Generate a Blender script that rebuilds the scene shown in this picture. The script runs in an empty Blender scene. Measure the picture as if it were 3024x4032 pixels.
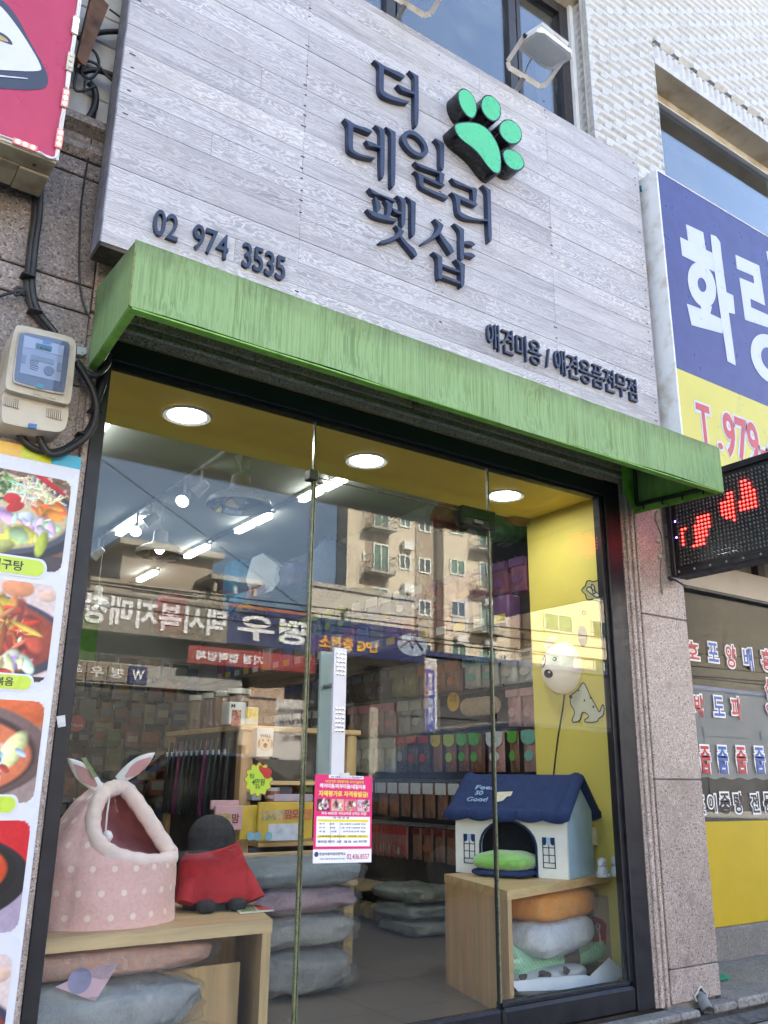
import bpy, bmesh, math, random
import numpy as np
from mathutils import Vector, Matrix

# ---------------------------------------------------------------- camera, sky, sun, exposure
scene = bpy.context.scene
YAW, PITCH, ROLL = (math.radians(a) for a in (34.73, 17.16, 0.655))
FPX = 3430.0
CAM = Vector((0.0, -2.8, 1.0))
_fw = Vector((math.sin(YAW) * math.cos(PITCH), math.cos(YAW) * math.cos(PITCH), math.sin(PITCH)))
_r0 = Vector((math.cos(YAW), -math.sin(YAW), 0)); _u0 = _r0.cross(_fw)
_rt = _r0 * math.cos(ROLL) + _u0 * math.sin(ROLL)
_up = _u0 * math.cos(ROLL) - _r0 * math.sin(ROLL)
cam = bpy.data.objects.new('camera', bpy.data.cameras.new('camera'))
scene.collection.objects.link(cam); scene.camera = cam
cam.matrix_world = Matrix(((_rt.x, _up.x, -_fw.x, CAM.x), (_rt.y, _up.y, -_fw.y, CAM.y), (_rt.z, _up.z, -_fw.z, CAM.z), (0, 0, 0, 1)))
cam.data.sensor_fit = 'HORIZONTAL'; cam.data.sensor_width = 36; cam.data.lens = 36 * FPX / 3024
cam.data.clip_start = 0.05; cam.data.clip_end = 2000

SUN_EL, SUN_AZ = math.radians(37), math.radians(20)      # sun stands behind the shop (+y), a little to the right (+x)
world = bpy.data.worlds.new('World'); scene.world = world; world.use_nodes = True
_nt = world.node_tree; _bg = _nt.nodes['Background']
_sky = _nt.nodes.new('ShaderNodeTexSky'); _sky.sky_type = 'NISHITA'; _sky.sun_disc = False
_sky.sun_elevation = SUN_EL; _sky.sun_rotation = SUN_AZ; _sky.air_density = 1.0; _sky.dust_density = 3.2; _sky.ozone_density = .7
_nt.links.new(_sky.outputs[0], _bg.inputs[0]); _bg.inputs[1].default_value = 0.11
sun = bpy.data.objects.new('sun', bpy.data.lights.new('sun', 'SUN')); scene.collection.objects.link(sun)
sun.data.energy = 5.0; sun.data.angle = math.radians(0.5); sun.data.color = (1.0, 0.93, 0.82)
_sd = Vector((math.sin(SUN_AZ) * math.cos(SUN_EL), math.cos(SUN_AZ) * math.cos(SUN_EL), math.sin(SUN_EL)))
sun.rotation_euler = _sd.to_track_quat('Z', 'Y').to_euler(); sun.location = _sd * 60

vs = scene.view_settings; vs.view_transform = 'Standard'; vs.look = 'None'; vs.gamma = 1; vs.use_curve_mapping = False
vs.exposure = 3.1
scene.cycles.use_denoising = True; scene.cycles.max_bounces = 8; scene.cycles.diffuse_bounces = 4
scene.cycles.glossy_bounces = 4; scene.cycles.transparent_max_bounces = 24; scene.cycles.transmission_bounces = 6
scene.cycles.sample_clamp_indirect = 6; scene.cycles.caustics_reflective = False; scene.cycles.caustics_refractive = False

# ---------------------------------------------------------------- survey: a point of the photograph on a known plane
def _ray(px, py): return _fw + _rt * ((px - 1512) / FPX) - _up * ((py - 2016) / FPX)
def WY(px, py, y=0.0):
    d = _ray(px, py); return CAM + d * ((y - CAM.y) / d.y)
def WX(px, py, x):
    d = _ray(px, py); return CAM + d * ((x - CAM.x) / d.x)
def WZ(px, py, z):
    d = _ray(px, py); return CAM + d * ((z - CAM.z) / d.z)
def crop(ox, oy, w, n=1659):
    k = w / n
    return lambda x, y: (ox + x * k, oy + y * k)

# ---------------------------------------------------------------- object helpers
COL = scene.collection
WLOC = {}
rnd = random.Random(7)
def tag(o, label=None, cat=None, group=None, kind=None):
    for k, v in (('label', label), ('category', cat), ('group', group), ('kind', kind)):
        if v: o[k] = v
    return o
def empty(name, label, cat, loc, group=None, kind=None):
    o = bpy.data.objects.new(name, None); COL.objects.link(o); o.location = loc; o.empty_display_size = .1
    WLOC[o] = Vector(loc); return tag(o, label, cat, group, kind)

class MB:
    """collects faces of ONE mesh"""
    def __init__(s): s.v = []; s.f = []; s.M = None
    def pts(s, P):
        i = len(s.v)
        for p in P:
            p = Vector(p); s.v.append(s.M @ p if s.M else p)
        return i
    def face(s, P):
        i = s.pts(P); s.f.append(tuple(range(i, i + len(P)))); return s
    def box(s, a, b, bev=0.0):
        a = Vector(a); b = Vector(b)
        lo = Vector([min(a[k], b[k]) for k in range(3)]); hi = Vector([max(a[k], b[k]) for k in range(3)])
        if bev <= 0:
            i = s.pts([(x, y, z) for z in (lo.z, hi.z) for y in (lo.y, hi.y) for x in (lo.x, hi.x)])
            for q in ((0, 2, 3, 1), (4, 5, 7, 6), (0, 1, 5, 4), (2, 6, 7, 3), (0, 4, 6, 2), (1, 3, 7, 5)):
                s.f.append(tuple(i + k for k in q))
            return s
        bev = min(bev, *[(hi[k] - lo[k]) * .49 for k in range(3)])
        idx = {}
        for sx in (0, 1):
            for sy in (0, 1):
                for sz in (0, 1):
                    c = Vector((hi.x if sx else lo.x, hi.y if sy else lo.y, hi.z if sz else lo.z))
                    d = Vector((-bev if sx else bev, -bev if sy else bev, -bev if sz else bev))
                    for ax in range(3):       # vertex lying on the face of axis ax
                        p = c + d; p[ax] = c[ax]
                        idx[(sx, sy, sz, ax)] = s.pts([p])
        def F(*k): s.f.append(tuple(idx[q] for q in k))
        for t in (0, 1):
            F(*[(t, a_, b_, 0) for a_, b_ in (((0, 0), (1, 0), (1, 1), (0, 1)) if t else ((0, 0), (0, 1), (1, 1), (1, 0)))])
            F(*[(a_, t, b_, 1) for a_, b_ in (((0, 0), (0, 1), (1, 1), (1, 0)) if t else ((0, 0), (1, 0), (1, 1), (0, 1)))])
            F(*[(a_, b_, t, 2) for a_, b_ in (((0, 0), (1, 0), (1, 1), (0, 1)) if t else ((0, 0), (0, 1), (1, 1), (1, 0)))])
        for p in (0, 1):
            for q in (0, 1):
                F((p, q, 0, 0), (p, q, 1, 0), (p, q, 1, 1), (p, q, 0, 1))
                F((p, 0, q, 0), (p, 1, q, 0), (p, 1, q, 2), (p, 0, q, 2))
                F((0, p, q, 1), (1, p, q, 1), (1, p, q, 2), (0, p, q, 2))
        for x in (0, 1):
            for y in (0, 1):
                for z in (0, 1): F((x, y, z, 0), (x, y, z, 1), (x, y, z, 2))
        return s
    def prism(s, P, vec, back=True):
        P = [Vector(p) for p in P]; vec = Vector(vec); n = len(P)
        i = s.pts(P); j = s.pts([p + vec for p in P])
        s.f.append(tuple(range(i, i + n)))
        if back: s.f.append(tuple(range(j + n - 1, j - 1, -1)))
        for k in range(n): s.f.append((i + k, j + k, j + (k + 1) % n, i + (k + 1) % n))
        return s
    def ring(s, O, I, vec):
        O = resample(O, 40); I = resample(I, 40)
        c = sum(O, Vector()) / 40
        k0 = min(range(40), key=lambda k: (I[k] - O[0]).length); I = I[k0:] + I[:k0]
        vec = Vector(vec); a = s.pts(O); b = s.pts(I); c_ = s.pts([p + vec for p in O]); d = s.pts([p + vec for p in I])
        for k in range(40):
            n = (k + 1) % 40
            s.f += [(a + k, a + n, b + n, b + k), (c_ + n, c_ + k, d + k, d + n), (a + k, c_ + k, c_ + n, a + n), (b + n, d + n, d + k, b + k)]
        return s
    def tube(s, P, r, n=8, caps=True):
        P = [Vector(p) for p in P]; m = len(P); R = r if isinstance(r, (list, tuple)) else [r] * m
        up = None; rows = []
        for k in range(m):
            t = (P[min(k + 1, m - 1)] - P[max(k - 1, 0)]).normalized()
            if up is None:
                up = Vector((0, 0, 1)) if abs(t.z) < .9 else Vector((1, 0, 0))
            b = t.cross(up).normalized(); up = b.cross(t).normalized()
            rows.append(s.pts([P[k] + (b * math.cos(2 * math.pi * q / n) + up * math.sin(2 * math.pi * q / n)) * R[k] for q in range(n)]))
        for k in range(m - 1):
            for q in range(n):
                w = (q + 1) % n
                s.f.append((rows[k] + q, rows[k] + w, rows[k + 1] + w, rows[k + 1] + q))
        if caps:
            s.f.append(tuple(rows[0] + q for q in range(n - 1, -1, -1))); s.f.append(tuple(rows[-1] + q for q in range(n)))
        return s
    def lathe(s, prof, c=(0, 0, 0), n=24, axis=None):
        c = Vector(c); Q = Vector((0, 0, 1)).rotation_difference(Vector(axis)).to_matrix() if axis else Matrix.Identity(3)
        rows = [s.pts([c + Q @ Vector((r * math.cos(2 * math.pi * q / n), r * math.sin(2 * math.pi * q / n), z)) for q in range(n)]) for r, z in prof]
        for k in range(len(rows) - 1):
            for q in range(n):
                w = (q + 1) % n; s.f.append((rows[k] + q, rows[k] + w, rows[k + 1] + w, rows[k + 1] + q))
        return s
    def disc(s, c, r, axis=(0, 0, 1), n=24):
        Q = Vector((0, 0, 1)).rotation_difference(Vector(axis)).to_matrix()
        return s.face([Vector(c) + Q @ Vector((r * math.cos(2 * math.pi * q / n), r * math.sin(2 * math.pi * q / n), 0)) for q in range(n)])
    def grid(s, fn, nu, nv, wrap=False):
        i = s.pts([fn(a / (nu if wrap else nu - 1), b / (nv - 1)) for b in range(nv) for a in range(nu)])
        for b in range(nv - 1):
            for a in range(nu if wrap else nu - 1):
                w = (a + 1) % nu
                s.f.append((i + b * nu + a, i + b * nu + w, i + (b + 1) * nu + w, i + (b + 1) * nu + a))
        return s
def resample(P, n):
    P = [Vector(p) for p in P]; m = len(P); L = [0]
    for k in range(m): L.append(L[-1] + (P[(k + 1) % m] - P[k]).length)
    out = []
    for q in range(n):
        t = L[-1] * q / n; k = max(i for i in range(m) if L[i] <= t + 1e-9); k = min(k, m - 1)
        out.append(P[k].lerp(P[(k + 1) % m], (t - L[k]) / max(1e-9, L[k + 1] - L[k])))
    return out
def smooth_loop(P, it=2):
    P = [Vector(p) for p in P]
    for _ in range(it):
        Q = []
        for k in range(len(P)):
            a, b = P[k], P[(k + 1) % len(P)]; Q += [a.lerp(b, .25), a.lerp(b, .75)]
        P = Q
    return P
def smooth_path(P, it=2):
    P = [Vector(p) for p in P]
    for _ in range(it):
        Q = [P[0]]
        for k in range(len(P) - 1):
            a, b = P[k], P[k + 1]; Q += [a.lerp(b, .25), a.lerp(b, .75)]
        P = Q + [P[-1]]
    return P

def add(name, mb, mat, parent=None, label=None, cat=None, group=None, kind=None, smooth=None, recalc=True, mesh=None, vcol=None):
    """one mesh object; world coordinates in, origin at the base centre"""
    V = mb.v
    lo = Vector([min(v[k] for v in V) for k in range(3)]); hi = Vector([max(v[k] for v in V) for k in range(3)])
    o0 = Vector(((lo.x + hi.x) / 2, (lo.y + hi.y) / 2, lo.z))
    me = bpy.data.meshes.new(name); me.from_pydata([v - o0 for v in V], [], mb.f); me.update()
    if recalc:
        bm = bmesh.new(); bm.from_mesh(me); bmesh.ops.recalc_face_normals(bm, faces=bm.faces[:]); bm.to_mesh(me); bm.free()
    if smooth is not None:
        me.polygons.foreach_set('use_smooth', [True] * len(me.polygons)); me.set_sharp_from_angle(angle=math.radians(smooth))
    if mat: me.materials.append(mat)
    if vcol is not None:
        at = me.color_attributes.new('print', 'FLOAT_COLOR', 'POINT'); at.data.foreach_set('color', np.asarray(vcol, np.float32).ravel())
    o = bpy.data.objects.new(name, me); COL.objects.link(o); WLOC[o] = o0
    if parent is not None:
        o.parent = parent; o.location = o0 - WLOC[parent]
    else: o.location = o0
    return tag(o, label, cat, group, kind)
def inst(src, name, loc, parent=None, rot=None, label=None, cat=None, group=None, scale=None):
    """another object sharing src's mesh; loc in world"""
    o = bpy.data.objects.new(name, src.data); COL.objects.link(o); WLOC[o] = Vector(loc)
    if parent is not None: o.parent = parent; o.location = Vector(loc) - WLOC[parent]
    else: o.location = loc
    if rot: o.rotation_euler = rot
    if scale: o.scale = scale
    return tag(o, label, cat, group)
def copy_tree(o, loc=None, rz=None, parent=None, label=None, scale=None):
    c = o.copy(); COL.objects.link(c); c.parent = parent
    if loc is not None: c.location = loc
    if rz is not None: c.rotation_euler.z = rz
    if scale is not None: c.scale = scale
    WLOC[c] = c.matrix_basis.translation.copy()
    if label: c['label'] = label
    for ch in list(o.children): copy_tree(ch, parent=c)
    return c

# ---------------------------------------------------------------- materials
def lin(c):
    """sRGB 0-255 to linear"""
    return tuple(((x / 255) / 12.92 if x / 255 <= .04045 else ((x / 255 + .055) / 1.055) ** 2.4) for x in c)
MATS = {}
def new_mat(name):
    m = bpy.data.materials.new(name); m.use_nodes = True; MATS[name] = m
    nt = m.node_tree; return m, nt, nt.nodes['Principled BSDF'], nt.nodes, nt.links
def mixc(nt, a, b, fac, mode='MIX'):
    n = nt.nodes.new('ShaderNodeMix'); n.data_type = 'RGBA'; n.blend_type = mode
    for sock, val in ((n.inputs[0], fac), (n.inputs[6], a), (n.inputs[7], b)):
        if isinstance(val, bpy.types.NodeSocket): nt.links.new(val, sock)
        elif isinstance(val, (int, float)): sock.default_value = val
        else: sock.default_value = (*val[:3], 1)
    return n.outputs[2]
def ramp(nt, fac, stops):
    n = nt.nodes.new('ShaderNodeValToRGB'); nt.links.new(fac, n.inputs[0])
    e = n.color_ramp.elements
    while len(e) < len(stops): e.new(.5)
    for k, (p, c) in enumerate(stops):
        e[k].position = p; e[k].color = (*c, 1) if not isinstance(c, (int, float)) else (c, c, c, 1)
    return n.outputs[0]
def coords(nt, scale=(1, 1, 1), kind='Object', rnd_off=False, rot=(0, 0, 0)):
    tc = nt.nodes.new('ShaderNodeTexCoord'); mp = nt.nodes.new('ShaderNodeMapping'); mp.inputs['Scale'].default_value = scale
    mp.inputs['Rotation'].default_value = rot
    if kind == 'World':
        g = nt.nodes.new('ShaderNodeNewGeometry'); src = g.outputs['Position']
    else: src = tc.outputs[kind]
    nt.links.new(src, mp.inputs['Vector'])
    if rnd_off:
        oi = nt.nodes.new('ShaderNodeObjectInfo'); vm = nt.nodes.new('ShaderNodeVectorMath'); vm.operation = 'SCALE'
        cx = nt.nodes.new('ShaderNodeCombineXYZ')
        for k in range(3): nt.links.new(oi.outputs['Random'], cx.inputs[k])
        nt.links.new(cx.outputs[0], vm.inputs[0]); vm.inputs['Scale'].default_value = 37.0
        nt.links.new(vm.outputs[0], mp.inputs['Location'])
    return mp.outputs[0]
def noise(nt, vec, scale=5, detail=4, rough=.55, dist=0):
    n = nt.nodes.new('ShaderNodeTexNoise'); nt.links.new(vec, n.inputs['Vector'])
    n.inputs['Scale'].default_value = scale; n.inputs['Detail'].default_value = detail; n.inputs['Roughness'].default_value = rough; n.inputs['Distortion'].default_value = dist
    return n.outputs['Fac']
def bump(nt, h, strength=.3, dist=.01, normal=None):
    b = nt.nodes.new('ShaderNodeBump'); nt.links.new(h, b.inputs['Height']); b.inputs['Strength'].default_value = strength; b.inputs['Distance'].default_value = dist
    if normal is not None: nt.links.new(normal, b.inputs['Normal'])
    return b.outputs[0]
def pm(name, base, rough=.5, var=.18, scale=6, metal=0, bmp=0, bscale=60, bdist=.004, coat=0, sheen=0, spec=.5, tint=None, space='Object'):
    """plain painted / moulded / woven surface with uneven tone"""
    if name in MATS: return MATS[name]
    m, nt, b, N, L = new_mat(name)
    v = coords(nt, kind=space, rnd_off=(space == 'Object')); f = noise(nt, v, scale, 5)
    dark = tint or tuple(c * (1 - var * 1.6) for c in base); lite = tuple(min(1, c * (1 + var * .6)) for c in base)
    c = ramp(nt, f, [(.3, dark), (.52, base), (.72, lite)])
    L.new(c, b.inputs['Base Color']); b.inputs['Metallic'].default_value = metal; b.inputs['Specular IOR Level'].default_value = spec
    rr = ramp(nt, noise(nt, v, scale * 3, 3), [(.3, max(.02, rough - .1)), (.7, min(1, rough + .1))]); L.new(rr, b.inputs['Roughness'])
    if bmp: L.new(bump(nt, noise(nt, v, bscale, 3), bmp, bdist), b.inputs['Normal'])
    if coat: b.inputs['Coat Weight'].default_value = coat; b.inputs['Coat Roughness'].default_value = .12
    if sheen: b.inputs['Sheen Weight'].default_value = sheen; b.inputs['Sheen Roughness'].default_value = .5
    return m
def wrapm(name, base, rough=.6, strength=.6, scale=9):
    """something soft inside a clear plastic bag: crumpled glossy film over matte cloth"""
    if name in MATS: return MATS[name]
    m, nt, b, N, L = new_mat(name)
    v = coords(nt, rnd_off=True); f = noise(nt, v, 7, 4)
    L.new(ramp(nt, f, [(.3, tuple(c * .75 for c in base)), (.6, base), (.8, tuple(min(1, c * 1.15 + .03) for c in base))]), b.inputs['Base Color'])
    b.inputs['Roughness'].default_value = rough
    v2 = coords(nt, scale=(1, 1, .45), rnd_off=True)
    w = noise(nt, v2, scale, 5, .65, 1.5); r = ramp(nt, w, [(.35, 0.), (.5, 1.), (.65, .0)])
    n2 = bump(nt, r, min(1., strength * 1.6), .06); L.new(n2, b.inputs['Coat Normal'])
    b.inputs['Coat Weight'].default_value = 1; b.inputs['Coat Roughness'].default_value = .06; b.inputs['Coat IOR'].default_value = 1.75
    L.new(bump(nt, f, .3, .02), b.inputs['Normal'])
    return m
def filmm(name='clear_plastic_film', amount=.07, scale=10):
    """crumpled clear polythene: mostly see-through, creases flash, helped by painted pale streaks"""
    if name in MATS: return MATS[name]
    m, nt, b, N, L = new_mat(name); N.remove(b); out = [n for n in N if n.type == 'OUTPUT_MATERIAL'][0]
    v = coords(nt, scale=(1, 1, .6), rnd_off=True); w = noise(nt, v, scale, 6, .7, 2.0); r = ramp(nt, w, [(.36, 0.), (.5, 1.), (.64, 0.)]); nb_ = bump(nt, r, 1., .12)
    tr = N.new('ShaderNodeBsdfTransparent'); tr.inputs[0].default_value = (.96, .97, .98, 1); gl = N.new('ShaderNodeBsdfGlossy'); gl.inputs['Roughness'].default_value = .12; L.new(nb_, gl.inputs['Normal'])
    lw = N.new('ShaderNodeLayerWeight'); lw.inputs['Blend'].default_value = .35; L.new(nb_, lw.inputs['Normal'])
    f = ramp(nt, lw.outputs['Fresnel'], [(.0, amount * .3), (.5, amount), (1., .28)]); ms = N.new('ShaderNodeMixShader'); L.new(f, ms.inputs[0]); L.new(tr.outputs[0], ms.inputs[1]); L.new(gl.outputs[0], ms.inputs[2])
    df = N.new('ShaderNodeBsdfDiffuse'); df.inputs[0].default_value = (.75, .77, .80, 1); m2 = N.new('ShaderNodeMixShader'); L.new(ramp(nt, w, [(.46, .0), (.5, .14), (.54, .0)]), m2.inputs[0]); L.new(ms.outputs[0], m2.inputs[1]); L.new(df.outputs[0], m2.inputs[2]); L.new(m2.outputs[0], out.inputs[0]); return m  # pale diffuse streaks painted along the creases as highlights
def emit(name, color, strength):
    if name in MATS: return MATS[name]
    m, nt, b, N, L = new_mat(name); b.inputs['Base Color'].default_value = (*color, 1)
    b.inputs['Emission Color'].default_value = (*color, 1); b.inputs['Emission Strength'].default_value = strength; return m
def glassm(name, tint=(.97, .99, .98), dirt=.02, refl=1.0, ior=1.5):
    """clear sheet glass: reflects by Fresnel at both faces, lets the rest straight through"""
    if name in MATS: return MATS[name]
    m, nt, b, N, L = new_mat(name); N.remove(b); out = [n for n in N if n.type == 'OUTPUT_MATERIAL'][0]
    g = N.new('ShaderNodeNewGeometry'); mx = N.new('ShaderNodeMapRange'); L.new(g.outputs['Backfacing'], mx.inputs[0])
    mx.inputs[3].default_value = ior; mx.inputs[4].default_value = 1 / ior
    fr = N.new('ShaderNodeFresnel'); L.new(mx.outputs[0], fr.inputs['IOR'])
    tr = N.new('ShaderNodeBsdfTransparent'); tr.inputs[0].default_value = (*tint, 1)
    gl = N.new('ShaderNodeBsdfGlossy'); gl.inputs['Roughness'].default_value = 0.0
    mu = N.new('ShaderNodeMath'); mu.operation = 'MULTIPLY'; L.new(fr.outputs[0], mu.inputs[0]); mu.inputs[1].default_value = refl
    ms = N.new('ShaderNodeMixShader'); L.new(mu.outputs[0], ms.inputs[0]); L.new(tr.outputs[0], ms.inputs[1]); L.new(gl.outputs[0], ms.inputs[2])
    df = N.new('ShaderNodeBsdfDiffuse'); df.inputs[0].default_value = (.6, .6, .58, 1)
    v = coords(nt, kind='World'); f = noise(nt, v, 2.2, 6, .7); f2 = ramp(nt, f, [(.45, 0.), (.8, dirt)])
    m2 = N.new('ShaderNodeMixShader'); L.new(f2, m2.inputs[0]); L.new(ms.outputs[0], m2.inputs[1]); L.new(df.outputs[0], m2.inputs[2])
    L.new(m2.outputs[0], out.inputs[0]); return m
def printm(name='printed_sheet', rough=.35, coat=0.):
    if name in MATS: return MATS[name]
    m, nt, b, N, L = new_mat(name); a = N.new('ShaderNodeAttribute'); a.attribute_name = 'print'
    v = coords(nt, kind='World'); f = ramp(nt, noise(nt, v, 9, 4), [(.3, .93), (.7, 1.)])
    L.new(mixc(nt, a.outputs['Color'], f, 1.0, 'MULTIPLY'), b.inputs['Base Color']); b.inputs['Roughness'].default_value = rough
    b.inputs['Coat Weight'].default_value = coat; return m

def granite(name, base, dark, light, scale=150, stain=None, polish=.35):
    m, nt, b, N, L = new_mat(name)
    v = coords(nt, kind='World')
    vo = N.new('ShaderNodeTexVoronoi'); L.new(v, vo.inputs['Vector']); vo.inputs['Scale'].default_value = scale; vo.inputs['Randomness'].default_value = 1
    sp = N.new('ShaderNodeSeparateColor'); L.new(vo.outputs['Color'], sp.inputs[0])
    c1 = ramp(nt, sp.outputs[0], [(.0, dark), (.12, dark), (.16, base), (.68, base), (.74, light), (1., tuple(min(1, x * 1.2) for x in light))])
    f = noise(nt, v, scale * .35, 4, .7); c1 = mixc(nt, c1, base, ramp(nt, f, [(.35, .75), (.6, .05)]))
    f3 = noise(nt, v, 3.2, 5, .6, .6); c = mixc(nt, c1, tuple(x * .62 for x in base), ramp(nt, f3, [(.45, 0.), (.75, .55)]))
    if stain:
        vs_ = coords(nt, scale=(7, 7, .8), kind='World'); f4 = noise(nt, vs_, 1.0, 5, .6); c = mixc(nt, c, stain, ramp(nt, f4, [(.45, 0.), (.75, .5)]))
    oi = N.new('ShaderNodeObjectInfo'); c = mixc(nt, c, ramp(nt, oi.outputs['Random'], [(0., (.80, .79, .78)), (.5, (.95, .95, .95)), (1., (1., .99, .97))]), 1.0, 'MULTIPLY')
    L.new(c, b.inputs['Base Color']); b.inputs['Roughness'].default_value = polish
    L.new(bump(nt, f, .15, .002), b.inputs['Normal']); return m
# ---------------------------------------------------------------- materials of the place
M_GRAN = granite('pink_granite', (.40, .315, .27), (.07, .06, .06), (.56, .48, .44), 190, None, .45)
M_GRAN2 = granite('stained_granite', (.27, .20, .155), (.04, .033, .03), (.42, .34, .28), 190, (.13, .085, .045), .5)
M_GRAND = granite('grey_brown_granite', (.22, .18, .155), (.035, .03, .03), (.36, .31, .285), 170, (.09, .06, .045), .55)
M_STONE = granite('step_stone', (.24, .225, .205), (.09, .09, .09), (.32, .31, .29), 120, (.10, .09, .08), .7)
M_TILE = pm('white_glazed_tile', (.50, .492, .468), .4, .06, 14, bmp=.1, bscale=40, tint=(.40, .38, .335))
M_TILEB = pm('tile_bed', (.36, .34, .31), .9, .2)
M_SOFFIT = pm('stained_soffit', (.50, .44, .33), .8, .3, 5, tint=(.30, .22, .12))
M_FRAME = pm('black_brown_aluminium', (.012, .012, .016), .42, .3, 9, spec=.4)
M_BRONZE = pm('dark_bronze_frame', (.030, .024, .022), .4, .25, 9)
M_STEEL = pm('brushed_steel', (.55, .55, .56), .33, .1, 30, metal=1, bmp=.05, bscale=200)
M_BLACK = pm('black_rubber', (.012, .012, .013), .45, .25, 20)
M_CABLE = pm('dusty_black_cable', (.018, .018, .019), .5, .35, 25)
M_YEL = pm('yellow_painted_board', (.90, .66, .15), .55, .06, 3, space='World')
M_YELW = pm('pale_yellow_wallpaper', (.72, .61, .13), .6, .05, 3, space='World')
M_CEIL = pm('off_white_ceiling', (.62, .63, .58), .8, .05, 2, space='World')
M_DARKROOM = pm('dim_room', (.055, .055, .06), .9, .2, 3)  # darkness of the unlit rooms is put into this colour
M_GLASS = glassm('shop_glass', (.965, .98, .97), .004, .95)
M_GLASSUP = glassm('upper_window_glass', (.80, .84, .88), .10, 2.4)
M_GEDGE = pm('green_glass_edge', (.16, .17, .09), .25, .3, 30)
def add_marks(m):
    """old sticker marks and splashes on the stone"""
    nt = m.node_tree; b = nt.nodes['Principled BSDF']; src = b.inputs['Base Color'].links[0].from_socket; v = coords(nt, scale=(1, 1, .8), kind='World'); vo = nt.nodes.new('ShaderNodeTexVoronoi'); nt.links.new(v, vo.inputs['Vector']); vo.inputs['Scale'].default_value = 6.5
    nt.links.new(mixc(nt, src, (.14, .105, .085), ramp(nt, vo.outputs['Distance'], [(.10, .38), (.19, .30), (.23, 0.)])), b.inputs['Base Color'])
add_marks(M_GRAN)
def asphalt():
    m, nt, b, N, L = new_mat('asphalt'); v = coords(nt, kind='World')
    c = ramp(nt, noise(nt, v, 90, 3, .8), [(.3, (.035, .035, .036)), (.6, (.06, .06, .06)), (.8, (.10, .10, .098))])
    L.new(mixc(nt, c, (.085, .082, .078), ramp(nt, noise(nt, v, .6, 5), [(.4, 0.), (.7, .6)])), b.inputs['Base Color']); b.inputs['Roughness'].default_value = .9
    L.new(bump(nt, noise(nt, v, 120, 3), .4, .004), b.inputs['Normal']); return m
M_ASPH = asphalt()
def paving():
    m, nt, b, N, L = new_mat('concrete_paving'); v = coords(nt, kind='World')
    bt = N.new('ShaderNodeTexBrick'); L.new(v, bt.inputs['Vector']); bt.inputs['Scale'].default_value = 1; bt.inputs['Brick Width'].default_value = .3; bt.inputs['Row Height'].default_value = .15
    bt.inputs['Mortar Size'].default_value = .005; bt.inputs['Color1'].default_value = (.34, .32, .295, 1); bt.inputs['Color2'].default_value = (.28, .265, .245, 1); bt.inputs['Mortar'].default_value = (.08, .075, .07, 1)
    L.new(mixc(nt, bt.outputs[0], (.12, .11, .10), ramp(nt, noise(nt, v, 2.5, 6, .7), [(.4, 0.), (.75, .6)])), b.inputs['Base Color']); b.inputs['Roughness'].default_value = .88
    L.new(bump(nt, bt.outputs['Fac'], -.5, .004), b.inputs['Normal']); return m
M_PAVE = paving()

# ---------------------------------------------------------------- ground
add('ground', MB().box((-300, -300, -.6), (300, 300, -.1)), M_ASPH, kind='structure')
add('pavement', MB().box((-40, -3.6, -.1), (60, -.20, 0.0), .004), M_PAVE, kind='structure')
add('forecourt', MB().box((-60, -80, -.1), (90, -9.5, -.085)), pm('worn_concrete', (.36, .345, .32), .9, .15, .7, space='World'), kind='structure')  # concrete ground added to bounce sunlight back at the shop front
kerb = None
for k in range(24):
    x0 = -10 + k
    if kerb is None: kerb = add('kerb_stone', MB().box((x0 + .004, -3.78, -.1), (x0 + .996, -3.604, .015), .012), M_STONE, label='long grey granite kerb stone edging the pavement by the road', cat='kerb', group='kerb stones along the road')
    else: inst(kerb, 'kerb_stone', (x0 + .5, -3.692, -.1), label=kerb['label'], cat='kerb', group=kerb['group'])
# step along the shop fronts: separate stones, a drain pipe comes out between two of them
step = empty('entrance_step', 'low grey stone step running along the shop fronts', 'step', (3, -.05, 0))
for x0, x1, zt, yf in ((-1.5, .2, .076, -.14), (.2, 1.45, .077, -.141), (1.45, 2.5, .075, -.139), (2.5, 3.40, .076, -.14), (3.40, 3.535, .075, -.138), (3.63, 3.80, .079, -.137), (3.80, 5.0, .088, -.142), (5.0, 6.6, .087, -.14)):
    add('step_stone', MB().box((x0 + .003, yf, .045), (x1 - .003, -.0505 if x0 < 3.79 else .02, zt), .008), M_STONE, step)
add('riser', MB().box((-1.5, -.122, 0), (6.6, .02, .0445)), pm('dirty_mortar', (.05, .047, .045), .95, .4, 20), step)
add('gutter_dirt', MB().grid(lambda u, v: (-1.5 + 8.1 * u, -.198 + .075 * v, .004 + .022 * v ** 2 + .006 * math.sin(60 * u) * v * (1 - v)), 120, 4), pm('gutter_grime', (.10, .095, .09), .95, .4, 30), step)

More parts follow.
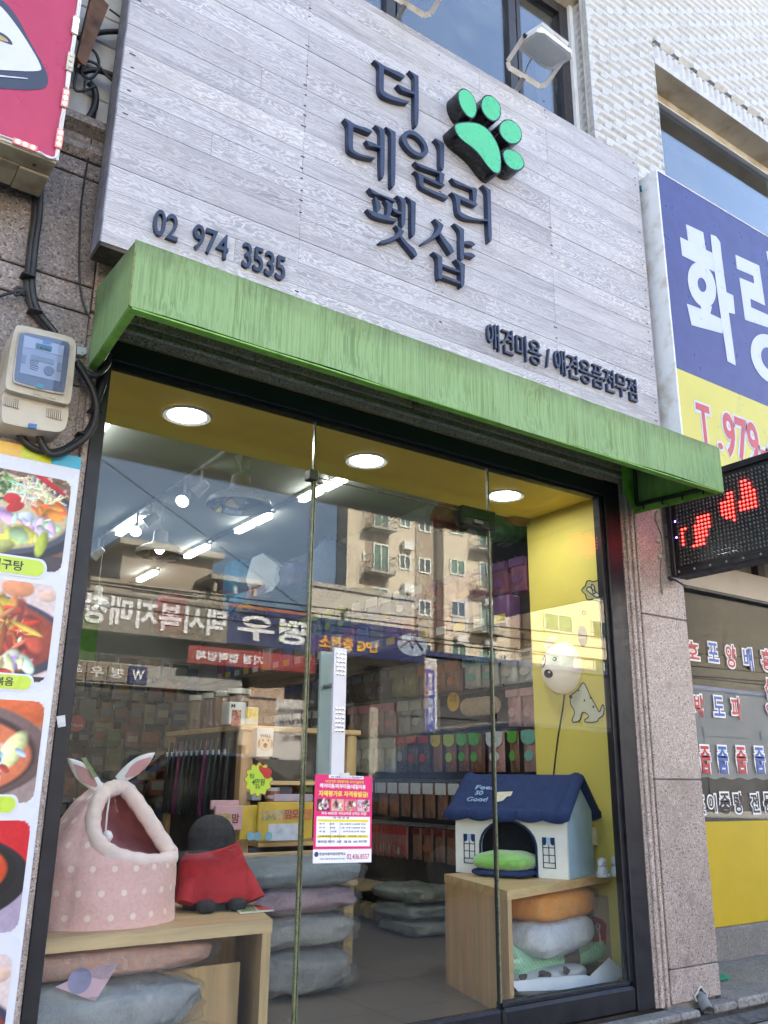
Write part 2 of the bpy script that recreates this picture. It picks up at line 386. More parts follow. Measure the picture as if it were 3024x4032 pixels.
# ---------------------------------------------------------------- the building with its granite and tile cladding
bld = empty('commercial_building', 'white tiled building with pink granite ground floor', 'building', (2.2, 1, 0))
wall = MB()
wall.box((-6, -.02, 0), (.66, 6.6, 3.25)); wall.box((.66, -.02, 2.52), (3.50, .10, 3.25)); wall.box((3.46, -.02, 0), (3.80, .05, 3.25))
wall.box((3.80, .02, 2.62), (12, .5, 3.25))
wall.box((-26, -.02, 3.25), (1.0, .4, 13.5)); wall.box((1.0, -.02, 3.25), (3.33, .4, 4.1)); wall.box((1.0, -.02, 5.70), (3.33, .4, 13.5))  # width and height out of view are set to shade the street
wall.box((3.38, -.02, 3.25), (4.0, .4, 13.5)); wall.box((4.0, -.02, 3.25), (8, .4, 4.05)); wall.box((4.0, -.02, 5.50), (8, .4, 13.5)); wall.box((8, -.02, 3.25), (34, .4, 13.5)); wall.box((8, -.02, 0), (34, .4, 3.25)); wall.box((-26, -.02, 0), (-6, .4, 3.25))
wall.box((-26, 8.3, 3.3), (34, 8.6, 13.5)); wall.box((-26, .4, 13.2), (34, 8.3, 13.5))
add('wall_core', wall, M_TILEB, bld)
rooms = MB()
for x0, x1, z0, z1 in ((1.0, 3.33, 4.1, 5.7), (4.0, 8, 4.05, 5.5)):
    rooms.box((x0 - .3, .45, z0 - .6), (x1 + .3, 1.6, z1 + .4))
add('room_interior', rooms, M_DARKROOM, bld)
# granite panels: left pillar (beside the door frame), right pillar
def panel(p, q, m, yb=-.02, bev=.004): return add('granite_panel', MB().box((p[0], yb, p[1]), (q[0], -.05, q[1]), bev), m, bld)
zl = [.08, .62, 1.16, 1.70, 2.24, 2.508, 2.612, 3.03, 3.10]
for a, b in zip(zl[:-1], zl[1:]):
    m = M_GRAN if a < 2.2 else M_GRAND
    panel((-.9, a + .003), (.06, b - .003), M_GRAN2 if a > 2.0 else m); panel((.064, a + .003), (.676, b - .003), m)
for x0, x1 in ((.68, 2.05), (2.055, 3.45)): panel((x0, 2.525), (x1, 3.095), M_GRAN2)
for a, b in ((.085, .22), (.223, 1.02), (1.023, 1.80), (1.803, 2.58), (2.583, 3.25)):
    add('granite_panel', MB().box((3.462, -.02, a), (3.806, -.05, b), .005), M_GRAN, bld)
for a, b in ((-2.2, -.91), (-3.5, -2.21)):
    for c, d in ((.08, 1.1), (1.1, 2.2), (2.2, 3.1)): panel((a + .004, c + .003), (b - .004, d - .003), M_GRAN)
# architrave: thin granite reveal and bead round the shop opening
ar = MB().box((3.372, -.02, .08), (3.459, -.030, 2.47)); ar.box((.68, -.02, .08), (.727, -.030, 2.47)); ar.box((.68, -.02, 2.463), (3.459, -.032, 2.524))
add('architrave', ar, M_GRAN, bld)
bead = lambda pts: add('architrave_bead', MB().tube(pts, .011, 8), M_GRAN, bld, smooth=60)
bead([(3.405, -.036, .08), (3.405, -.036, 2.49)]); bead([(3.446, -.034, .08), (3.446, -.034, 2.52)]); bead([(.71, -.036, .08), (.71, -.036, 2.49)]); bead([(.69, -.040, 2.497), (3.44, -.040, 2.497)])
# cornice under the white tiles
for x0, x1 in ((-3.4, -.6), (-.595, .66), (.665, 2.0), (2.005, 3.48)):
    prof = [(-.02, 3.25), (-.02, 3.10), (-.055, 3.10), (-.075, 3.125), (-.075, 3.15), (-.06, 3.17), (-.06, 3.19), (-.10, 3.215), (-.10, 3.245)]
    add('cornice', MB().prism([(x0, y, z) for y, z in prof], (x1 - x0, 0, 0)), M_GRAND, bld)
# flat white tiles in the gap between the signs
for r in range(11):
    for c in range(5):
        x0 = -1.05 + c * .36 + (.17 if r % 2 else 0); x1 = min(x0 + .356, .66)
        if x1 - x0 > .03: add('plain_tile', MB().box((x0, -.021, 3.257 + r * .125), (x1, -.0465 - .001 * (c % 2), 3.379 + r * .125), .004), M_TILE, bld)

# sculpted tiles
def tile_mesh(L, H, T=.027):
    mb = MB(); A = (.20 * L, 0); D = (.34 * L, .56 * H); C = (.985 * L, .52 * H); B = (.93 * L, 0)
    f = lambda p, y=0.: (p[0] - L / 2, y, p[1])
    mb.face([f(p) for p in ((0, 0), A, D, C, B, (L, 0), (L, H), (0, H))])
    Ab, Bb = (.30 * L, 0), (.90 * L, 0)
    mb.face([f(D), f(Ab, .022), f(Bb, .022), f(C)]); mb.face([f(A), f(Ab, .022), f(D)]); mb.face([f(B), f(C), f(Bb, .022)])
    for P, Q in (((0, 0), (0, H)), ((0, H), (L, H)), ((L, H), (L, 0)), ((L, 0), B), (A, (0, 0))):
        mb.face([f(P), f(Q), f(Q, T), f(P, T)])
    return mb
TL, TH = .196, .0615
tw = add('tiled_wall', MB().box((3.34, -.0195, 4.05), (3.995, -.0215, 8)).box((4.0, -.0195, 5.50), (8, -.0215, 8)), M_TILEB, bld)
base_tile = None; far = MB(); spots = []
z = 4.02; r = 0
while z < 8.0:
    off = (r % 2) * TL / 2
    x = 3.362 - (TL - off if off else 0)
    while x < 7.6:
        x0, x1 = max(x, 3.364), x + TL - .003
        if z < 5.635: x1 = min(x1, 3.998)
        ok = x1 - x0 > .03
        if ok: spots.append((x0, x1, z))
        x += TL
    z += TH; r += 1
spots.sort(key=lambda s: (Vector((s[0], -.05, s[2])) - CAM).length)
tb = tile_mesh(TL - .003, TH - .003)
for k, (x0, x1, z) in enumerate(spots):
    sc = (x1 - x0) / (TL - .003); j = rnd.uniform(-.0012, .0012)
    if k < 300:
        if base_tile is None:
            keep = (tb.v, tb.f); mb = MB(); mb.v = [v + Vector(((x0 + x1) / 2, -.052, z)) for v in tb.v]; mb.f = tb.f
            base_tile = add('tile', mb, M_TILE, tw); base_off = WLOC[base_tile] - Vector(((x0 + x1) / 2, -.052, z)); base_tile.scale.x = 1
            if sc < .99: base_tile.scale.x = 1
        else: inst(base_tile, 'tile', Vector(((x0 + x1) / 2, -.052 + j, z)) + base_off, tw, scale=(sc, 1, 1))
    else:
        i = far.pts([Vector(((x0 + x1) / 2 + v.x * sc, -.052 + j + v.y, z + v.z)) for v in tb.v]); far.f += [tuple(i + q for q in f) for f in tb.f]
add('tile_field', far, M_TILE, tw, kind='stuff')
# reveal of the left upper window and the soldier course over the right one
sol = None
for k in range(50):
    x = 4.005 + k * .0645
    if sol is None:
        mb = MB(); s_ = tile_mesh(.162, .0625); mb.v = [Vector((x + v.z, -.054 + v.y, 5.475 + .081 + v.x)) for v in s_.v]; mb.f = s_.f
        sol = add('soldier_tile', mb, M_TILE, tw); so = WLOC[sol] - Vector((x, 0, 0))
    else: inst(sol, 'soldier_tile', so + Vector((x, 0, 0)), tw)
rv = None
for k in range(27):
    z = 4.02 + k * TH
    if rv is None:
        mb = MB(); s_ = tile_mesh(.112, TH - .003); mb.v = [Vector((3.362 + v.y, -.052 + .056 - v.x, z + v.z)) for v in s_.v]; mb.f = s_.f
        rv = add('reveal_tile', mb, M_TILE, tw); ro = WLOC[rv] - Vector((0, 0, z))
    else: inst(rv, 'reveal_tile', ro + Vector((0, 0, z)), tw)
sf = MB().prism([(1.0, -.052, 5.655), (3.36, -.052, 5.655), (3.36, .12, 5.60), (1.0, .12, 5.60)], (0, 0, .05))
add('window_soffit', sf, M_SOFFIT, bld)
sf = MB().prism([(4.0, -.05, 5.474), (8.0, -.05, 5.474), (8.0, .13, 5.455), (4.0, .13, 5.455)], (0, 0, .02)); sf.box((4.0, .10, 5.41), (8, .135, 5.46))
add('window_soffit', sf, M_SOFFIT, bld)
def window(x0, x1, z0, z1, y, mull, fm, fw=.05):
    f = MB().box((x0, y, z0), (x0 + fw, y + .06, z1)).box((x1 - fw, y, z0), (x1, y + .06, z1)).box((x0 + fw, y + .002, z1 - fw), (x1 - fw, y + .058, z1)).box((x0 + fw, y + .002, z0), (x1 - fw, y + .058, z0 + fw))
    for m in mull: f.box((m - .028, y + .004, z0 + fw), (m + .028, y + .056, z1 - fw)); f.box((m + .045, y + .012, z0 + fw), (m + .075, y + .05, z1 - fw))
    w = add('window', f, fm, bld)
    xs = [x0 + fw] + list(mull) + [x1 - fw]
    for a, b in zip(xs[:-1], xs[1:]): add('pane', MB().box((a, y + .03, z0 + fw), (b, y + .036, z1 - fw)), M_GLASSUP, w)
    return w
w1 = window(1.0, 3.33, 4.1, 5.61, .07, (2.0, 2.86), M_BRONZE, .07)
add('jamb_trim', MB().box((3.331, .05, 4.1), (3.361, .13, 5.62)), pm('white_pvc', (.75, .75, .73), .4, .05), w1)
window(4.0, 8.0, 4.05, 5.43, .10, (5.6, 7.0), pm('white_pvc', (.75, .75, .73), .4, .05), .03)

# ---------------------------------------------------------------- shop interior shell
FZ = .11
def floor_mat():
    m, nt, b, N, L = new_mat('shop_floor_tile'); v = coords(nt, kind='World')
    bt = N.new('ShaderNodeTexBrick'); L.new(v, bt.inputs['Vector']); bt.offset = 0; bt.inputs['Scale'].default_value = 1; bt.inputs['Brick Width'].default_value = .45; bt.inputs['Row Height'].default_value = .45; bt.inputs['Mortar Size'].default_value = .004
    bt.inputs['Color1'].default_value = (.17, .14, .115, 1); bt.inputs['Color2'].default_value = (.15, .125, .105, 1); bt.inputs['Mortar'].default_value = (.06, .05, .045, 1)
    L.new(mixc(nt, bt.outputs[0], (.10, .085, .075), ramp(nt, noise(nt, v, 4, 5), [(.4, 0.), (.7, .5)])), b.inputs['Base Color']); b.inputs['Roughness'].default_value = .35; return m
add('shop_floor', MB().box((.0, .0, -.08), (3.84, 6.5, FZ)), floor_mat(), kind='structure')
CZ = 2.98
add('shop_ceiling', MB().box((-.1, .84, CZ), (3.9, 6.5, CZ + .06)), M_CEIL, kind='structure')
M_WALLP = pm('shop_wall_paint', (.34, .345, .32), .8, .05, 2, space='World')
add('shop_wall_back', MB().box((-.1, 6.2, FZ), (3.82, 6.29, CZ)), M_WALLP, kind='structure')
add('shop_wall_side', MB().box((3.82, .84, FZ), (3.842, 6.2, CZ)), M_WALLP, kind='structure')
add('shop_wall_far_side', MB().box((-.1, .84, FZ), (-.02, 6.2, CZ)), M_WALLP, kind='structure')
SOZ, SOY, SWX = 2.50, .82, 3.55
add('display_soffit', MB().box((.50, .052, SOZ), (SWX + .27, SOY, SOZ + .05)).box((.50, SOY, SOZ), (SWX + .27, SOY + .02, CZ + .04)), M_YEL, kind='structure')
add('display_side_wall', MB().box((SWX, .052, FZ), (SWX + .03, SOY, SOZ)).box((SWX + .03, SOY - .03, FZ), (3.84, SOY + .01, SOZ)), M_YELW, kind='structure')
add('display_side_wall_left', MB().box((.58, .052, FZ), (.62, SOY, SOZ)), M_YELW, kind='structure')
for x, w_ in ((1.275, 'by the meter side jamb'), (2.207, 'over the glass door'), (3.118, 'by the yellow side wall')):
    c = (x, .54, SOZ)
    d = empty('downlight', 'round glowing downlight in the yellow soffit ' + w_, 'downlight', c, 'downlights in the yellow soffit')
    add('trim_ring', MB().lathe([(.082, -.001), (.108, -.001), (.108, -.006), (.101, -.010), (.082, -.006)], c, 40), pm('white_lamp_trim', (.72, .74, .72), .4, .05), d, smooth=40)
    add('diffuser', MB().lathe([(.0005, -.004), (.082, -.004), (.082, -.001)], c, 40), emit('downlight_glow', (1., .99, .94), 13), d)
# ---------------------------------------------------------------- glazed shop front
front = empty('glazed_entrance', 'black framed glass shop entrance under the green awning', 'entrance', (2.05, 0, .076))
fr = MB().box((.729, -.028, .078), (.776, .045, 2.46), .003); add('jamb', fr, M_FRAME, front)
fr = MB().box((3.262, -.028, .078), (3.371, .045, 2.46), .003).box((3.236, -.012, .19), (3.262, .03, 2.40), .002); add('jamb', fr, M_FRAME, front)
fr = MB().box((.776, -.026, 2.380), (3.262, .043, 2.459), .003).box((.776, -.012, 2.366), (3.236, .03, 2.380)); add('head_rail', fr, M_FRAME, front)
fr = MB().box((2.505, -.024, .078), (3.262, .043, .178), .012).box((2.512, -.012, .178), (3.236, .03, .196), .003); add('sill_rail', fr, M_FRAME, front)
fr = MB().box((.776, -.024, .078), (1.60, .043, .178), .012).box((.776, -.012, .178), (1.60, .03, .196), .003); add('sill_rail', fr, M_FRAME, front)
add('pane', MB().box((.776, -.005, .196), (1.598, .005, 2.366)), M_GLASS, front)
add('pane', MB().box((2.512, -.005, .196), (3.236, .005, 2.366)), M_GLASS, front)
add('transom_pane', MB().box((1.606, -.005, 2.142), (2.504, .005, 2.366)), M_GLASS, front)
for x in (1.5985, 2.5045): add('glass_edge', MB().box((x, -.0065, .196), (x + .007, .0065, 2.366)), M_GEDGE, front)
door = add('door', MB().box((1.612, -.024, .086), (2.498, .024, .178), .010), M_FRAME, front)
add('leaf', MB().box((1.612, -.0055, .178), (2.498, .0055, 2.132)), M_GLASS, door)
add('leaf_edge', MB().box((1.6095, -.007, .19), (1.613, .007, 2.13)).box((1.612, -.004, 2.1325), (2.498, .004, 2.135)), M_GEDGE, door)
add('leaf_edge', MB().box((2.4972, -.006, .19), (2.5005, .006, 2.05)), M_BLACK, door)
add('patch_fitting', MB().box((1.575, -.022, 2.115), (1.615, .022, 2.155), .003), pm('dark_green_metal', (.035, .045, .03), .35), door)
lk = add('pivot_box', MB().box((2.335, -.026, 2.07), (2.535, .026, 2.155), .006), pm('glossy_black', (.008, .009, .008), .15, coat=.5), door)
add('pivot_box_lower', MB().box((2.345, -.031, 2.066), (2.49, .031, 2.108), .006), MATS['glossy_black'], lk)
def lettering(name, s, mat, parent, o, U, V, w, h, depth=.002, bold=0., label=None, **kw):
    """raised or printed text: the glyphs fill the box w x h from corner o along U and V"""
    cu = bpy.data.curves.new('glyphs', 'FONT'); cu.body = s; cu.resolution_u = kw.get('res', 4); cu.offset = bold; cu.extrude = .5; cu.align_x = kw.get('align', 'LEFT')
    cu.space_line = kw.get('line', 1.0); cu.space_character = kw.get('track', 1.0)
    ob = bpy.data.objects.new('glyphs', cu); COL.objects.link(ob)
    me = bpy.data.meshes.new_from_object(ob)
    V3 = [v.co.copy() for v in me.vertices]; F = [tuple(p.vertices) for p in me.polygons]
    bpy.data.objects.remove(ob); bpy.data.curves.remove(cu); bpy.data.meshes.remove(me)
    lo = [min(v[k] for v in V3) for k in (0, 1)]; hi = [max(v[k] for v in V3) for k in (0, 1)]
    U = Vector(U).normalized(); V = Vector(V).normalized(); Nn = U.cross(V); o = Vector(o)
    mb = MB(); mb.v = [o + U * ((v.x - lo[0]) / (hi[0] - lo[0]) * w) + V * ((v.y - lo[1]) / (hi[1] - lo[1]) * h) + Nn * ((v.z + .5) * depth) for v in V3]
    mb.f = F
    if kw.get('split'):
        n = len(mb.v); par = list(range(n))
        def find(i):
            while par[i] != i: par[i] = par[par[i]]; i = par[i]
            return i
        for f in F:
            for q in f[1:]: par[find(f[0])] = find(q)
        iv = {}
        for i in range(n):
            r = find(i); a = (mb.v[i] - o).dot(U); lo_, hi_ = iv.get(r, (a, a)); iv[r] = (min(lo_, a), max(hi_, a))
        grp = []
        for r, (a, b) in sorted(iv.items(), key=lambda t: t[1]):
            if grp and a < grp[-1][1] + kw.get('gap', -.001): grp[-1][1] = max(grp[-1][1], b); grp[-1][2].add(r)
            else: grp.append([a, b, {r}])
        for a, b, rs in grp:
            idx = [i for i in range(n) if find(i) in rs]; mp = {i: k for k, i in enumerate(idx)}; m2 = MB(); m2.v = [mb.v[i] for i in idx]; m2.f = [tuple(mp[i] for i in f) for f in F if f[0] in mp]; last = add(kw.get('pname', 'raised_character'), m2, mat, parent, recalc=False)
        return last
    return add(name, mb, mat, parent, label=label, recalc=False)
lettering('lettering', '423-0124', pm('grey_print', (.4, .4, .4), .5), lk, (2.40, -.0312, 2.083), (1, 0, 0), (0, 0, 1), .05, .014, .0006, .01)
# flat steel pull handle: bar outside, bar inside, stand-offs, punched dots
hd = empty('pull_handle', None, None, (1.705, 0, .75)); hd.parent = front; hd.location = Vector((1.705, 0, .75)) - WLOC[front]
for k in ('label', 'category'):
    if k in hd: del hd[k]
add('handle_bar', MB().box((1.678, -.072, .80), (1.733, -.056, 1.467), .002), pm('satin_silver', (.60, .60, .63), .38, .04, 5, metal=.25), hd)
add('inner_bar', MB().box((1.694, .05, .80), (1.748, .064, 1.468), .002), pm('grey_green_metal', (.33, .42, .40), .35, .05), hd)
for z in (.92, 1.335): add('stand_off', MB().lathe([(.008, 0), (.013, .005), (.013, .04), (.009, .045), (.009, .13)], (1.715, -.062, z), 12, (0, 1, 0)), pm('dull_steel', (.35, .34, .33), .35, .1, metal=1), hd, smooth=50)
dots = MB()
for z0 in (1.448, 1.248):
    for r in range(6):
        for c in range(3): dots.lathe([(.0056, 0.), (.0048, .0024), (.0005, .003)], (1.6925 + c * .0135, -.0722, z0 - r * .0155), 8, (0, -1, 0))
add('punched_dots', dots, pm('bright_steel_dots', (.75, .75, .76), .2, .1, metal=1), hd, kind='stuff')

# ---------------------------------------------------------------- green awning
def awning_mat():
    m, nt, b, N, L = new_mat('green_awning_canvas'); v = coords(nt, kind='World')
    s = coords(nt, scale=(1, 1, .012), kind='World'); g = (.37, .55, .235)
    st = ramp(nt, noise(nt, s, 150, 2, .5), [(.50, 0.), (.58, .8)]); st2 = ramp(nt, noise(nt, s, 340, 2, .5), [(.52, 0.), (.62, .7)])
    mx_ = N.new('ShaderNodeMath'); mx_.operation = 'MAXIMUM'; L.new(st, mx_.inputs[0]); L.new(st2, mx_.inputs[1])
    s3 = coords(nt, scale=(1, 1, .5), kind='World'); sb = ramp(nt, noise(nt, s3, 7, 5, .7), [(.30, .25), (.62, 1.)])
    mu = N.new('ShaderNodeMath'); mu.operation = 'MULTIPLY'; L.new(mx_.outputs[0], mu.inputs[0]); L.new(sb, mu.inputs[1])
    c = mixc(nt, g, (.15, .25, .085), mu.outputs[0])
    s2 = coords(nt, scale=(1, 1, .10), kind='World'); c = mixc(nt, c, (.36, .60, .27), ramp(nt, noise(nt, s2, 26, 4, .6), [(.5, 0.), (.75, .55)]))
    ed = N.new('ShaderNodeSeparateXYZ'); L.new(v, ed.inputs[0])
    mr = N.new('ShaderNodeMapRange'); L.new(ed.outputs[2], mr.inputs[0]); mr.inputs[1].default_value = 2.41; mr.inputs[2].default_value = 2.49
    m2 = N.new('ShaderNodeMath'); m2.operation = 'MULTIPLY'; L.new(mr.outputs[0], m2.inputs[0]); L.new(ramp(nt, noise(nt, v, 7, 6, .75), [(.35, .15), (.65, .85)]), m2.inputs[1])
    c = mixc(nt, c, (.12, .135, .075), m2.outputs[0])      # grime soaked into the top seam
    L.new(c, b.inputs['Base Color']); b.inputs['Roughness'].default_value = .6
    L.new(bump(nt, noise(nt, v, 260, 2), .12, .001), b.inputs['Normal'])
    b.inputs['Transmission Weight'].default_value = 0.; 
    tr = N.new('ShaderNodeBsdfTranslucent'); tr.inputs[0].default_value = (.22, .55, .08, 1)
    ms = N.new('ShaderNodeMixShader'); ms.inputs[0].default_value = .32; out = [n for n in N if n.type == 'OUTPUT_MATERIAL'][0]
    L.new(b.outputs[0], ms.inputs[1]); L.new(tr.outputs[0], ms.inputs[2]); L.new(ms.outputs[0], out.inputs[0]); return m
M_AWN = awning_mat()
aw = empty('awning', 'boxy lime green canvas awning streaked with dirt over the shop front', 'awning', (2.1, -.33, 2.26))
Q = {'fl': (.640, -.61), 'fr': (3.386, -.61), 'bl': (.688, -.056), 'br': (3.454, -.056)}
ZB, ZT, DB, DT = 2.265, 2.478, .045, .138            # front valance, and how much higher the sheet meets the wall
def sheet(a, b, t=.004, nrm=(0, -1, 0)):
    return MB().prism([(a[0], a[1], ZB), (b[0], b[1], ZB + DB), (b[0], b[1], ZT + DT), (a[0], a[1], ZT)], Vector(nrm) * -t)
def wavy_front(u, v):
    x = Q['fl'][0] + (Q['fr'][0] - Q['fl'][0]) * u; sag = .009 * math.sin(math.pi * v) * (math.sin(u * 19) ** 2 + .5 * math.sin(u * 47))
    return (x, -.61 + sag, ZB + (ZT - ZB) * v + (.004 * math.sin(u * 9) + .002 * math.sin(u * 31)) * (1 - v) + .0025 * math.sin(u * 23 + 1) * v)
add('front_valance', MB().grid(wavy_front, 90, 6), M_AWN, aw, smooth=40)
add('end_panel', sheet(Q['fl'], Q['bl'], .003, (-1, 0, 0)), M_AWN, aw)
add('end_panel', sheet(Q['fr'], Q['br'], .003, (1, 0, 0)), M_AWN, aw)
add('top_sheet', MB().prism([(Q['fl'][0] + .004, -.606, ZT + .001), (Q['fr'][0] - .004, -.606, ZT + .001), (Q['br'][0], Q['br'][1], ZT + DT + .001), (Q['bl'][0], Q['bl'][1], ZT + DT + .001)], (0, 0, .003)), M_AWN, aw)
M_HEM = pm('bright_green_hem', (.19, .44, .06), .6, .2, 20)
add('hem', MB().box((.65, -.609, ZB - .005), (3.38, -.578, ZB)), M_HEM, aw)
add('hem', MB().prism([(.643, -.607, ZB - .005), (.670, -.577, ZB - .005), (.716, -.06, ZB + DB - .005), (.690, -.06, ZB + DB - .005)], (0, 0, .004)), M_HEM, aw)
add('hem', MB().prism([(3.382, -.607, ZB - .005), (3.448, -.06, ZB + DB - .005), (3.448, -.06, ZB + DB + .05), (3.380, -.60, ZB + .04)], (-.004, 0, 0)), M_HEM, aw)
add('flap', MB().prism([(3.452, -.058, ZB + DB - .005), (3.372, -.058, ZB + DB + .11), (3.372, -.058, ZT + DT), (3.452, -.058, ZT + DT)], (0, .003, 0)), M_HEM, aw)
fm = pm('dark_green_steel_tube', (.012, .022, .012), .5)
bars = [((.67, -.585, ZB + .02), (3.36, -.585, ZB + .02)), ((.67, -.585, ZT - .015), (3.36, -.585, ZT - .015)), ((3.43, -.09, ZB + DB + .03), (3.43, -.09, ZT + DT - .01)), ((.715, -.09, ZB + DB + .01), (.715, -.09, ZT + DT - .01)), ((.665, -.58, ZB + .02), (.715, -.09, ZB + DB + .01)), ((3.36, -.58, ZB + .03), (3.43, -.09, ZB + DB + .035))]
for a, b in bars: add('frame_bar', MB().tube([a, b], .011, 6), fm, aw)
for k in range(4): add('eyelet_tie', MB().tube([(3.372 + .015 * k, -.52 + .125 * k, ZB + .05 + .01 * k), (3.362 + .015 * k, -.52 + .125 * k, ZB + .022 + .01 * k), (3.366 + .015 * k, -.52 + .125 * k, ZB + .008 + .01 * k)], .005, 6), M_BLACK, aw)
add('seam', MB().tube([(.640, -.612, ZB), (.640, -.612, ZT)], .003, 6), pm('rusty_green_edge', (.20, .24, .08), .7, .4, 40), aw)

# small bracket with screws and a socket plate on the lintel
add('bracket_plate', MB().box((2.045, -.062, 2.53), (2.08, -.0515, 2.56), .002), pm('old_brass', (.18, .14, .08), .4, .3, metal=.6), label='tiny brown socket plate screwed to the granite lintel under the awning', cat='plate')
# ---------------------------------------------------------------- plank-clad name board
def plank_mat():
    m, nt, b, N, L = new_mat('whitewashed_plank')
    v = coords(nt, scale=(1, 1, 1), rnd_off=True); vs_ = coords(nt, scale=(.16, 1, 1.0), rnd_off=True); vf = coords(nt, scale=(.05, 1, 1), rnd_off=True)
    base = ramp(nt, noise(nt, vs_, 9, 5, .6, .8), [(.28, (.245, .234, .242)), (.5, (.352, .341, .349)), (.72, (.455, .447, .455))])
    # cathedral figure: growth rings cut lengthwise by the board
    def mth(op, x_, y_=None):
        n = N.new('ShaderNodeMath'); n.operation = op
        for k, q in enumerate((x_, y_)):
            if q is None: continue
            if isinstance(q, (int, float)): n.inputs[k].default_value = q
            else: L.new(q, n.inputs[k])
        return n.outputs[0]
    tc_ = N.new('ShaderNodeTexCoord'); sp_ = N.new('ShaderNodeSeparateXYZ'); L.new(tc_.outputs['Object'], sp_.inputs[0])
    zc = mth('ADD', mth('SUBTRACT', sp_.outputs[2], .05), mth('MULTIPLY', mth('SUBTRACT', noise(nt, coords(nt, scale=(2.6, 1, .2), rnd_off=True), 1.2, 2), .5), .12))
    val = mth('ADD', mth('MULTIPLY', mth('MULTIPLY', zc, zc), 1500.), mth('MULTIPLY', noise(nt, coords(nt, scale=(2.4, 1, 7), rnd_off=True), 1.6, 4, .6), 13.))
    lines = ramp(nt, mth('FRACT', val), [(.0, .35), (.10, .0), (.50, .0), (.82, 1.), (.96, .5), (1., .35)])
    msk = ramp(nt, noise(nt, vs_, 6, 3, .5, .5), [(.36, .10), (.58, 1.)])
    mu = N.new('ShaderNodeMath'); mu.operation = 'MULTIPLY'; L.new(lines, mu.inputs[0]); L.new(msk, mu.inputs[1])
    c = mixc(nt, base, (.63, .62, .625), mu.outputs[0])
    fine = ramp(nt, noise(nt, vf, 170, 4, .7), [(.44, 0.), (.68, .62)]); c = mixc(nt, c, (.60, .60, .625), fine)
    pore = ramp(nt, noise(nt, vf, 240, 3, .7), [(.60, 0.), (.74, .5)]); c = mixc(nt, c, (.17, .16, .175), pore)
    warm = ramp(nt, noise(nt, v, 1.7, 4, .6), [(.55, 0.), (.85, .28)]); c = mixc(nt, c, (.38, .29, .23), warm)
    oi = N.new('ShaderNodeObjectInfo'); c = mixc(nt, c, ramp(nt, oi.outputs['Random'], [(0., (.84, .83, .84)), (.5, (.96, .96, .97)), (1., (1., .99, .98))]), 1.0, 'MULTIPLY')
    drip = ramp(nt, noise(nt, coords(nt, scale=(6, 1, .5), kind='World'), 2.2, 5, .65), [(.55, 0.), (.85, .25)]); c = mixc(nt, c, (.22, .21, .20), drip)
    L.new(c, b.inputs['Base Color']); b.inputs['Roughness'].default_value = .62
    L.new(bump(nt, mu.outputs[0], .25, .002), b.inputs['Normal']); return m
M_PLANK = plank_mat()
SY = -.25
SX0, SX1, SZ0, SZ1 = .632, 3.458, 2.671, 4.312
board = empty('name_board', 'large sign board clad in whitewashed grey planks with raised navy letters', 'sign', ((SX0 + SX1) / 2, SY, SZ0))
add('backing_box', MB().box((SX0 + .002, SY + .012, SZ0 + .004), (SX1 - .002, -.12, SZ1 - .004)), pm('board_backing', (.10, .10, .115), .6, .2), board)
add('edge_trim', MB().box((SX0 - .004, SY + .001, SZ0 + .002), (SX0 + .0015, -.15, SZ1), .001), pm('grey_laminate_edge', (.20, .20, .24), .45, .3, 14), board)
add('edge_trim', MB().box((SX1 - .0015, SY + .001, SZ0 + .002), (SX1 + .004, -.15, SZ1), .001), MATS['grey_laminate_edge'], board)
add('bottom_trim', MB().box((SX0, SY + .004, SZ0 - .012), (SX1, -.14, SZ0 + .003), .001), pm('rusty_angle_iron', (.075, .05, .038), .7, .4, 16), board)
for s_ in ((1.3, 1.34), (2.6, 2.64)): add('wall_bracket', MB().box((s_[0], -.14, SZ0 + .1), (s_[1], -.05, SZ1 - .1)), MATS['rusty_angle_iron'], board)
nails = MB(); zr = SZ0; r = 0; prng = random.Random(3)
while zr < SZ1 - .01:
    z1 = min(zr + .1003, SZ1)
    cuts = [SX0] + ([1.36, 2.74] if r % 2 == 0 else [2.05] if r % 4 == 1 else [1.36 + .0, 3.0]) + [SX1]
    if r % 2: cuts = [SX0, .98 + .3 * ((r * 7) % 5) / 5 if r % 4 == 1 else 1.36, 2.74 if r % 4 == 1 else 2.30 + .1 * (r % 3), SX1]
    for a, b in zip(cuts[:-1], cuts[1:]):
        j = prng.uniform(-.0007, .0007); gp_ = .0011 if (r * 5) % 3 == 0 else .0004
        add('plank', MB().box((a + .0004, SY + j, zr + gp_), (b - .0004, SY + .011, z1 - .0004), .0007), M_PLANK, board)
    for xx in (.665, 1.36, 2.05, 2.74, 3.43):
        for zz in (zr + .02, zr + .075): 
            if prng.random() < .6: nails.box((xx + prng.uniform(-.012, .012) - .003, SY - .0012, zz - .0025), (xx + .003 + prng.uniform(-.002, .005), SY + .002, zz + .0022))
    zr = z1; r += 1
add('nail_heads', nails, pm('black_nail', (.012, .012, .02), .5), board, kind='stuff')

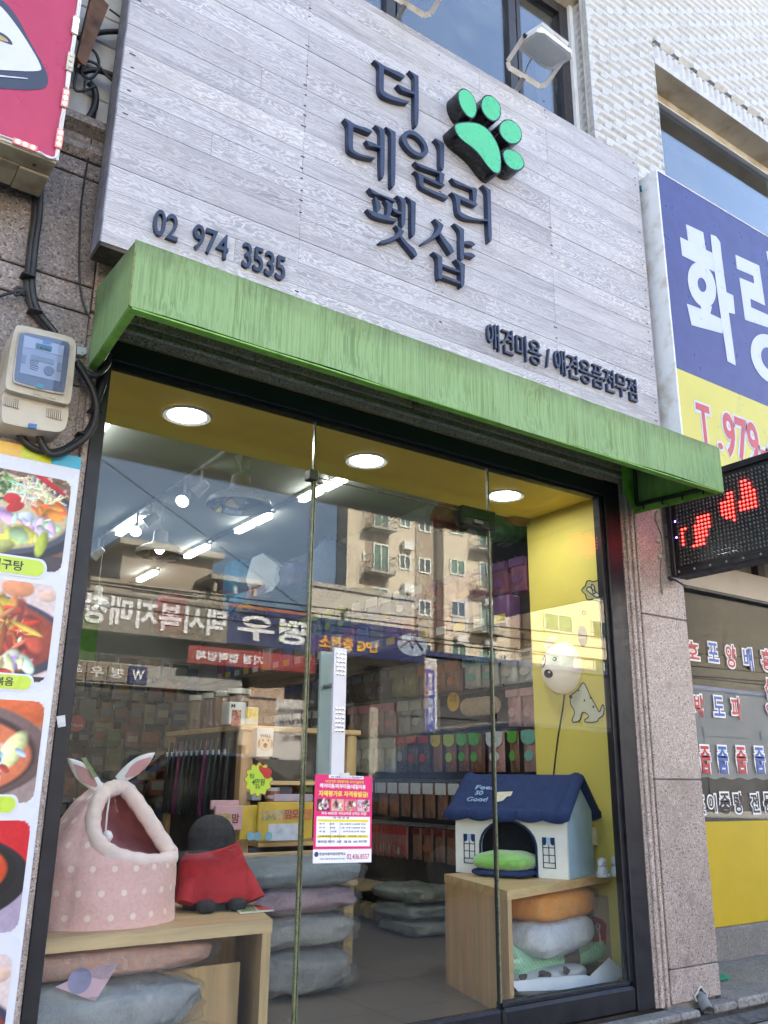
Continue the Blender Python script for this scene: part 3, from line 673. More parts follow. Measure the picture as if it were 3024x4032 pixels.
M_NAVY = pm('navy_letter_face', (.022, .034, .075), .42, .25, 22)
KA = crop(1320, 200, 400); KB = crop(1320, 450, 400); KC = crop(1400, 700, 400); KD = crop(1600, 650, 400); KE = crop(1700, 300, 420)
LD = .026
_lz = [0]
def stroke(K, pts, depth=LD, mat=None, parent=None, sm=1, name='letter_stroke'):
    _lz[0] = (_lz[0] + 1) % 5
    y = SY - depth - .0009 * _lz[0]
    P = [WY(*K(*p), y) for p in pts]
    if sm: P = soften(P)
    return add(name, MB().prism(P, (0, depth + .0009 * _lz[0] - .0005, 0)), mat or M_NAVY, parent)
def soften(P):
    """round only the blunt corners of a traced outline, keep sharp tips"""
    Q = []
    n = len(P)
    for k in range(n):
        a, b, c = P[k - 1], P[k], P[(k + 1) % n]
        ang = (a - b).angle(c - b) if (a - b).length > 1e-6 and (c - b).length > 1e-6 else 0
        if ang > math.radians(110): Q += [b.lerp(a, .2), b.lerp(c, .2)]
        else: Q.append(b)
    return Q
def letter(*strokes):
    L_ = empty('raised_letter', None, None, WY(*strokes[0][0](*strokes[0][1][0]), SY)); L_.parent = board; L_.location = WLOC[L_] - WLOC[board]
    for K, p in strokes: stroke(K, p, parent=L_)
    return L_
letter((KA, [(630, 150), (660, 148), (800, 240), (920, 300), (1020, 335), (1060, 350), (1125, 400), (1138, 430), (1105, 450), (930, 355), (800, 292), (795, 400), (792, 640), (810, 675), (900, 725), (1040, 770), (1215, 825), (1195, 850), (1080, 840), (930, 800), (800, 745), (745, 690), (722, 620), (720, 400), (722, 260), (700, 210)]),
       (KA, [(1210, 318), (1360, 410), (1365, 700), (1362, 1170), (1335, 1235), (1308, 1220), (1298, 1100), (1298, 700), (1298, 440), (1270, 390)]),
       (KA, [(1015, 545), (1080, 570), (1200, 630), (1300, 670), (1300, 712), (1200, 680), (1095, 645), (1055, 600)]))
letter((KB, [(150, 65), (180, 65), (300, 150), (440, 205), (490, 210), (570, 250), (608, 285), (590, 310), (450, 255), (298, 195), (292, 380), (290, 560), (320, 600), (420, 650), (540, 680), (665, 705), (640, 725), (480, 700), (350, 660), (260, 610), (225, 560), (217, 450), (220, 230), (213, 160)]),
       (KB, [(652, 172), (690, 180), (810, 255), (810, 500), (805, 970), (780, 1045), (750, 1025), (740, 900), (740, 560), (740, 300), (715, 240)]),
       (KB, [(505, 420), (600, 455), (742, 520), (742, 555), (660, 530), (560, 515), (535, 470)]),
       (KB, [(825, 203), (860, 215), (988, 290), (988, 600), (980, 1150), (945, 1195), (918, 1170), (915, 900), (918, 330), (890, 270)]))
li = letter((KE, [(52, 968), (80, 972), (197, 1045), (195, 1250), (193, 1420), (175, 1460), (148, 1440), (135, 1350), (137, 1130), (115, 1045)]),
       (KD, [(143, -65), (200, -30), (330, 20), (480, 85), (560, 105), (628, 150), (615, 230), (602, 302), (545, 285), (546, 140), (420, 95), (250, 40), (185, -2)]),
       (KD, [(130, 95), (165, 100), (275, 165), (420, 225), (560, 290), (600, 300), (635, 330), (605, 350), (500, 310), (280, 200), (278, 320), (300, 350), (420, 405), (560, 460), (600, 460), (660, 500), (690, 540), (665, 560), (480, 480), (300, 395), (245, 360), (215, 310), (210, 210), (190, 140)]))
ro_ = [WY(*KB(*p), SY - LD) for p in [(1085, 400), (1105, 310), (1160, 265), (1240, 255), (1330, 290), (1430, 375), (1500, 480), (1527, 580), (1515, 640), (1470, 685), (1390, 693), (1290, 660), (1180, 570), (1110, 470)]]
ri_ = [WY(*KB(*p), SY - LD) for p in [(1163, 385), (1172, 345), (1210, 325), (1260, 328), (1330, 362), (1400, 430), (1445, 500), (1463, 565), (1450, 610), (1405, 632), (1340, 618), (1250, 555), (1190, 470)]]
add('letter_stroke', MB().ring(smooth_loop(ro_), smooth_loop(ri_), (0, LD - .0005, 0)), M_NAVY, li)
letter((KD, [(742, 207), (800, 240), (950, 310), (1060, 365), (1110, 365), (1160, 400), (1150, 500), (1140, 622), (1095, 602), (1090, 500), (1080, 405), (950, 350), (800, 300), (775, 260)]),
       (KD, [(735, 440), (790, 455), (880, 500), (1000, 555), (1095, 598), (1145, 622), (1170, 645), (1150, 662), (1100, 655), (1000, 610), (885, 555), (880, 660), (885, 750), (920, 785), (1050, 845), (1200, 880), (1332, 885), (1332, 918), (1200, 905), (1000, 885), (900, 845), (845, 790), (825, 700), (815, 560), (790, 490)]),
       (KD, [(1240, 325), (1265, 328), (1378, 408), (1385, 650), (1390, 900), (1398, 1150), (1390, 1245), (1360, 1262), (1345, 1150), (1335, 900), (1328, 650), (1322, 450), (1295, 385)]))
letter((KC, [(225, 162), (330, 225), (450, 280), (560, 320), (640, 350), (660, 385), (640, 392), (540, 350), (420, 290), (290, 258), (262, 220)]),
       (KC, [(315, 310), (345, 325), (400, 400), (418, 470), (400, 530), (365, 560), (345, 548), (345, 480), (330, 390)]),
       (KC, [(478, 358), (520, 370), (612, 440), (600, 520), (560, 640), (505, 620), (520, 540), (525, 440), (500, 390)]),
       (KC, [(190, 505), (280, 545), (400, 585), (505, 615), (560, 645), (690, 690), (670, 712), (560, 700), (420, 670), (300, 630), (255, 590)]),
       (KC, [(600, 490), (650, 510), (753, 560), (753, 595), (680, 580), (630, 550)]),
       (KC, [(672, 285), (700, 290), (820, 360), (820, 560), (812, 750), (770, 815), (752, 780), (752, 560), (752, 400), (730, 350)]),
       (KC, [(828, 302), (985, 400), (980, 700), (975, 925), (938, 962), (915, 930), (912, 700), (912, 410), (890, 365)]),
       (KC, [(655, 775), (690, 780), (792, 870), (775, 910), (755, 950), (720, 970), (640, 1010), (540, 1050), (420, 1068), (395, 1045), (410, 1028), (520, 1000), (640, 940), (700, 890), (705, 850), (685, 810)]),
       (KC, [(757, 945), (800, 1000), (880, 1085), (960, 1150), (1000, 1220), (1010, 1270), (975, 1295), (930, 1230), (860, 1145), (790, 1060), (725, 965)]))
letter((KD, [(460, 875), (490, 880), (612, 980), (590, 1040), (565, 1105), (510, 1160), (400, 1230), (290, 1285), (262, 1275), (275, 1250), (380, 1190), (480, 1100), (520, 1020), (518, 970), (490, 920)]),
       (KD, [(565, 1105), (600, 1150), (680, 1250), (740, 1310), (780, 1410), (770, 1430), (725, 1445), (660, 1340), (580, 1220), (540, 1150)]),
       (KD, [(778, 948), (815, 960), (942, 1050), (945, 1300), (948, 1530), (905, 1558), (885, 1530), (880, 1300), (877, 1090), (850, 1040)]),
       (KD, [(946, 1240), (1030, 1235), (1090, 1255), (1132, 1300), (1080, 1322), (1020, 1300), (946, 1280)]),
       (KD, [(946, 1425), (1040, 1425), (1100, 1450), (1133, 1490), (1100, 1510), (1030, 1490), (946, 1465)]),
       (KD, [(435, 1415), (470, 1420), (588, 1500), (588, 1600), (588, 1780), (585, 1840), (555, 1868), (530, 1840), (522, 1700), (520, 1530), (500, 1480)]),
       (KD, [(803, 1535), (840, 1545), (960, 1625), (955, 1800), (948, 1960), (915, 1995), (892, 1970), (890, 1800), (888, 1680), (870, 1620)]),
       (KD, [(586, 1610), (700, 1655), (891, 1730), (891, 1765), (720, 1700), (586, 1650)]),
       (KD, [(586, 1785), (700, 1830), (891, 1905), (893, 1950), (760, 1895), (584, 1830)]))
# paw: deep black boxes with green faces
M_PAWK = pm('black_acrylic_box', (.008, .008, .010), .28, .3, 12)
M_PAWG = pm('green_acrylic_face', (.075, .48, .215), .3, .05, 8)
paw = empty('paw_emblem', 'green paw print emblem of five deep black letter boxes', 'emblem', WY(1850, 560, SY))
PD = .082
for pts in ([(357, 790), (375, 755), (430, 735), (560, 722), (680, 735), (780, 770), (870, 835), (950, 940), (1010, 1050), (1050, 1160), (1068, 1290), (1065, 1440), (1050, 1490), (1015, 1508), (960, 1485), (880, 1410), (790, 1280), (730, 1200), (640, 1110), (540, 1040), (450, 970), (390, 890)],
            [(415, 300), (430, 240), (480, 207), (540, 215), (600, 260), (650, 340), (685, 430), (693, 520), (675, 600), (640, 640), (590, 640), (530, 590), (470, 500), (430, 400)],
            [(773, 430), (800, 350), (850, 308), (920, 310), (990, 360), (1045, 440), (1068, 530), (1055, 620), (1020, 670), (960, 695), (890, 665), (820, 590), (780, 510)],
            [(1053, 810), (1080, 740), (1130, 698), (1190, 685), (1270, 705), (1350, 780), (1390, 870), (1390, 950), (1350, 1020), (1280, 1050), (1200, 1035), (1120, 970), (1065, 890)],
            [(1108, 1220), (1130, 1165), (1180, 1140), (1240, 1148), (1330, 1190), (1400, 1270), (1432, 1350), (1415, 1410), (1360, 1455), (1290, 1455), (1200, 1410), (1140, 1330)]):
    P = smooth_loop([WY(*KE(*p), SY - PD) for p in pts], 2)
    c = sum(P, Vector()) / len(P)
    O = [p + (p - c).normalized() * .0065 for p in P]
    bx = add('pad_box', MB().prism(O, (0, PD - .0003, 0)), M_PAWK, paw)
    add('pad_face', MB().prism([p + Vector((0, -.0012, 0)) for p in P], (0, .001, 0)), M_PAWG, bx)
# small raised lettering: phone number and the trade
F = crop(250, 800, 500)
def on_board(name, s, p0, p1, zh, bold=.02, **kw):
    a = WY(*p0, SY - .014); b = WY(*p1, SY - .014)
    o = lettering(name, s, M_NAVY, board, (a.x, SY - .0005, a.z), (1, 0, 0), (0, 0, 1), b.x - a.x, zh, .016, bold, split=True, gap=kw.get('gap', -.001)); return o
on_board('lettering', '02  974  3535', F(1165, 395), (1122, 1095), .102, .010)
a0 = crop(1880, 1300, 400)(165, 270); a1 = crop(2200, 1400, 360)(1440, 900)
on_board('lettering', '애견미용 / 애견용품전무점', a0, a1, .125, .004, gap=.004)

# ---------------------------------------------------------------- floodlights on pipes over the board
M_WHITEP = pm('white_powder_coat', (.74, .74, .73), .4, .08, 12, tint=(.55, .50, .42))
M_LENS = pm('frosted_lens', (.50, .53, .53), .2, .06, 8, coat=.6)
def floodlight(label):
    """origin at the foot of the pipe on the board's top edge"""
    fl = empty('floodlight', label, 'floodlight', (0, 0, 0), 'floodlights over the name board')
    add('pipe', MB().tube([(0, .03, -.04), (.0, -.02, .0), (-.003, -.10, .052)], .013, 10), pm('grey_pipe', (.28, .29, .30), .45, .2, metal=.4), fl, smooth=50)
    br = MB().M
    mb = MB()
    yk = -.105; zk = .055
    path = [(-.115, yk - .145, zk + .065), (-.130, yk - .135, zk + .062), (-.130, yk - .02, zk + .008), (-.105, yk, zk), (.105, yk, zk), (.130, yk - .02, zk + .008), (.130, yk - .135, zk + .062), (.115, yk - .145, zk + .065)]
    for a, b in zip(path[:-1], path[1:]):
        a = Vector(a); b = Vector(b); d = (b - a).normalized(); n = Vector((0, 1, .9)).normalized(); w = d.cross(n).normalized() * .012; t = n * .003
        mb.prism([a + w, a - w, b - w, b + w], t)
    add('yoke', mb, M_WHITEP, fl)
    # head, tilted down and outwards
    T = Matrix.Translation((0, yk - .15, zk + .065)) @ Matrix.Rotation(math.radians(14), 4, 'X') @ Matrix.Rotation(math.radians(4), 4, 'Y') @ Matrix.Scale(.9, 4)
    hm = MB(); hm.M = T
    ol = [(sx * .135 if abs(q) == 1 else sx * .10, sy * .10 if abs(q) == 0 else sy * .072) for sx, sy, q in ((1, 1, 1), (1, 1, 0), (-1, 1, 0), (-1, 1, 1), (-1, -1, 1), (-1, -1, 0), (1, -1, 0), (1, -1, 1))]
    hm.prism([(x, y, -.028) for x, y in ol], (0, 0, .022))
    hm.prism([(x * .86, y * .80, -.006) for x, y in ol], (0, 0, .012))
    hm.box((-.105, -.062, .006), (.105, .062, .035), .004)
    head = add('head', hm, M_WHITEP, fl)
    fm_ = MB(); fm_.M = T
    for k in range(24): fm_.box((-.102 + k * .0086, -.066, .034), (-.0985 + k * .0086, .066, .055))
    add('cooling_fins', fm_, M_WHITEP, head, kind='stuff')
    lm = MB(); lm.M = T; lm.prism([(x * .84, y * .80, -.0295) for x, y in ol], (0, 0, .002)); add('lens', lm, M_LENS, head)
    pv = MB(); 
    for s_ in (-1, 1): pv.tube([(s_ * .10, yk - .14, zk + .065), (s_ * .136, yk - .14, zk + .065)], .010, 8)
    add('pivot_screws', pv, M_BLACK, fl)
    add('supply_cord', MB().tube(smooth_path([(0, yk - .07, zk + .08), (-.005, yk - .03, zk + .05), (-.003, yk - .002, zk + .01)]), .004, 6), pm('grey_cord', (.2, .2, .2), .5), fl)
    return fl
fl1 = floodlight('white floodlight with cracked lens on the board pipe nearest the tiled wall')
fl1.location = WY(*crop(1900, 100, 400)(450, 985), -.19); fl1.location.z = SZ1 + .005; 
fl2 = copy_tree(fl1, Vector((WY(1545, 72, -.19).x, -.19, SZ1 + .005)), label='white floodlight on the middle of the plank board, second from the tiled wall')
# ================================================================ left of the shop: neighbour's light box, meter, cables, menu board
b_ = crop(0, 0, 1000); a_ = crop(0, 1000, 1000); c_ = crop(0, 2000, 1000); d_ = crop(0, 3000, 1000)
YP = -.30
M_PINK = pm('crimson_sign_film', (.42, .035, .085), .35, .06, 4, space='World'); M_BEIGEM = pm('peeling_beige_paint', (.40, .34, .23), .55, .35, 8, tint=(.20, .15, .09)); M_NAVYF = pm('slate_print', (.045, .055, .085), .4, .1); M_OFFW = pm('pale_lilac_print', (.62, .63, .72), .4, .05)
box = empty('light_box_sign', 'crimson light box sign with cartoon corner and strips of lit diode modules', 'sign', (-.3, YP + .08, 2.86))
add('face', MB().box((-1.4, YP, 2.874), (.447, YP + .006, 4.3)), M_PINK, box)
add('edge_strip', MB().box((.4475, YP - .004, 2.868), (.460, YP + .012, 4.3), .002), M_WHITEP, box); add('edge_strip', MB().box((-1.4, YP - .004, 2.864), (.447, YP + .012, 2.8735), .002), M_WHITEP, box)
add('casing', MB().box((-1.4, YP + .013, 2.868), (.456, -.10, 4.3)), M_BEIGEM, box)
add('bottom_sheet', MB().box((-1.4, YP + .002, 2.858), (.455, YP + .085, 2.866), .002), M_BEIGEM, box)
add('bottom_sheet', MB().box((-1.4, YP + .07, 2.850), (.36, -.11, 2.857), .002), M_BEIGEM, box); add('bottom_cap', MB().box((.362, YP + .075, 2.848), (.452, -.105, 2.857), .002), M_BEIGEM, box)
add('wall_frame', MB().box((-1.3, -.10, 2.9), (-1.2, -.05, 4.2)).box((-.2, -.10, 2.9), (-.1, -.05, 4.2)), M_BEIGEM, box)
for xx in (.24, .40): add('screw', MB().lathe([(.006, 0), (.004, .003), (.0005, .004)], (xx, YP + .05, 2.858), 8, (0, 0, -1)), M_BLACK, box)
def flat(name, K, pts, mat, parent, y, t=.0006, sm=True):
    P = [WY(*K(*p), y) for p in pts]
    return add(name, MB().prism(smooth_loop(P, 2) if sm else P, (0, t, 0)), mat, parent)
art = flat('cartoon_outline', b_, [(-400, -300), (-40, -30), (20, 0), (110, 100), (200, 280), (308, 465), (318, 560), (250, 592), (0, 578), (-400, 560)], M_NAVYF, box, YP - .0015)  # navy outline printed round the pale cartoon shape
flat('cartoon_shape', b_, [(-380, -200), (-20, 15), (60, 100), (160, 240), (275, 435), (262, 470), (0, 456), (-380, 430)], M_OFFW, art, YP - .0028)
flat('cartoon_detail', b_, [(-60, 200), (0, 205), (60, 245), (92, 298), (40, 280), (-60, 240)], M_NAVYF, art, YP - .0040)
flat('cartoon_detail', b_, [(-60, 215), (0, 225), (45, 255), (60, 278), (0, 262), (-60, 240)], pm('tan_print', (.42, .31, .12), .5), art, YP - .0052)
flat('cartoon_line', b_, [(-60, 484), (0, 490), (90, 500), (182, 510), (182, 515), (90, 508), (0, 500), (-60, 494)], M_OFFW, art, YP - .0040, sm=False)
M_MODR = pm('pink_clear_module', (.62, .22, .22), .25, .2, coat=.6); M_MODW = pm('cream_module', (.55, .52, .42), .35)
def module(K, c, vertical, state):
    p = WY(*K(*c), YP - .006); w, h = (.011, .036) if vertical else (.036, .011)
    m_ = add('diode_module', MB().box((p.x - w, YP - .012, p.z - h), (p.x + w, YP - .0045, p.z + h), .002), M_MODR if state == 'red' else M_MODW, box)
    for k in (-1, 0, 1):
        q = Vector((p.x + (0 if vertical else k * .022), YP - .0122, p.z + (k * .022 if vertical else 0)))
        mt = {'red': emit('red_diode', (1, .22, .10), 9), 'white': emit('white_diode', (.75, .85, 1), 8), 'off': M_MODW}[state]
        add('diode', MB().lathe([(.0055, 0), (.0045, .003), (.0005, .004)], q, 8, (0, -1, 0)), mt, m_)
for c, v_, s_ in (((492, 170), True, 'white'), ((458, 408), True, 'off'), ((425, 645), True, 'red'), ((386, 910), True, 'red'), ((163, 950), False, 'red'), ((-140, 845), False, 'red')): module(b_, c, v_, s_)
for pts in ([(520, -60), (505, 110)], [(482, 235), (462, 345)], [(440, 470), (432, 575)], [(415, 715), (395, 780), (388, 845)], [(380, 980), (370, 1030), (320, 1035), (280, 1005), (245, 990)], [(90, 915), (30, 895), (-60, 860)]):
    add('white_lead', MB().tube(smooth_path([WY(*b_(*p), YP - .008) for p in pts]), .0035, 6), M_WHITEP, box, smooth=60)

# rusty bracket and cable tangle in the gap
M_RUST = pm('rusty_steel', (.115, .055, .03), .75, .45, 14, bmp=.2)
add('steel_bracket', MB().prism([WY(*b_(*p), -.16) for p in ((628, -60), (712, 35), (560, 430), (520, 400))], (0, .012, 0)).prism([WY(*b_(*p), -.16) for p in ((628, -60), (606, -60), (505, 370), (520, 400))], (0, .05, 0)), M_RUST, label='rusty angle iron bracket slanting between the two signs', cat='bracket')
def cable(name, K, pts, y, r, label, group=None, dy=None, mat=None):
    P = [WY(*K(*p), y if dy is None else y + dy[k]) for k, p in enumerate(pts)]
    return add(name, MB().tube(smooth_path(P, 3), r, 7), mat or M_CABLE, label=label, cat='cable', group=group, smooth=60)
cable('cable_loop', b_, [(810, 205), (700, 205), (640, 215), (560, 235), (510, 250)], -.10, .010, 'thick black conduit crossing behind the plank board near the rusty bracket')
cable('cable_loop', b_, [(770, 510), (700, 475), (600, 450), (540, 470), (490, 455)], -.11, .011, 'thick black conduit passing below the rusty bracket')
cable('cable_loop', b_, [(560, 300), (630, 340), (655, 440), (600, 520), (540, 500), (520, 450), (560, 390), (640, 420), (700, 500), (770, 555)], -.12, .0055, 'coiled black cable hanging under the rusty bracket')
cable('cable_loop', b_, [(580, 540), (620, 580), (630, 660), (600, 750), (550, 795), (525, 800)], -.085, .013, 'stub of thick black cable curving down to the granite cornice')
cable('cable_loop', b_, [(500, 480), (480, 560), (495, 600), (560, 590), (620, 565)], -.13, .005, 'thin black wire knotted beside the crimson sign')
cable('cable_loop', b_, [(715, 60), (770, 100), (830, 145)], -.11, .004, 'thin taut black wire above the thick conduits')
cable('drop_wire', b_, [(625, 740), (605, 850), (585, 1000), (555, 1150), (530, 1350), (522, 1500), (517, 1700), (520, 1850), (545, 2000), (590, 2080)], -.058, .0035, 'thin dark wire hanging down the granite wall beside the awning', dy=[0] * 10)

# electricity meter
YM = -.20
mt_ = empty('electricity_meter', 'beige electricity meter with glass window on the granite pillar', 'meter', WY(*a_(240, 1150), -.1))
M_CASE = pm('aged_beige_plastic', (.50, .45, .35), .4, .12, 7, tint=(.33, .27, .18))
def slab(name, pts, y0, y1, mat, parent, sm=True, it=2):
    P = [WY(*a_(*p), y0) for p in pts]; P = smooth_loop(P, it) if sm else P
    return add(name, MB().prism(P, (0, y1 - y0, 0)), mat, parent, smooth=35)
c0 = slab('lower_case', [(12, 880), (12, 1000), (10, 1085), (40, 1110), (370, 1168), (420, 1150), (442, 1100), (452, 960), (250, 900)], YM + .03, -.05, M_CASE, mt_)
c1 = slab('upper_case', [(100, 475), (125, 462), (300, 500), (465, 540), (500, 580), (490, 700), (468, 930), (455, 985), (390, 970), (60, 890), (35, 870), (40, 800), (70, 600)], YM, -.05, M_CASE, mt_, it=1)
slab('bezel', [(125, 492), (295, 525), (440, 560), (470, 590), (455, 720), (432, 900), (410, 922), (100, 848), (80, 820), (95, 700), (115, 540)], YM - .010, YM + .002, M_CASE, c1, it=1)
slab('window_recess', [(135, 505), (295, 537), (440, 570), (460, 600), (445, 720), (424, 895), (408, 908), (105, 836), (92, 815), (105, 700), (122, 545)], YM - .0115, YM - .0085, pm('window_shade', (.16, .17, .20), .4, .1), c1, it=1)
mp_ = slab('faceplate', [(160, 530), (420, 600), (392, 835), (130, 775)], YM - .0135, YM - .0105, pm('meter_faceplate', (.46, .48, .52), .45, .05), c1, sm=False)
for nm, pts, col in (('label', [(162, 535), (420, 603), (410, 668), (155, 605)], (.56, .58, .62)), ('display', [(205, 655), (355, 692), (350, 725), (200, 685)], (.26, .30, .31)), ('tag', [(235, 580), (342, 605), (336, 640), (230, 618)], (.05, .28, .30)), ('tag', [(283, 562), (338, 570), (332, 595), (278, 585)], (.12, .28, .55)), ('clip', [(145, 655), (175, 662), (165, 715), (138, 705)], (.30, .31, .33)), ('clip', [(380, 710), (405, 715), (398, 770), (373, 762)], (.32, .33, .36)), ('seal', [(243, 845), (292, 855), (287, 880), (238, 870)], (.05, .34, .33))):
    slab(nm, pts, YM - .0155, YM - .013, pm('meter_' + nm + str(int(col[2] * 100)), col, .4, .05), mp_, sm=False)
lettering('barcode', '|||||||||', M_BLACK, mp_, WY(*a_(262, 622), YM - .0163), (1, 0, -.02), (0, 0, 1), .03, .010, .0004, .03)
slab('button', [(290, 740), (315, 730), (345, 740), (358, 765), (345, 790), (320, 798), (295, 785), (285, 762)], YM - .016, YM - .013, pm('meter_button', (.16, .18, .20), .4), mp_)
for k in range(6): slab('print_line', [(195, 690 + k * 11), (255 - 6 * (k % 3), 704 + k * 11), (255 - 6 * (k % 3), 708 + k * 11), (195, 694 + k * 11)], YM - .0142, YM - .0133, M_BLACK, mp_, sm=False)
slab('cover_glass', [(135, 505), (295, 537), (440, 570), (460, 600), (445, 720), (424, 895), (408, 908), (105, 836), (92, 815), (105, 700), (122, 545)], YM - .021, YM - .019, glassm('meter_glass', (.86, .89, .95), .03), c1, it=1)
lettering('embossed_logo', 'kepco', M_CASE, c1, WY(*a_(215, 925), YM - .0004), (1, 0, 0), (0, 0, 1), .070, .016, .003, .03)
for x0 in (30, 310):
    for k in range(8): slab('vent_rib', [(x0 + k * 13, 925 + k * 2.2 + (75 if x0 > 100 else 0)), (x0 + 7 + k * 13, 926 + k * 2.2 + (75 if x0 > 100 else 0)), (x0 + 3 + k * 13, 985 + k * 3.5 + (75 if x0 > 100 else 0)), (x0 - 4 + k * 13, 984 + k * 3.5 + (75 if x0 > 100 else 0))], YM + .022, YM + .031, M_CASE, c0, sm=False)
slab('tag', [(190, 1105), (242, 1112), (238, 1140), (186, 1133)], YM + .02, YM + .03, pm('blue_seal', (.06, .16, .42), .4), c0, sm=False)
hg = slab('hinge_plate', [(505, 600), (560, 612), (572, 605), (565, 650), (545, 662), (503, 652)], -.075, -.05, M_STEEL, mt_, sm=False)

# cable bundles
for k, (o1, rr) in enumerate((((0, 0), .0125), ((26, 3), .011), ((-12, 0), .008))):
    cable('supply_cable', b_, [(240 + o1[0], 1180), (235 + o1[0], 1400), (205 + o1[0], 1600), (190 + o1[0], 1760), (180 + o1[0], 1840), (195 + o1[0], 1960), (230 + o1[0], 2050), (290 + o1[0], 2120), (340 + o1[0], 2180)], -.068 - .012 * (k % 2), rr, 'thick black supply cable running down the granite wall to the meter', 'supply cables to the meter')
for k, (pts, rr) in enumerate((([(500, 700), (545, 760), (600, 860), (630, 960), (630, 1040), (590, 1140), (520, 1210), (420, 1280), (330, 1300), (200, 1270), (130, 1190), (100, 1110)], .0115), ([(505, 720), (560, 800), (615, 900), (640, 1020), (600, 1160), (500, 1250), (380, 1310), (320, 1310), (270, 1240), (240, 1130)], .0115))):
    cable('looped_cable', a_, pts, -.085 - .02 * k, rr, 'black cable looping under the meter ' + ('from its left gland' if k == 0 else 'from its middle gland'))
cable('looped_cable', a_, [(690, 640), (720, 680), (700, 730), (640, 790), (590, 795), (550, 760), (520, 720)], -.10, .010, 'loose black cable end curling round the awning corner')
cable('looped_cable', a_, [(715, 650), (690, 800), (660, 900), (630, 980), (625, 1060)], -.052, .012, 'black cable running up beside the black door frame')
for p in ((180, 150), (225, 380), (620, 1030), (540, 1185)):
    q = WY(*a_(*p), -.085); add('cable_tie', MB().box((q.x - .022, -.108, q.z - .004), (q.x + .022, -.06, q.z + .004), .003), M_BLACK, label='small black cable tie round the cables by the meter', cat='cable tie', group='cable ties near the meter')
cable('tied_wire', a_, [(-30, 285), (60, 255), (110, 245), (150, 240), (130, 215), (100, 225), (95, 275), (130, 260), (160, 235)], -.09, .005, 'thin black wire tied to the supply cables')

# ---------------------------------------------------------------- menu board with food pictures
def vnoise(X, Z, s, seed):
    r = np.random.RandomState(seed); g = r.rand(64, 64); u = X * s + 100; v = Z * s + 100; i = np.floor(u).astype(int); j = np.floor(v).astype(int); f = u - i; h = v - j; f = f * f * (3 - 2 * f); h = h * h * (3 - 2 * h)
    return (g[i % 64, j % 64] * (1 - f) + g[(i + 1) % 64, j % 64] * f) * (1 - h) + (g[i % 64, (j + 1) % 64] * (1 - f) + g[(i + 1) % 64, (j + 1) % 64] * f) * h
class Canvas:
    """a printed picture drawn shape by shape, kept as colours on a fine sheet"""
    def __init__(s, w, h, nx, ny, bg, seed=0):
        s.w, s.h, s.nx, s.ny = w, h, nx, ny; s.X, s.Z = np.meshgrid(np.linspace(0, w, nx), np.linspace(0, h, ny)); s.I = np.ones((ny, nx, 3)) * np.array(lin(bg)); s.r = random.Random(seed); s.k = seed
    def blend(s, m, col):
        s.I = s.I * (1 - m[..., None]) + np.array(col) * m[..., None]
    def ell(s, x, z, rx, rz, col, rot=0., soft=.15, shade=.35):
        c, n = math.cos(rot), math.sin(rot); U = ((s.X - x) * c + (s.Z - z) * n) / rx; V = (-(s.X - x) * n + (s.Z - z) * c) / rz; d = np.sqrt(U * U + V * V)
        m = np.clip((1 - d) / soft, 0, 1); col = np.array(lin(col)); sh = 1 + shade * (V * .6 - U * .4) - shade * .35 * d
        s.I = s.I * (1 - m[..., None]) + (col[None, None] * np.clip(sh, .25, 1.6)[..., None]) * m[..., None]; return s
    def rect(s, x0, x1, z0, z1, col):
        s.blend(((s.X >= x0) & (s.X <= x1) & (s.Z >= z0) & (s.Z <= z1)).astype(float), lin(col)); return s
    def scatter(s, n, x, z, rx, rz, size, cols, asp=.5):
        for _ in range(n * 2):
            a = s.r.uniform(0, 6.283); q = math.sqrt(s.r.random()); sz = size * s.r.uniform(.35, 1.15)
            s.ell(x + rx * q * math.cos(a), z + rz * q * math.sin(a), sz, sz * asp * s.r.uniform(.6, 1.3), tuple(max(0, min(255, q * (.75 + .5 * s.r.random()))) for q in s.r.choice(cols)), s.r.uniform(0, 3.14), .25, .8)
        return s
    def grain(s, amt=.25, sc=90):
        s.I = s.I * (1 - amt / 2 + amt * vnoise(s.X, s.Z, sc, s.k)[..., None]); return s
    def corners(s, rad, col):
        x = np.minimum(s.X, s.w - s.X); z = np.minimum(s.Z, s.h - s.Z); m = (x < rad) & (z < rad) & ((rad - x) ** 2 + (rad - z) ** 2 > rad * rad); s.blend(m.astype(float), lin(col)); return s
    def sheet(s, name, o, U, V, parent, label=None, mat=None):
        o = Vector(o); U = Vector(U); V = Vector(V); mb = MB(); nx, ny = s.nx, s.ny
        mb.v = [o + U * x + V * z for x, z in zip(s.X.ravel(), s.Z.ravel())]
        mb.f = [(j * nx + i, j * nx + i + 1, (j + 1) * nx + i + 1, (j + 1) * nx + i) for j in range(ny - 1) for i in range(nx - 1)]
        col = np.ones((ny * nx, 4)); col[:, :3] = np.clip(s.I.reshape(-1, 3), 0, 1)
        return add(name, mb, mat or printm(), parent, label=label, recalc=False, vcol=col)
YB = -.075
menu = empty('menu_board', 'tall white restaurant menu board with food pictures and green captions', 'menu board', (.3, YB, .1))
MX = .700
add('panel', MB().box((-1.2, YB, .10), (MX, YB + .024, 1.987), .002), pm('glossy_white_board', (.66, .67, .72), .25, .03, 3), menu)
for x0, x1, c in ((-1.2, .515, (222, 178, 70)), (.515, .608, (196, 200, 30)), (.608, MX, (60, 165, 195))): add('colour_block', MB().box((x0, YB - .001, 1.945), (x1 - .0005, YB - .0001, 1.9865)), pm('menu_block%d' % c[2], lin(c), .3, .04), menu)
M_LIME = pm('lime_caption', lin((190, 212, 70)), .3, .05)
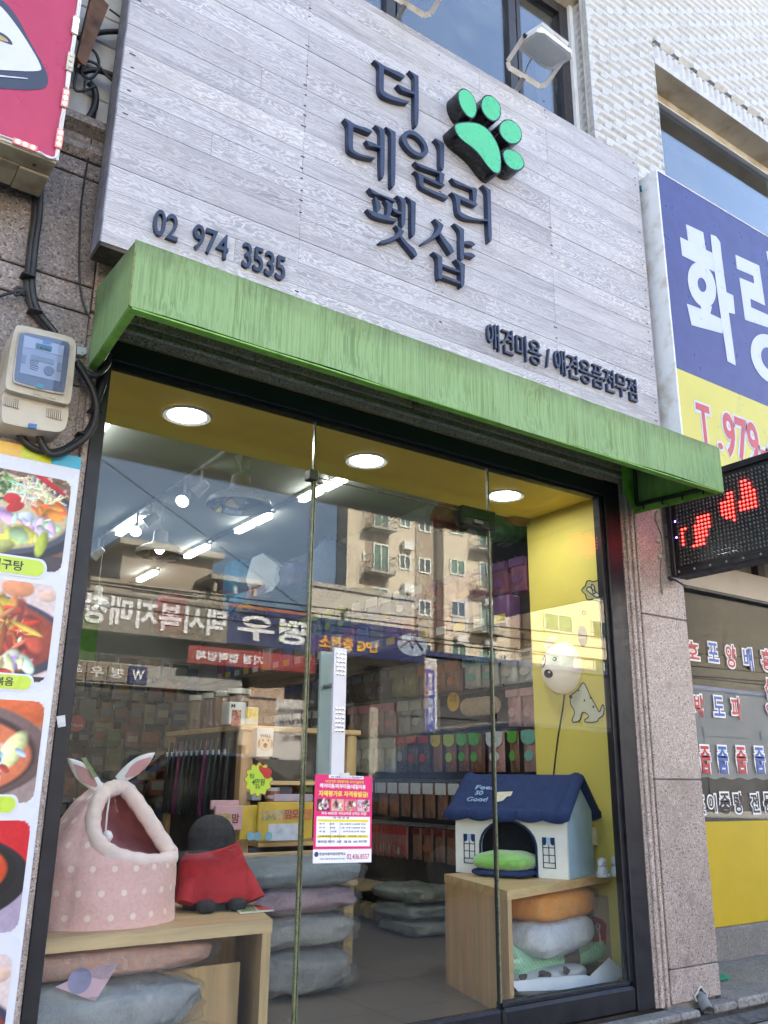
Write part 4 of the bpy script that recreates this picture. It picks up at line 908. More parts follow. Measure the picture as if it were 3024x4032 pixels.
def photo(zt, zb, xr, paint, seed):
    w = .56; h = zt - zb; cv = Canvas(w, h, 190, int(190 * h / w), (60, 50, 45), seed); paint(cv, w, h); cv.grain(.22, 110); cv.corners(.03, (212, 214, 222))
    return cv.sheet('food_picture', (xr - w, YB - .0012, zb), (1, 0, 0), (0, 0, 1), menu)
def fish_soup(c, w, h):
    c.rect(0, w, 0, h, (120, 85, 55)); c.scatter(40, w * .6, h * .98, w * .5, h * .1, .03, [(150, 110, 70), (110, 75, 50)], .2)
    c.rect(0, w, 0, h * .16, (70, 58, 62)); c.ell(w * .52, h * .50, w * .58, h * .50, (40, 44, 60), 0, .03, .3); c.ell(w * .52, h * .54, w * .53, h * .46, (75, 80, 95), 0, .03, .1); c.ell(w * .52, h * .56, w * .50, h * .43, (205, 190, 150), 0, .05, .2)
    c.scatter(60, w * .45, h * .80, w * .30, h * .16, .028, [(60, 110, 45), (90, 140, 60), (45, 85, 40), (130, 160, 80)], .35); c.scatter(40, w * .8, h * .82, w * .16, h * .14, .035, [(240, 232, 205), (225, 215, 180)], .10)
    c.scatter(16, w * .42, h * .52, w * .22, h * .14, .06, [(215, 180, 185), (190, 150, 165), (225, 205, 205), (150, 120, 140)], .6); c.scatter(9, w * .90, h * .64, w * .08, h * .08, .035, [(235, 150, 60), (225, 130, 45)], .5)
    c.scatter(10, w * .82, h * .46, w * .13, h * .08, .045, [(245, 243, 240), (228, 224, 225)], .6); c.scatter(10, w * .66, h * .28, w * .24, h * .09, .045, [(200, 200, 90), (170, 175, 60), (215, 205, 120)], .6); c.scatter(18, w * .45, h * .38, w * .2, h * .10, .03, [(240, 235, 215), (245, 240, 225)], .12)
    c.ell(w * .70, h * .70, .028, .02, (205, 40, 35)); c.ell(w * .72, h * .62, .03, .016, (190, 30, 30), .5); c.ell(w * .88, h * .93, .07, .010, (190, 25, 25), -.5)
def stir_fry(c, w, h):
    c.rect(0, w, 0, h, (215, 195, 190)); c.ell(w * .80, h * .93, .05, .03, (225, 150, 105)); c.ell(w * .95, h * .88, .03, .02, (225, 190, 170)); c.ell(w * .5, h * .40, w * .62, h * .48, (62, 60, 82), 0, .03, .2); c.ell(w * .5, h * .42, w * .56, h * .43, (150, 60, 40), 0, .04, .2); c.rect(0, w, 0, h * .06, (38, 36, 46))
    c.scatter(60, w * .45, h * .45, w * .46, h * .36, .06, [(170, 62, 35), (200, 85, 50), (150, 45, 28), (215, 110, 70), (185, 100, 60)], .55); c.scatter(26, w * .5, h * .62, w * .40, h * .18, .05, [(225, 150, 70), (235, 175, 105), (200, 70, 40)], .4); c.scatter(30, w * .5, h * .4, w * .42, h * .3, .016, [(250, 225, 200), (255, 240, 220)], .5)
    c.scatter(14, w * .75, h * .5, w * .14, h * .2, .05, [(205, 80, 45), (225, 160, 80)], .2); c.scatter(8, w * .8, h * .16, w * .12, h * .05, .035, [(240, 215, 195)], .6); c.scatter(12, w * .45, h * .08, w * .4, h * .04, .05, [(205, 40, 30), (220, 70, 50)], .3)
def mussel(c, w, h):
    c.rect(0, w, 0, h, (150, 130, 125)); c.ell(w * .93, h * .95, .09, .07, (225, 120, 60)); c.ell(w * .9, h * .92, .08, .05, (215, 100, 50)); c.ell(w * .5, h * .48, w * .56, h * .52, (120, 95, 92), 0, .03, .5); c.ell(w * .5, h * .46, w * .50, h * .46, (60, 40, 42), 0, .05, .2); c.ell(w * .5, h * .44, w * .47, h * .42, (220, 120, 80), 0, .05, .2)
    c.scatter(40, w * .5, h * .46, w * .42, h * .36, .06, [(232, 215, 222), (215, 190, 205), (242, 235, 238), (200, 150, 160)], .5); c.scatter(16, w * .4, h * .62, w * .32, h * .2, .03, [(60, 45, 52), (90, 60, 70)], .35); c.scatter(18, w * .5, h * .3, w * .38, h * .2, .022, [(215, 80, 55), (235, 130, 90)], .5)
def red_stew(c, w, h):
    c.rect(0, w, 0, h, (200, 20, 35)); c.rect(0, w, 0, h * .5, (165, 150, 170)); c.ell(w * .55, h * .85, .12, .04, (80, 120, 70), .5); c.ell(w * .45, h * .48, w * .58, h * .47, (30, 31, 40), 0, .02, .5); c.ell(w * .45, h * .53, w * .52, h * .41, (12, 12, 18), 0, .03, .1); c.ell(w * .45, h * .55, w * .47, h * .36, (205, 70, 30), 0, .04, .2)
    c.scatter(34, w * .42, h * .56, w * .40, h * .30, .055, [(225, 110, 50), (240, 170, 110), (190, 55, 25), (245, 215, 185)], .5); c.scatter(10, w * .5, h * .62, w * .3, h * .2, .03, [(240, 235, 225), (110, 140, 60)], .5)
p_top = [WY(*a_(440, 1490), YB).z + .004, WY(*c_(375, 520), YB).z + .004, WY(*c_(285, 1275), YB).z + .004, WY(*d_(188, 390), YB).z + .004, WY(*d_(80, 1258), YB).z + .004]
p_bot = [WY(*c_(395, 428), YB).z, WY(*c_(300, 1145), YB).z, WY(*d_(190, 268), YB).z, WY(*d_(110, 1108), YB).z, .12]
p_xr = [WY(*c_(436, 100), YB).x, WY(*c_(340, 800), YB).x, WY(*c_(268, 1500), YB).x, WY(*d_(165, 700), YB).x, WY(*d_(70, 1400), YB).x]
for k, fn in enumerate((fish_soup, stir_fry, mussel, red_stew, stir_fry)):
    photo(p_top[k], p_bot[k], p_xr[k], fn, 11 + k)
for (K, tl, br, s_, t0, t1) in ((c_, (290, 360), (280, 460), '대구탕', (145, 425), (0, 385)), (c_, (205, 1110), (195, 1195), '볶음', (80, 1175), (10, 1110)), (d_, (105, 235), (90, 335), '굴밥', None, None), ):
    p = WY(*K(*tl), YB); q = WY(*K(*br), YB); x1 = max(p.x, q.x); zt, zb = p.z + .004, q.z + .002; r_ = (zt - zb) / 2
    pts = [(x1 - r_ + r_ * math.sin(t), YB - .0042, (zt + zb) / 2 + r_ * math.cos(t)) for t in np.linspace(0, math.pi, 12)] + [(x1 - .42, YB - .0042, zb), (x1 - .42, YB - .0042, zt)]
    wp = [(v[0] + (.008 if v[0] > x1 - .3 else 0), YB - .0028, (v[2] - (zt + zb) / 2) * 1.25 + (zt + zb) / 2) for v in pts]
    add('caption_edge', MB().prism(wp, (0, .001, 0)), MATS['glossy_white_board'], menu); cp = add('caption', MB().prism(pts, (0, .001, 0)), M_LIME, menu)
    ww = (zt - zb) * .62 * len(s_); xe = (WY(*K(*t0), YB).x if t0 else x1 - .09)
    lettering('lettering', s_, pm('caption_ink', (.012, .022, .02), .4), cp, (xe - ww, YB - .0044, zb + (zt - zb) * .2), (1, 0, 0), (0, 0, 1), ww, (zt - zb) * .62, .0006, .02)
add('tape_scrap', MB().prism([WY(*c_(*p), -.031) for p in ((368, 1362), (425, 1352), (430, 1425), (380, 1435))], (0, .001, 0)), pm('white_paper_scrap', (.6, .6, .6), .7, .2, 30), label='torn white paper scrap stuck on the black door jamb', cat='paper scrap')
# ================================================================ right of the shop
c6 = crop(2000, 1000, 1024); j_ = crop(2000, 0, 1024); g_ = crop(2000, 2000, 1024); i_ = crop(2000, 3000, 1024); L_ = crop(2500, 1850, 524)
YN = -.33
nb = empty('neighbour_sign', 'blue and yellow light box sign with white lettering beside the plank board', 'sign', (4.8, YN + .1, 2.6))
NX0 = 3.512
M_BLUEF = pm('indigo_sign_film', (.034, .035, .165), .35, .06, 3, space='World'); M_YELF = pm('yellow_sign_film', (.56, .49, .06), .35, .04, 3, space='World'); M_LETW = pm('white_sign_letter', (.50, .52, .60), .35, .03)
zs = WY(*c6(1078, 728), YN).z; zt = 4.235
add('blue_face', MB().box((NX0 + .010, YN, zs), (6.8, YN + .006, zt)), M_BLUEF, nb); add('yellow_face', MB().box((NX0 + .010, YN, 2.50), (6.8, YN + .006, zs - .0005)), M_YELF, nb)
add('side_panel', MB().box((NX0 - .002, YN - .003, 2.50), (NX0 + .0095, -.19, zt + .006), .002), M_WHITEP, nb); add('top_edge', MB().box((NX0 + .0095, YN - .003, zt + .0005), (6.8, -.19, zt + .008), .001), M_WHITEP, nb); add('bottom_edge', MB().box((NX0 + .0095, YN - .003, 2.492), (6.8, -.19, 2.4995)), M_WHITEP, nb)
add('casing', MB().box((NX0 + .012, YN + .007, 2.503), (6.8, -.10, zt)), M_WHITEP, nb); add('wall_frame', MB().box((4.2, -.10, 2.7), (4.3, -.05, 4.0)).box((5.8, -.10, 2.7), (5.9, -.05, 4.0)), M_WHITEP, nb)
add('side_rail', MB().box((NX0 - .004, -.188, 2.50), (NX0 + .02, -.155, zt - .02), .003), pm('grey_aluminium', (.42, .42, .42), .4, .1, metal=.5), nb)
add('blue_tape', MB().box((NX0 - .012, -.23, zt - .075), (NX0 - .003, -.15, zt - .04)), pm('teal_tape', (.02, .20, .26), .4), nb)
def nstroke(pts, k=0): return add('letter_stroke', MB().prism([WY(*j_(*p), YN) + Vector((0, -.0006 - .0005 * k, 0)) for p in pts], (0, .0004, 0)), M_LETW, nb)
nstroke([(1135, 1430), (1245, 1482), (1262, 1595), (1150, 1540)], 0); nstroke([(1097, 1512), (1318, 1622), (1318, 1735), (1110, 1630)], 1); nstroke([(1140, 1938), (1232, 1972), (1225, 1935), (1300, 1955), (1290, 2002), (1370, 2040), (1368, 2128), (1170, 2075)], 2)
nstroke([(1290, 1495), (1325, 1508), (1352, 1545), (1362, 1640), (1392, 1865), (1435, 1885), (1447, 2005), (1407, 1995), (1452, 2333), (1398, 2305), (1330, 1840), (1305, 1640)], 3)
nstroke([(1450, 1625), (1602, 1695), (1640, 1950), (1545, 1905), (1550, 1960), (1660, 2010), (1660, 2090), (1512, 2040), (1475, 1770), (1570, 1810), (1565, 1760), (1460, 1715)], 1)
nstroke([(1645, 1600), (1700, 1625), (1740, 1850), (1790, 1880), (1800, 1990), (1755, 1965), (1770, 2060), (1715, 2035)], 3)
def nring(cx, cy, rx, ry, ix, iy, sk):
    f_ = lambda a, b: [WY(*j_(cx + a * math.cos(t), cy + b * math.sin(t) + sk * a * math.cos(t)), YN) + Vector((0, -.0018, 0)) for t in np.linspace(0, 2 * math.pi, 40, endpoint=False)]
    add('letter_stroke', MB().ring(f_(rx, ry), f_(ix, iy), (0, .0004, 0)), M_LETW, nb)
nring(1236, 1818, 90, 138, 28, 44, .45); nring(1665, 2290, 118, 150, 52, 70, .45)
for s_, x0, x1_, z0, z1_ in (('T', c6(1190, 940), c6(1285, 1000), c6(1250, 1215), c6(1195, 940)), ('.', c6(1335, 1210), c6(1375, 1250), c6(1340, 1245), c6(1335, 1195)), ('979-4', c6(1358, 1010), c6(1650, 1200), c6(1420, 1300), c6(1385, 1005))):
    xa = WY(*x0, YN).x; xb = WY(*x1_, YN).x; za = WY(*z0, YN).z; zb = WY(*z1_, YN).z
    if s_ == '979-4': xb = xa + .50
    e = .008
    lettering('lettering_outline', s_, M_LETW, nb, (xa - e, YN - .0004, za - e), (1, 0, 0), (0, 0, 1), xb - xa + 2 * e, zb - za + 2 * e, .001, .075)
    lettering('lettering', s_, pm('red_sign_letter', (.45, .045, .05), .4, .03), nb, (xa + .004, YN - .0016, za + .004), (1, 0, 0), (0, 0, 1), xb - xa - .008, zb - za - .008, .001, .02)

# projecting diode display, at right angles to the wall
XL = 3.665
led = empty('diode_display', 'black projecting diode display with red lit digits on the granite pillar', 'display', (XL + .06, -.5, 2.0))
M_LEDB = pm('black_display_mask', (.008, .008, .009), .4, .3, 40)
lz0, lz1, ly0, ly1 = 2.005, 2.50, -.085, -1.27
add('case', MB().box((XL + .012, ly0, lz0), (XL + .12, ly1, lz1), .004), M_FRAME, led)
add('mask', MB().box((XL + .0065, ly0 - .03, lz0 + .035), (XL + .0119, ly1 + .03, lz1 - .035)), M_LEDB, led)
fr_ = MB().box((XL - .006, ly0, lz0), (XL + .0118, ly0 - .03, lz1), .003).box((XL - .006, ly1 + .03, lz0), (XL + .0118, ly1, lz1), .003).box((XL - .005, ly0 - .0305, lz0), (XL + .0118, ly1 + .0305, lz0 + .034), .003).box((XL - .005, ly0 - .0305, lz1 - .034), (XL + .0118, ly1 + .0305, lz1), .003)
add('bezel', fr_, M_FRAME, led)
lit_polys = [[(560, 720), (620, 720), (630, 955), (580, 955)], [(765, 560), (945, 525), (930, 700), (880, 830), (845, 940), (715, 965), (760, 860), (735, 735)], [(1055, 370), (1205, 350), (1220, 480), (1262, 490), (1270, 615), (1205, 645), (1140, 600), (1075, 565)], [(1105, 275), (1230, 240), (1190, 350), (1110, 355)], [(1245, 385), (1330, 335), (1275, 225), (1320, 105), (1415, 130), (1425, 195), (1475, 215), (1500, 450), (1310, 500)]]
def inside(p, P):
    c = False; n = len(P)
    for k in range(n):
        (x1, y1), (x2, y2) = P[k], P[k - 1]
        if (y1 > p[1]) != (y2 > p[1]) and p[0] < (x2 - x1) * (p[1] - y1) / (y2 - y1) + x1: c = not c
    return c
def to_px(P):
    d = Vector(P) - CAM; z = d.dot(_fw); return 1512 + FPX * d.dot(_rt) / z, 2016 - FPX * d.dot(_up) / z
pa = WX(*L_(585, 745), XL); pb_ = WX(*L_(608, 932), XL); pc = WX(*L_(763, 745), XL)
pit = abs(pa.z - pb_.z) / 4
dim = MB(); M_DOT = pm('clear_diode', (.16, .155, .15), .12, .4, 60, coat=.7); M_RED = emit('red_display_diode', (1, .03, .025), 1.6); lit0 = None
zz = lz0 + .055; row = 0
while zz < lz1 - .05:
    yy = pa.y + .05 * 0
    yy = ly0 - .062
    while yy > ly1 + .05:
        px = to_px((XL, yy, zz)); cx_, cy_ = (px[0] - 2500) / (524 / 1659), (px[1] - 1850) / (524 / 1659)
        if yy < -.93 and zz < lz1 - .17:
            yy -= pit; continue
        if any(inside((cx_, cy_), P) for P in lit_polys):
            if lit0 is None: lit0 = add('lit_diode', MB().lathe([(pit * .30, 0), (pit * .27, .004), (pit * .12, .0065), (.0002, .007)], (XL + .0063, yy, zz), 8, (-1, 0, 0)), M_RED, led, smooth=60); l0 = WLOC[lit0] - Vector((XL, yy, zz))
            else: inst(lit0, 'lit_diode', l0 + Vector((XL, yy, zz)), led)
        else: dim.lathe([(pit * .30, 0), (pit * .27, .004), (pit * .12, .0065), (.0002, .007)], (XL + .0063, yy, zz), 7, (-1, 0, 0)); dim.box((XL - .004, yy - pit * .3, zz + pit * .30), (XL + .0063, yy + pit * .3, zz + pit * .36))
        yy -= pit
    zz += pit; row += 1
add('dark_diodes', dim, M_DOT, led, kind='stuff', recalc=False)
bp_ = add('bottle_picture', MB().box((XL + .0055, -.94, lz0 + .04), (XL + .0064, ly1 + .035, lz1 - .18)), pm('dark_red_print', (.10, .015, .012), .4, .2, 8), led)
for k in range(4):
    y0_ = -.965 - k * .072; pr_ = [(.0, .06), (.024, .06), (.026, .15), (.024, .19), (.011, .215), (.011, .245), (.0, .245)]
    P = [(XL + .0052 - .0004 * k, y0_ - .012 - a, lz0 + z) for a, z in pr_] + [(XL + .0052 - .0004 * k, y0_ - .012 + a, lz0 + z) for a, z in reversed(pr_[1:-1])]
    add('printed_bottle', MB().prism(P, (.0003, 0, 0)), pm('amber_print', (.30, .09, .02), .4, .3, 30), bp_); add('printed_label', MB().box((XL + .0046 - .0004 * k, y0_ - .036, lz0 + .09), (XL + .0049 - .0004 * k, y0_ + .012, lz0 + .15)), M_LETW if k % 2 else pm('red_sign_letter', (.45, .045, .05), .4, .03), bp_)
for z in (lz0 + .20, lz0 + .285, lz1 - .02): add('status_diode', MB().lathe([(.0045, 0), (.0005, .005)], (XL - .0062 + .012, ly0 - .045, z), 8, (-1, 0, 0)), emit('violet_diode', (.25, .1, 1), 5), led)
for k in range(9): add('screw', MB().lathe([(.006, 0), (.004, .003), (.0005, .0035)], (XL - .005, ly0 - .05 - k * .09, lz0 + .018), 8, (-1, 0, 0)), M_STEEL, led)
for z in (lz0 + .06, lz0 + .22, lz0 + .38): add('wall_clamp', MB().box((XL + .012, -.05, z), (XL + .055, ly0 - .001, z + .07), .003), pm('grey_clamp', (.20, .20, .21), .5), led)
cable('pillar_wire', L_, [(270, 520), (250, 600), (290, 700), (350, 850), (365, 1000), (320, 1200), (330, 1400), (345, 1550)], -.056, .004, 'thin grey wire sagging down the granite pillar by the display', mat=pm('grey_wire', (.25, .23, .20), .6))
cable('pillar_wire', L_, [(430, 1330), (470, 1380), (440, 1375), (400, 1340), (500, 1370), (610, 1440)], -.10, .005, 'short black wire hanging under the display corner')
for p in ((280, 880), (305, 1080)):
    q = WY(*L_(*p), -.052); add('insulator_clip', MB().lathe([(.014, 0), (.014, .008), (.008, .014), (.0005, .015)], q, 12, (0, -1, 0)), pm('aged_white_clip', (.42, .40, .36), .5, .2), label='round dull wire clip on the pillar, ' + ('upper' if p[1] < 1000 else 'lower') + ' of two', cat='clip', smooth=50)

# recessed shop front of the juice shop
YR = .44
js = empty('juice_shop_front', 'recessed shop window with red and blue sticker lettering over a yellow panel', 'shop front', (4.9, YR, .09))
R = lambda K, p, y=YR: WY(*K(*p), y)
ztp = R(i_, (1400, 378)).z; zby = R(i_, (1400, 1045)).z; zbs = .10
zg = R(L_, (620, 1455)).z; zb1 = R(L_, (600, 1335)).z
X0, X1 = 3.85, 8.0
add('yellow_panel', MB().box((X0, YR - .012, zby), (X1, YR + .03, ztp), .002), pm('mustard_panel', (.50, .35, .006), .45, .05, 3), js)
add('stone_base', MB().box((X0, YR - .03, .085), (X1, YR + .03, zby - .001), .006), granite('grey_base', (.20, .185, .17), (.10, .10, .09), (.25, .24, .22), 150, (.12, .11, .10), .6), js)
add('transom_panel', MB().box((X0, YR - .03, zg), (X1, YR + .03, zg + .17), .003), pm('warm_beige_metal', (.46, .40, .33), .4, .06), js); add('transom_rail', MB().box((X0, YR - .04, zg - .018), (X1, YR + .02, zg - .0005)), M_BRONZE, js)
add('upper_recess', MB().box((X0, YR + .02, zg + .1705), (X1, YR + .06, 2.62)), pm('dim_recess_board', (.16, .15, .13), .8, .15), js); add('upright', MB().box((5.25, YR - .03, zg + .1705), (5.33, YR + .019, 2.62)), M_BRONZE, js)
add('soffit', MB().box((3.80, -.02, 2.605), (8, YR + .06, 2.618)), MATS['dim_recess_board'], js)
add('recess_floor', MB().box((3.80, .02, .06), (8, YR + .03, .089)), M_STONE, js)
gp = add('pane', MB().box((X0, YR, ztp), (X1, YR + .008, zg - .019)), M_GLASS, js)
zf0 = R(i_, (1400, 105)).z; zf1 = R(g_, (1400, 1150)).z
add('grey_film', MB().grid(lambda u, v: (X0 + (X1 - X0) * u, YR + .013, zf0 + .006 * math.sin(u * 160) * (1 - v) + (zf1 - zf0) * v), 200, 3), pm('grey_frosted_film', (.17, .175, .185), .5, .06, 3), js)
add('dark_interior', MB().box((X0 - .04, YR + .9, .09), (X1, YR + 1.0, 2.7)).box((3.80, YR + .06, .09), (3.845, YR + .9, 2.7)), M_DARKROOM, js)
M_STR = pm('red_sticker', (.50, .02, .035), .35, .05); M_STB = pm('blue_sticker', (.025, .10, .42), .35, .05); M_STW = pm('white_sticker', (.80, .80, .80), .35, .03); M_STK = pm('black_sticker', (.02, .02, .022), .35)
def sticker(ch, K, tl, br, m, out=M_STW):
    p = R(K, tl); q = R(K, br); x0, x1, z0, z1 = p.x, q.x, min(p.z, q.z), max(p.z, q.z); y = YR - .0006; e = .012
    lettering('sticker_outline', ch, out, gp, (x0 - e * .5, y, z0 - e * .5), (1, 0, 0), (0, 0, 1), x1 - x0 + e, z1 - z0 + e, .0006, .085); lettering('sticker_letter', ch, m, gp, (x0 + .004, y - .0012, z0 + .004), (1, 0, 0), (0, 0, 1), x1 - x0 - .008, z1 - z0 - .008, .0005, .02)
for ch, x0, y0, x1, y1, m in (('호', 1120, 840, 1225, 975, M_STR), ('포', 1268, 852, 1348, 990, M_STB), ('양', 1380, 866, 1462, 1028, M_STR), ('배', 1492, 885, 1570, 1040, M_STB), ('홍', 1605, 895, 1700, 1050, M_STR), ('삼', 1628, 1075, 1710, 1225, M_STR), ('액', 1640, 1240, 1720, 1350, M_STR), ('박', 1180, 1185, 1258, 1345, M_STR), ('도', 1302, 1196, 1385, 1335, M_STB), ('파', 1415, 1200, 1497, 1362, M_STR)): sticker(ch, g_, (x0, y0), (x1, y1), m)
for k, x in enumerate((1220, 1332, 1450, 1567, 1680)): sticker('즙', i_, (x - 3, -108 + 3 * k), (x + 82, 76), (M_STR, M_STB)[k % 2])
for k, (ch, x0, y0, x1, y1) in enumerate((('포', 1215, 215, 1262, 335), ('이', 1268, 205, 1335, 322), ('중', 1345, 195, 1425, 335), ('탕', 1432, 192, 1505, 330), ('전', 1540, 195, 1612, 328), ('문', 1622, 195, 1700, 325))): sticker(ch, i_, (x0, y0), (x1, y1), M_STK)

# drain pipe stub breaking out of the pillar foot, scrap of green net
pz = crop(2450, 3600, 574)
q0 = WY(*pz(900, 960), -.055); q1 = WY(*pz(985, 1110), -.12)
dp = empty('drain_pipe', 'grey drain pipe poking through a ragged hole in the pillar foot', 'pipe', q0)
add('pipe', MB().tube([q0 + Vector((-.01, .03, .02)), q0, q0.lerp(q1, .6), q1], [.026, .027, .027, .026], 14, False).tube([q1, q0], [.022, .022], 14, False), pm('grey_pvc', (.20, .20, .195), .6, .3, 12), dp, smooth=50)
add('hole', MB().disc(q0 + Vector((-.004, -.0015, .004)), .036, (0, -1, 0), 18), M_BLACK, dp)
hl = MB(); rp = [q0 + Vector((-.004 + (.040 + .006 * math.sin(5 * t)) * math.cos(t), -.003, .004 + (.038 + .006 * math.cos(4 * t)) * math.sin(t))) for t in np.linspace(-.2, 3.4, 16)]
add('broken_rim', hl.tube(rp, .005, 6), pm('pale_mortar', (.42, .40, .36), .9, .2), dp)
gn = MB(); gq = WZ(*pz(1160, 745), .092)
for k in range(26):
    a = rnd.uniform(0, 6.28); d = Vector((math.cos(a) * .045, math.sin(a) * .02, 0)); gn.tube([gq - d + Vector((0, 0, .003)), gq + Vector((rnd.uniform(-.02, .02), 0, .02 * rnd.random() + .008)), gq + d + Vector((0, 0, .003))], .0018, 4)
add('net_scrap', gn, pm('green_net', (.03, .30, .17), .6), label='scrap of torn green plastic net lying by the pillar', cat='net scrap')
# ================================================================ inside the pet shop
def woodm(name, base, axis=2):
    m, nt, b, N, L = new_mat(name); sc = [9, 9, 9]; sc[axis] = .7
    v = coords(nt, scale=tuple(sc), rnd_off=True); f = noise(nt, v, 3, 5, .6, .6)
    st = coords(nt, scale=(14, 14, .02) if axis == 2 else (.02, 14, 14), rnd_off=True); vo = N.new('ShaderNodeTexVoronoi'); vo.feature = 'F1'; L.new(st, vo.inputs['Vector']); vo.inputs['Scale'].default_value = 1
    c = ramp(nt, f, [(.3, tuple(x * .72 for x in base)), (.55, base), (.75, tuple(min(1, x * 1.15) for x in base))])
    L.new(mixc(nt, c, vo.outputs['Color'], .10, 'SOFT_LIGHT'), b.inputs['Base Color']); b.inputs['Roughness'].default_value = .45; return m
M_WOOD = woodm('laminated_pine_upright', (.50, .335, .17)); M_WOODH = woodm('laminated_pine_board', (.56, .39, .20), 0)
def board_poly(name, P, z0, z1, mat, parent): return add(name, MB().prism([(x, y, z1) for x, y in P], (0, 0, z0 - z1)), mat, parent)
def set_mat(o, m):
    o.material_slots[0].link = 'OBJECT'; o.material_slots[0].material = m; return o
from mathutils import noise as mnoise
def pillow(c, dx, dy, dz, rz=0., n=14, flat=.75, seed=0, lump=.0, p=.55):
    """soft cushion: super-ellipsoid, creased where lump > 0"""
    c = Vector(c); cr_, sr_ = math.cos(rz), math.sin(rz); mb = MB(); S = Vector((seed * 3.7, seed * 1.3, seed * 2.1)); n = int(n * (2.2 if lump > .012 else 1))
    sg = lambda v, e: math.copysign(abs(v) ** e, v)
    def fn(u, v):
        a = 2 * math.pi * u; e = math.pi * (v - .5); cz = sg(math.cos(e), .7)
        x = sg(math.cos(a), p) * cz; y = sg(math.sin(a), p) * cz; z = sg(math.sin(e), flat); k = 1.; q = 0.
        if lump:
            w = Vector((x * 1.6, y * 1.6, z * 1.2)) + S
            k += lump * (1.6 * mnoise.noise(w) + .9 * mnoise.noise(w * 2.3)); f = 1 - abs(mnoise.noise(w * 3.1 + Vector((0, 0, 5)))) * 2; k += lump * .35 * f * abs(f); q = lump * 1.5 * mnoise.noise(w * 1.7 + Vector((9, 0, 0)))
        x, y, z = x * dx * k, y * dy * k, z * dz * (1 + q * 2) * k
        return c + Vector((x * cr_ - y * sr_, x * sr_ + y * cr_, z))
    return mb.grid(fn, n * 3, n, True)

def wrapped(name, label, cat, args, col, kw, film=1.045, gather=None):
    """cushion inside its own clear bag"""
    c = Vector(args[0]); t = empty(name, label, cat, (c.x, c.y, c.z - args[3]))
    add('cushion', pillow(*args, **kw), pm('cloth_%02d%02d%02d' % tuple(int(99 * q) for q in col), col, .85, .12, 10, bmp=.3, bscale=30, bdist=.01), t, smooth=80)
    k2 = dict(kw); k2['lump'] = max(.05, kw.get('lump', 0) * 1.3); k2['seed'] = kw.get('seed', 0) + 50; k2['p'] = min(.6, kw.get('p', .55))
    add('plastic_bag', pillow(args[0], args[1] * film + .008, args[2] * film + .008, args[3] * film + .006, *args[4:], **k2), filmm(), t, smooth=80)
    return t
# ---- display plinth on the left with the rabbit bed
LZ = .548
pl1 = empty('display_plinth', 'pine plinth carrying the pink rabbit bed', 'plinth', (1.1, .3, FZ))
top1 = [(.62, .055), (1.54, .055), (1.72, .62), (.62, .62)]
board_poly('top', top1, LZ - .04, LZ, M_WOODH, pl1)
board_poly('side_panel', [(1.505, .058), (1.538, .058), (1.715, .615), (1.682, .615)], FZ, LZ - .0405, M_WOOD, pl1); board_poly('back_panel', [(.62, .60), (1.68, .60), (1.68, .615), (.62, .615)], FZ, LZ - .0405, M_WOOD, pl1); board_poly('inner_panel', [(1.18, .20), (1.50, .20), (1.50, .212), (1.18, .212)], FZ, .40, M_WOOD, pl1)
# wrapped bedding in the plinth
wrapped('wrapped_cushion', 'salmon rolled cushion in clear plastic under the left plinth top', 'cushion', ((.98, .28, .458), .40, .21, .048, 0), (.66, .36, .26), dict(flat=.6, seed=1, lump=.03))
wrapped('wrapped_cushion', 'grey cushion in clear plastic with a pink card, inside the left plinth', 'cushion', ((.93, .25, .318), .40, .19, .092, .03), (.44, .44, .45), dict(flat=.6, seed=2, lump=.07))
wrapped('wrapped_cushion', 'blue grey cushion in clear plastic, lowest in the left plinth', 'cushion', ((1.0, .25, .175), .43, .185, .065, -.02), (.36, .38, .42), dict(flat=.6, seed=3, lump=.08))
kdc = [WY(*d_(*p), .055) for p in ((360, 1470), (640, 1340), (780, 1310), (700, 1440), (620, 1565))]
cd = add('card_insert', MB().prism(kdc, (0, .001, 0)), pm('pink_card', (.55, .36, .42), .5, .08), label='pink printed card tucked in the grey cushion bag', cat='card')
add('printed_spot', MB().disc(WY(*d_(520, 1430), .0545), .035, (0, -1, 0)), pm('lilac_spot', (.30, .28, .45), .5), cd)

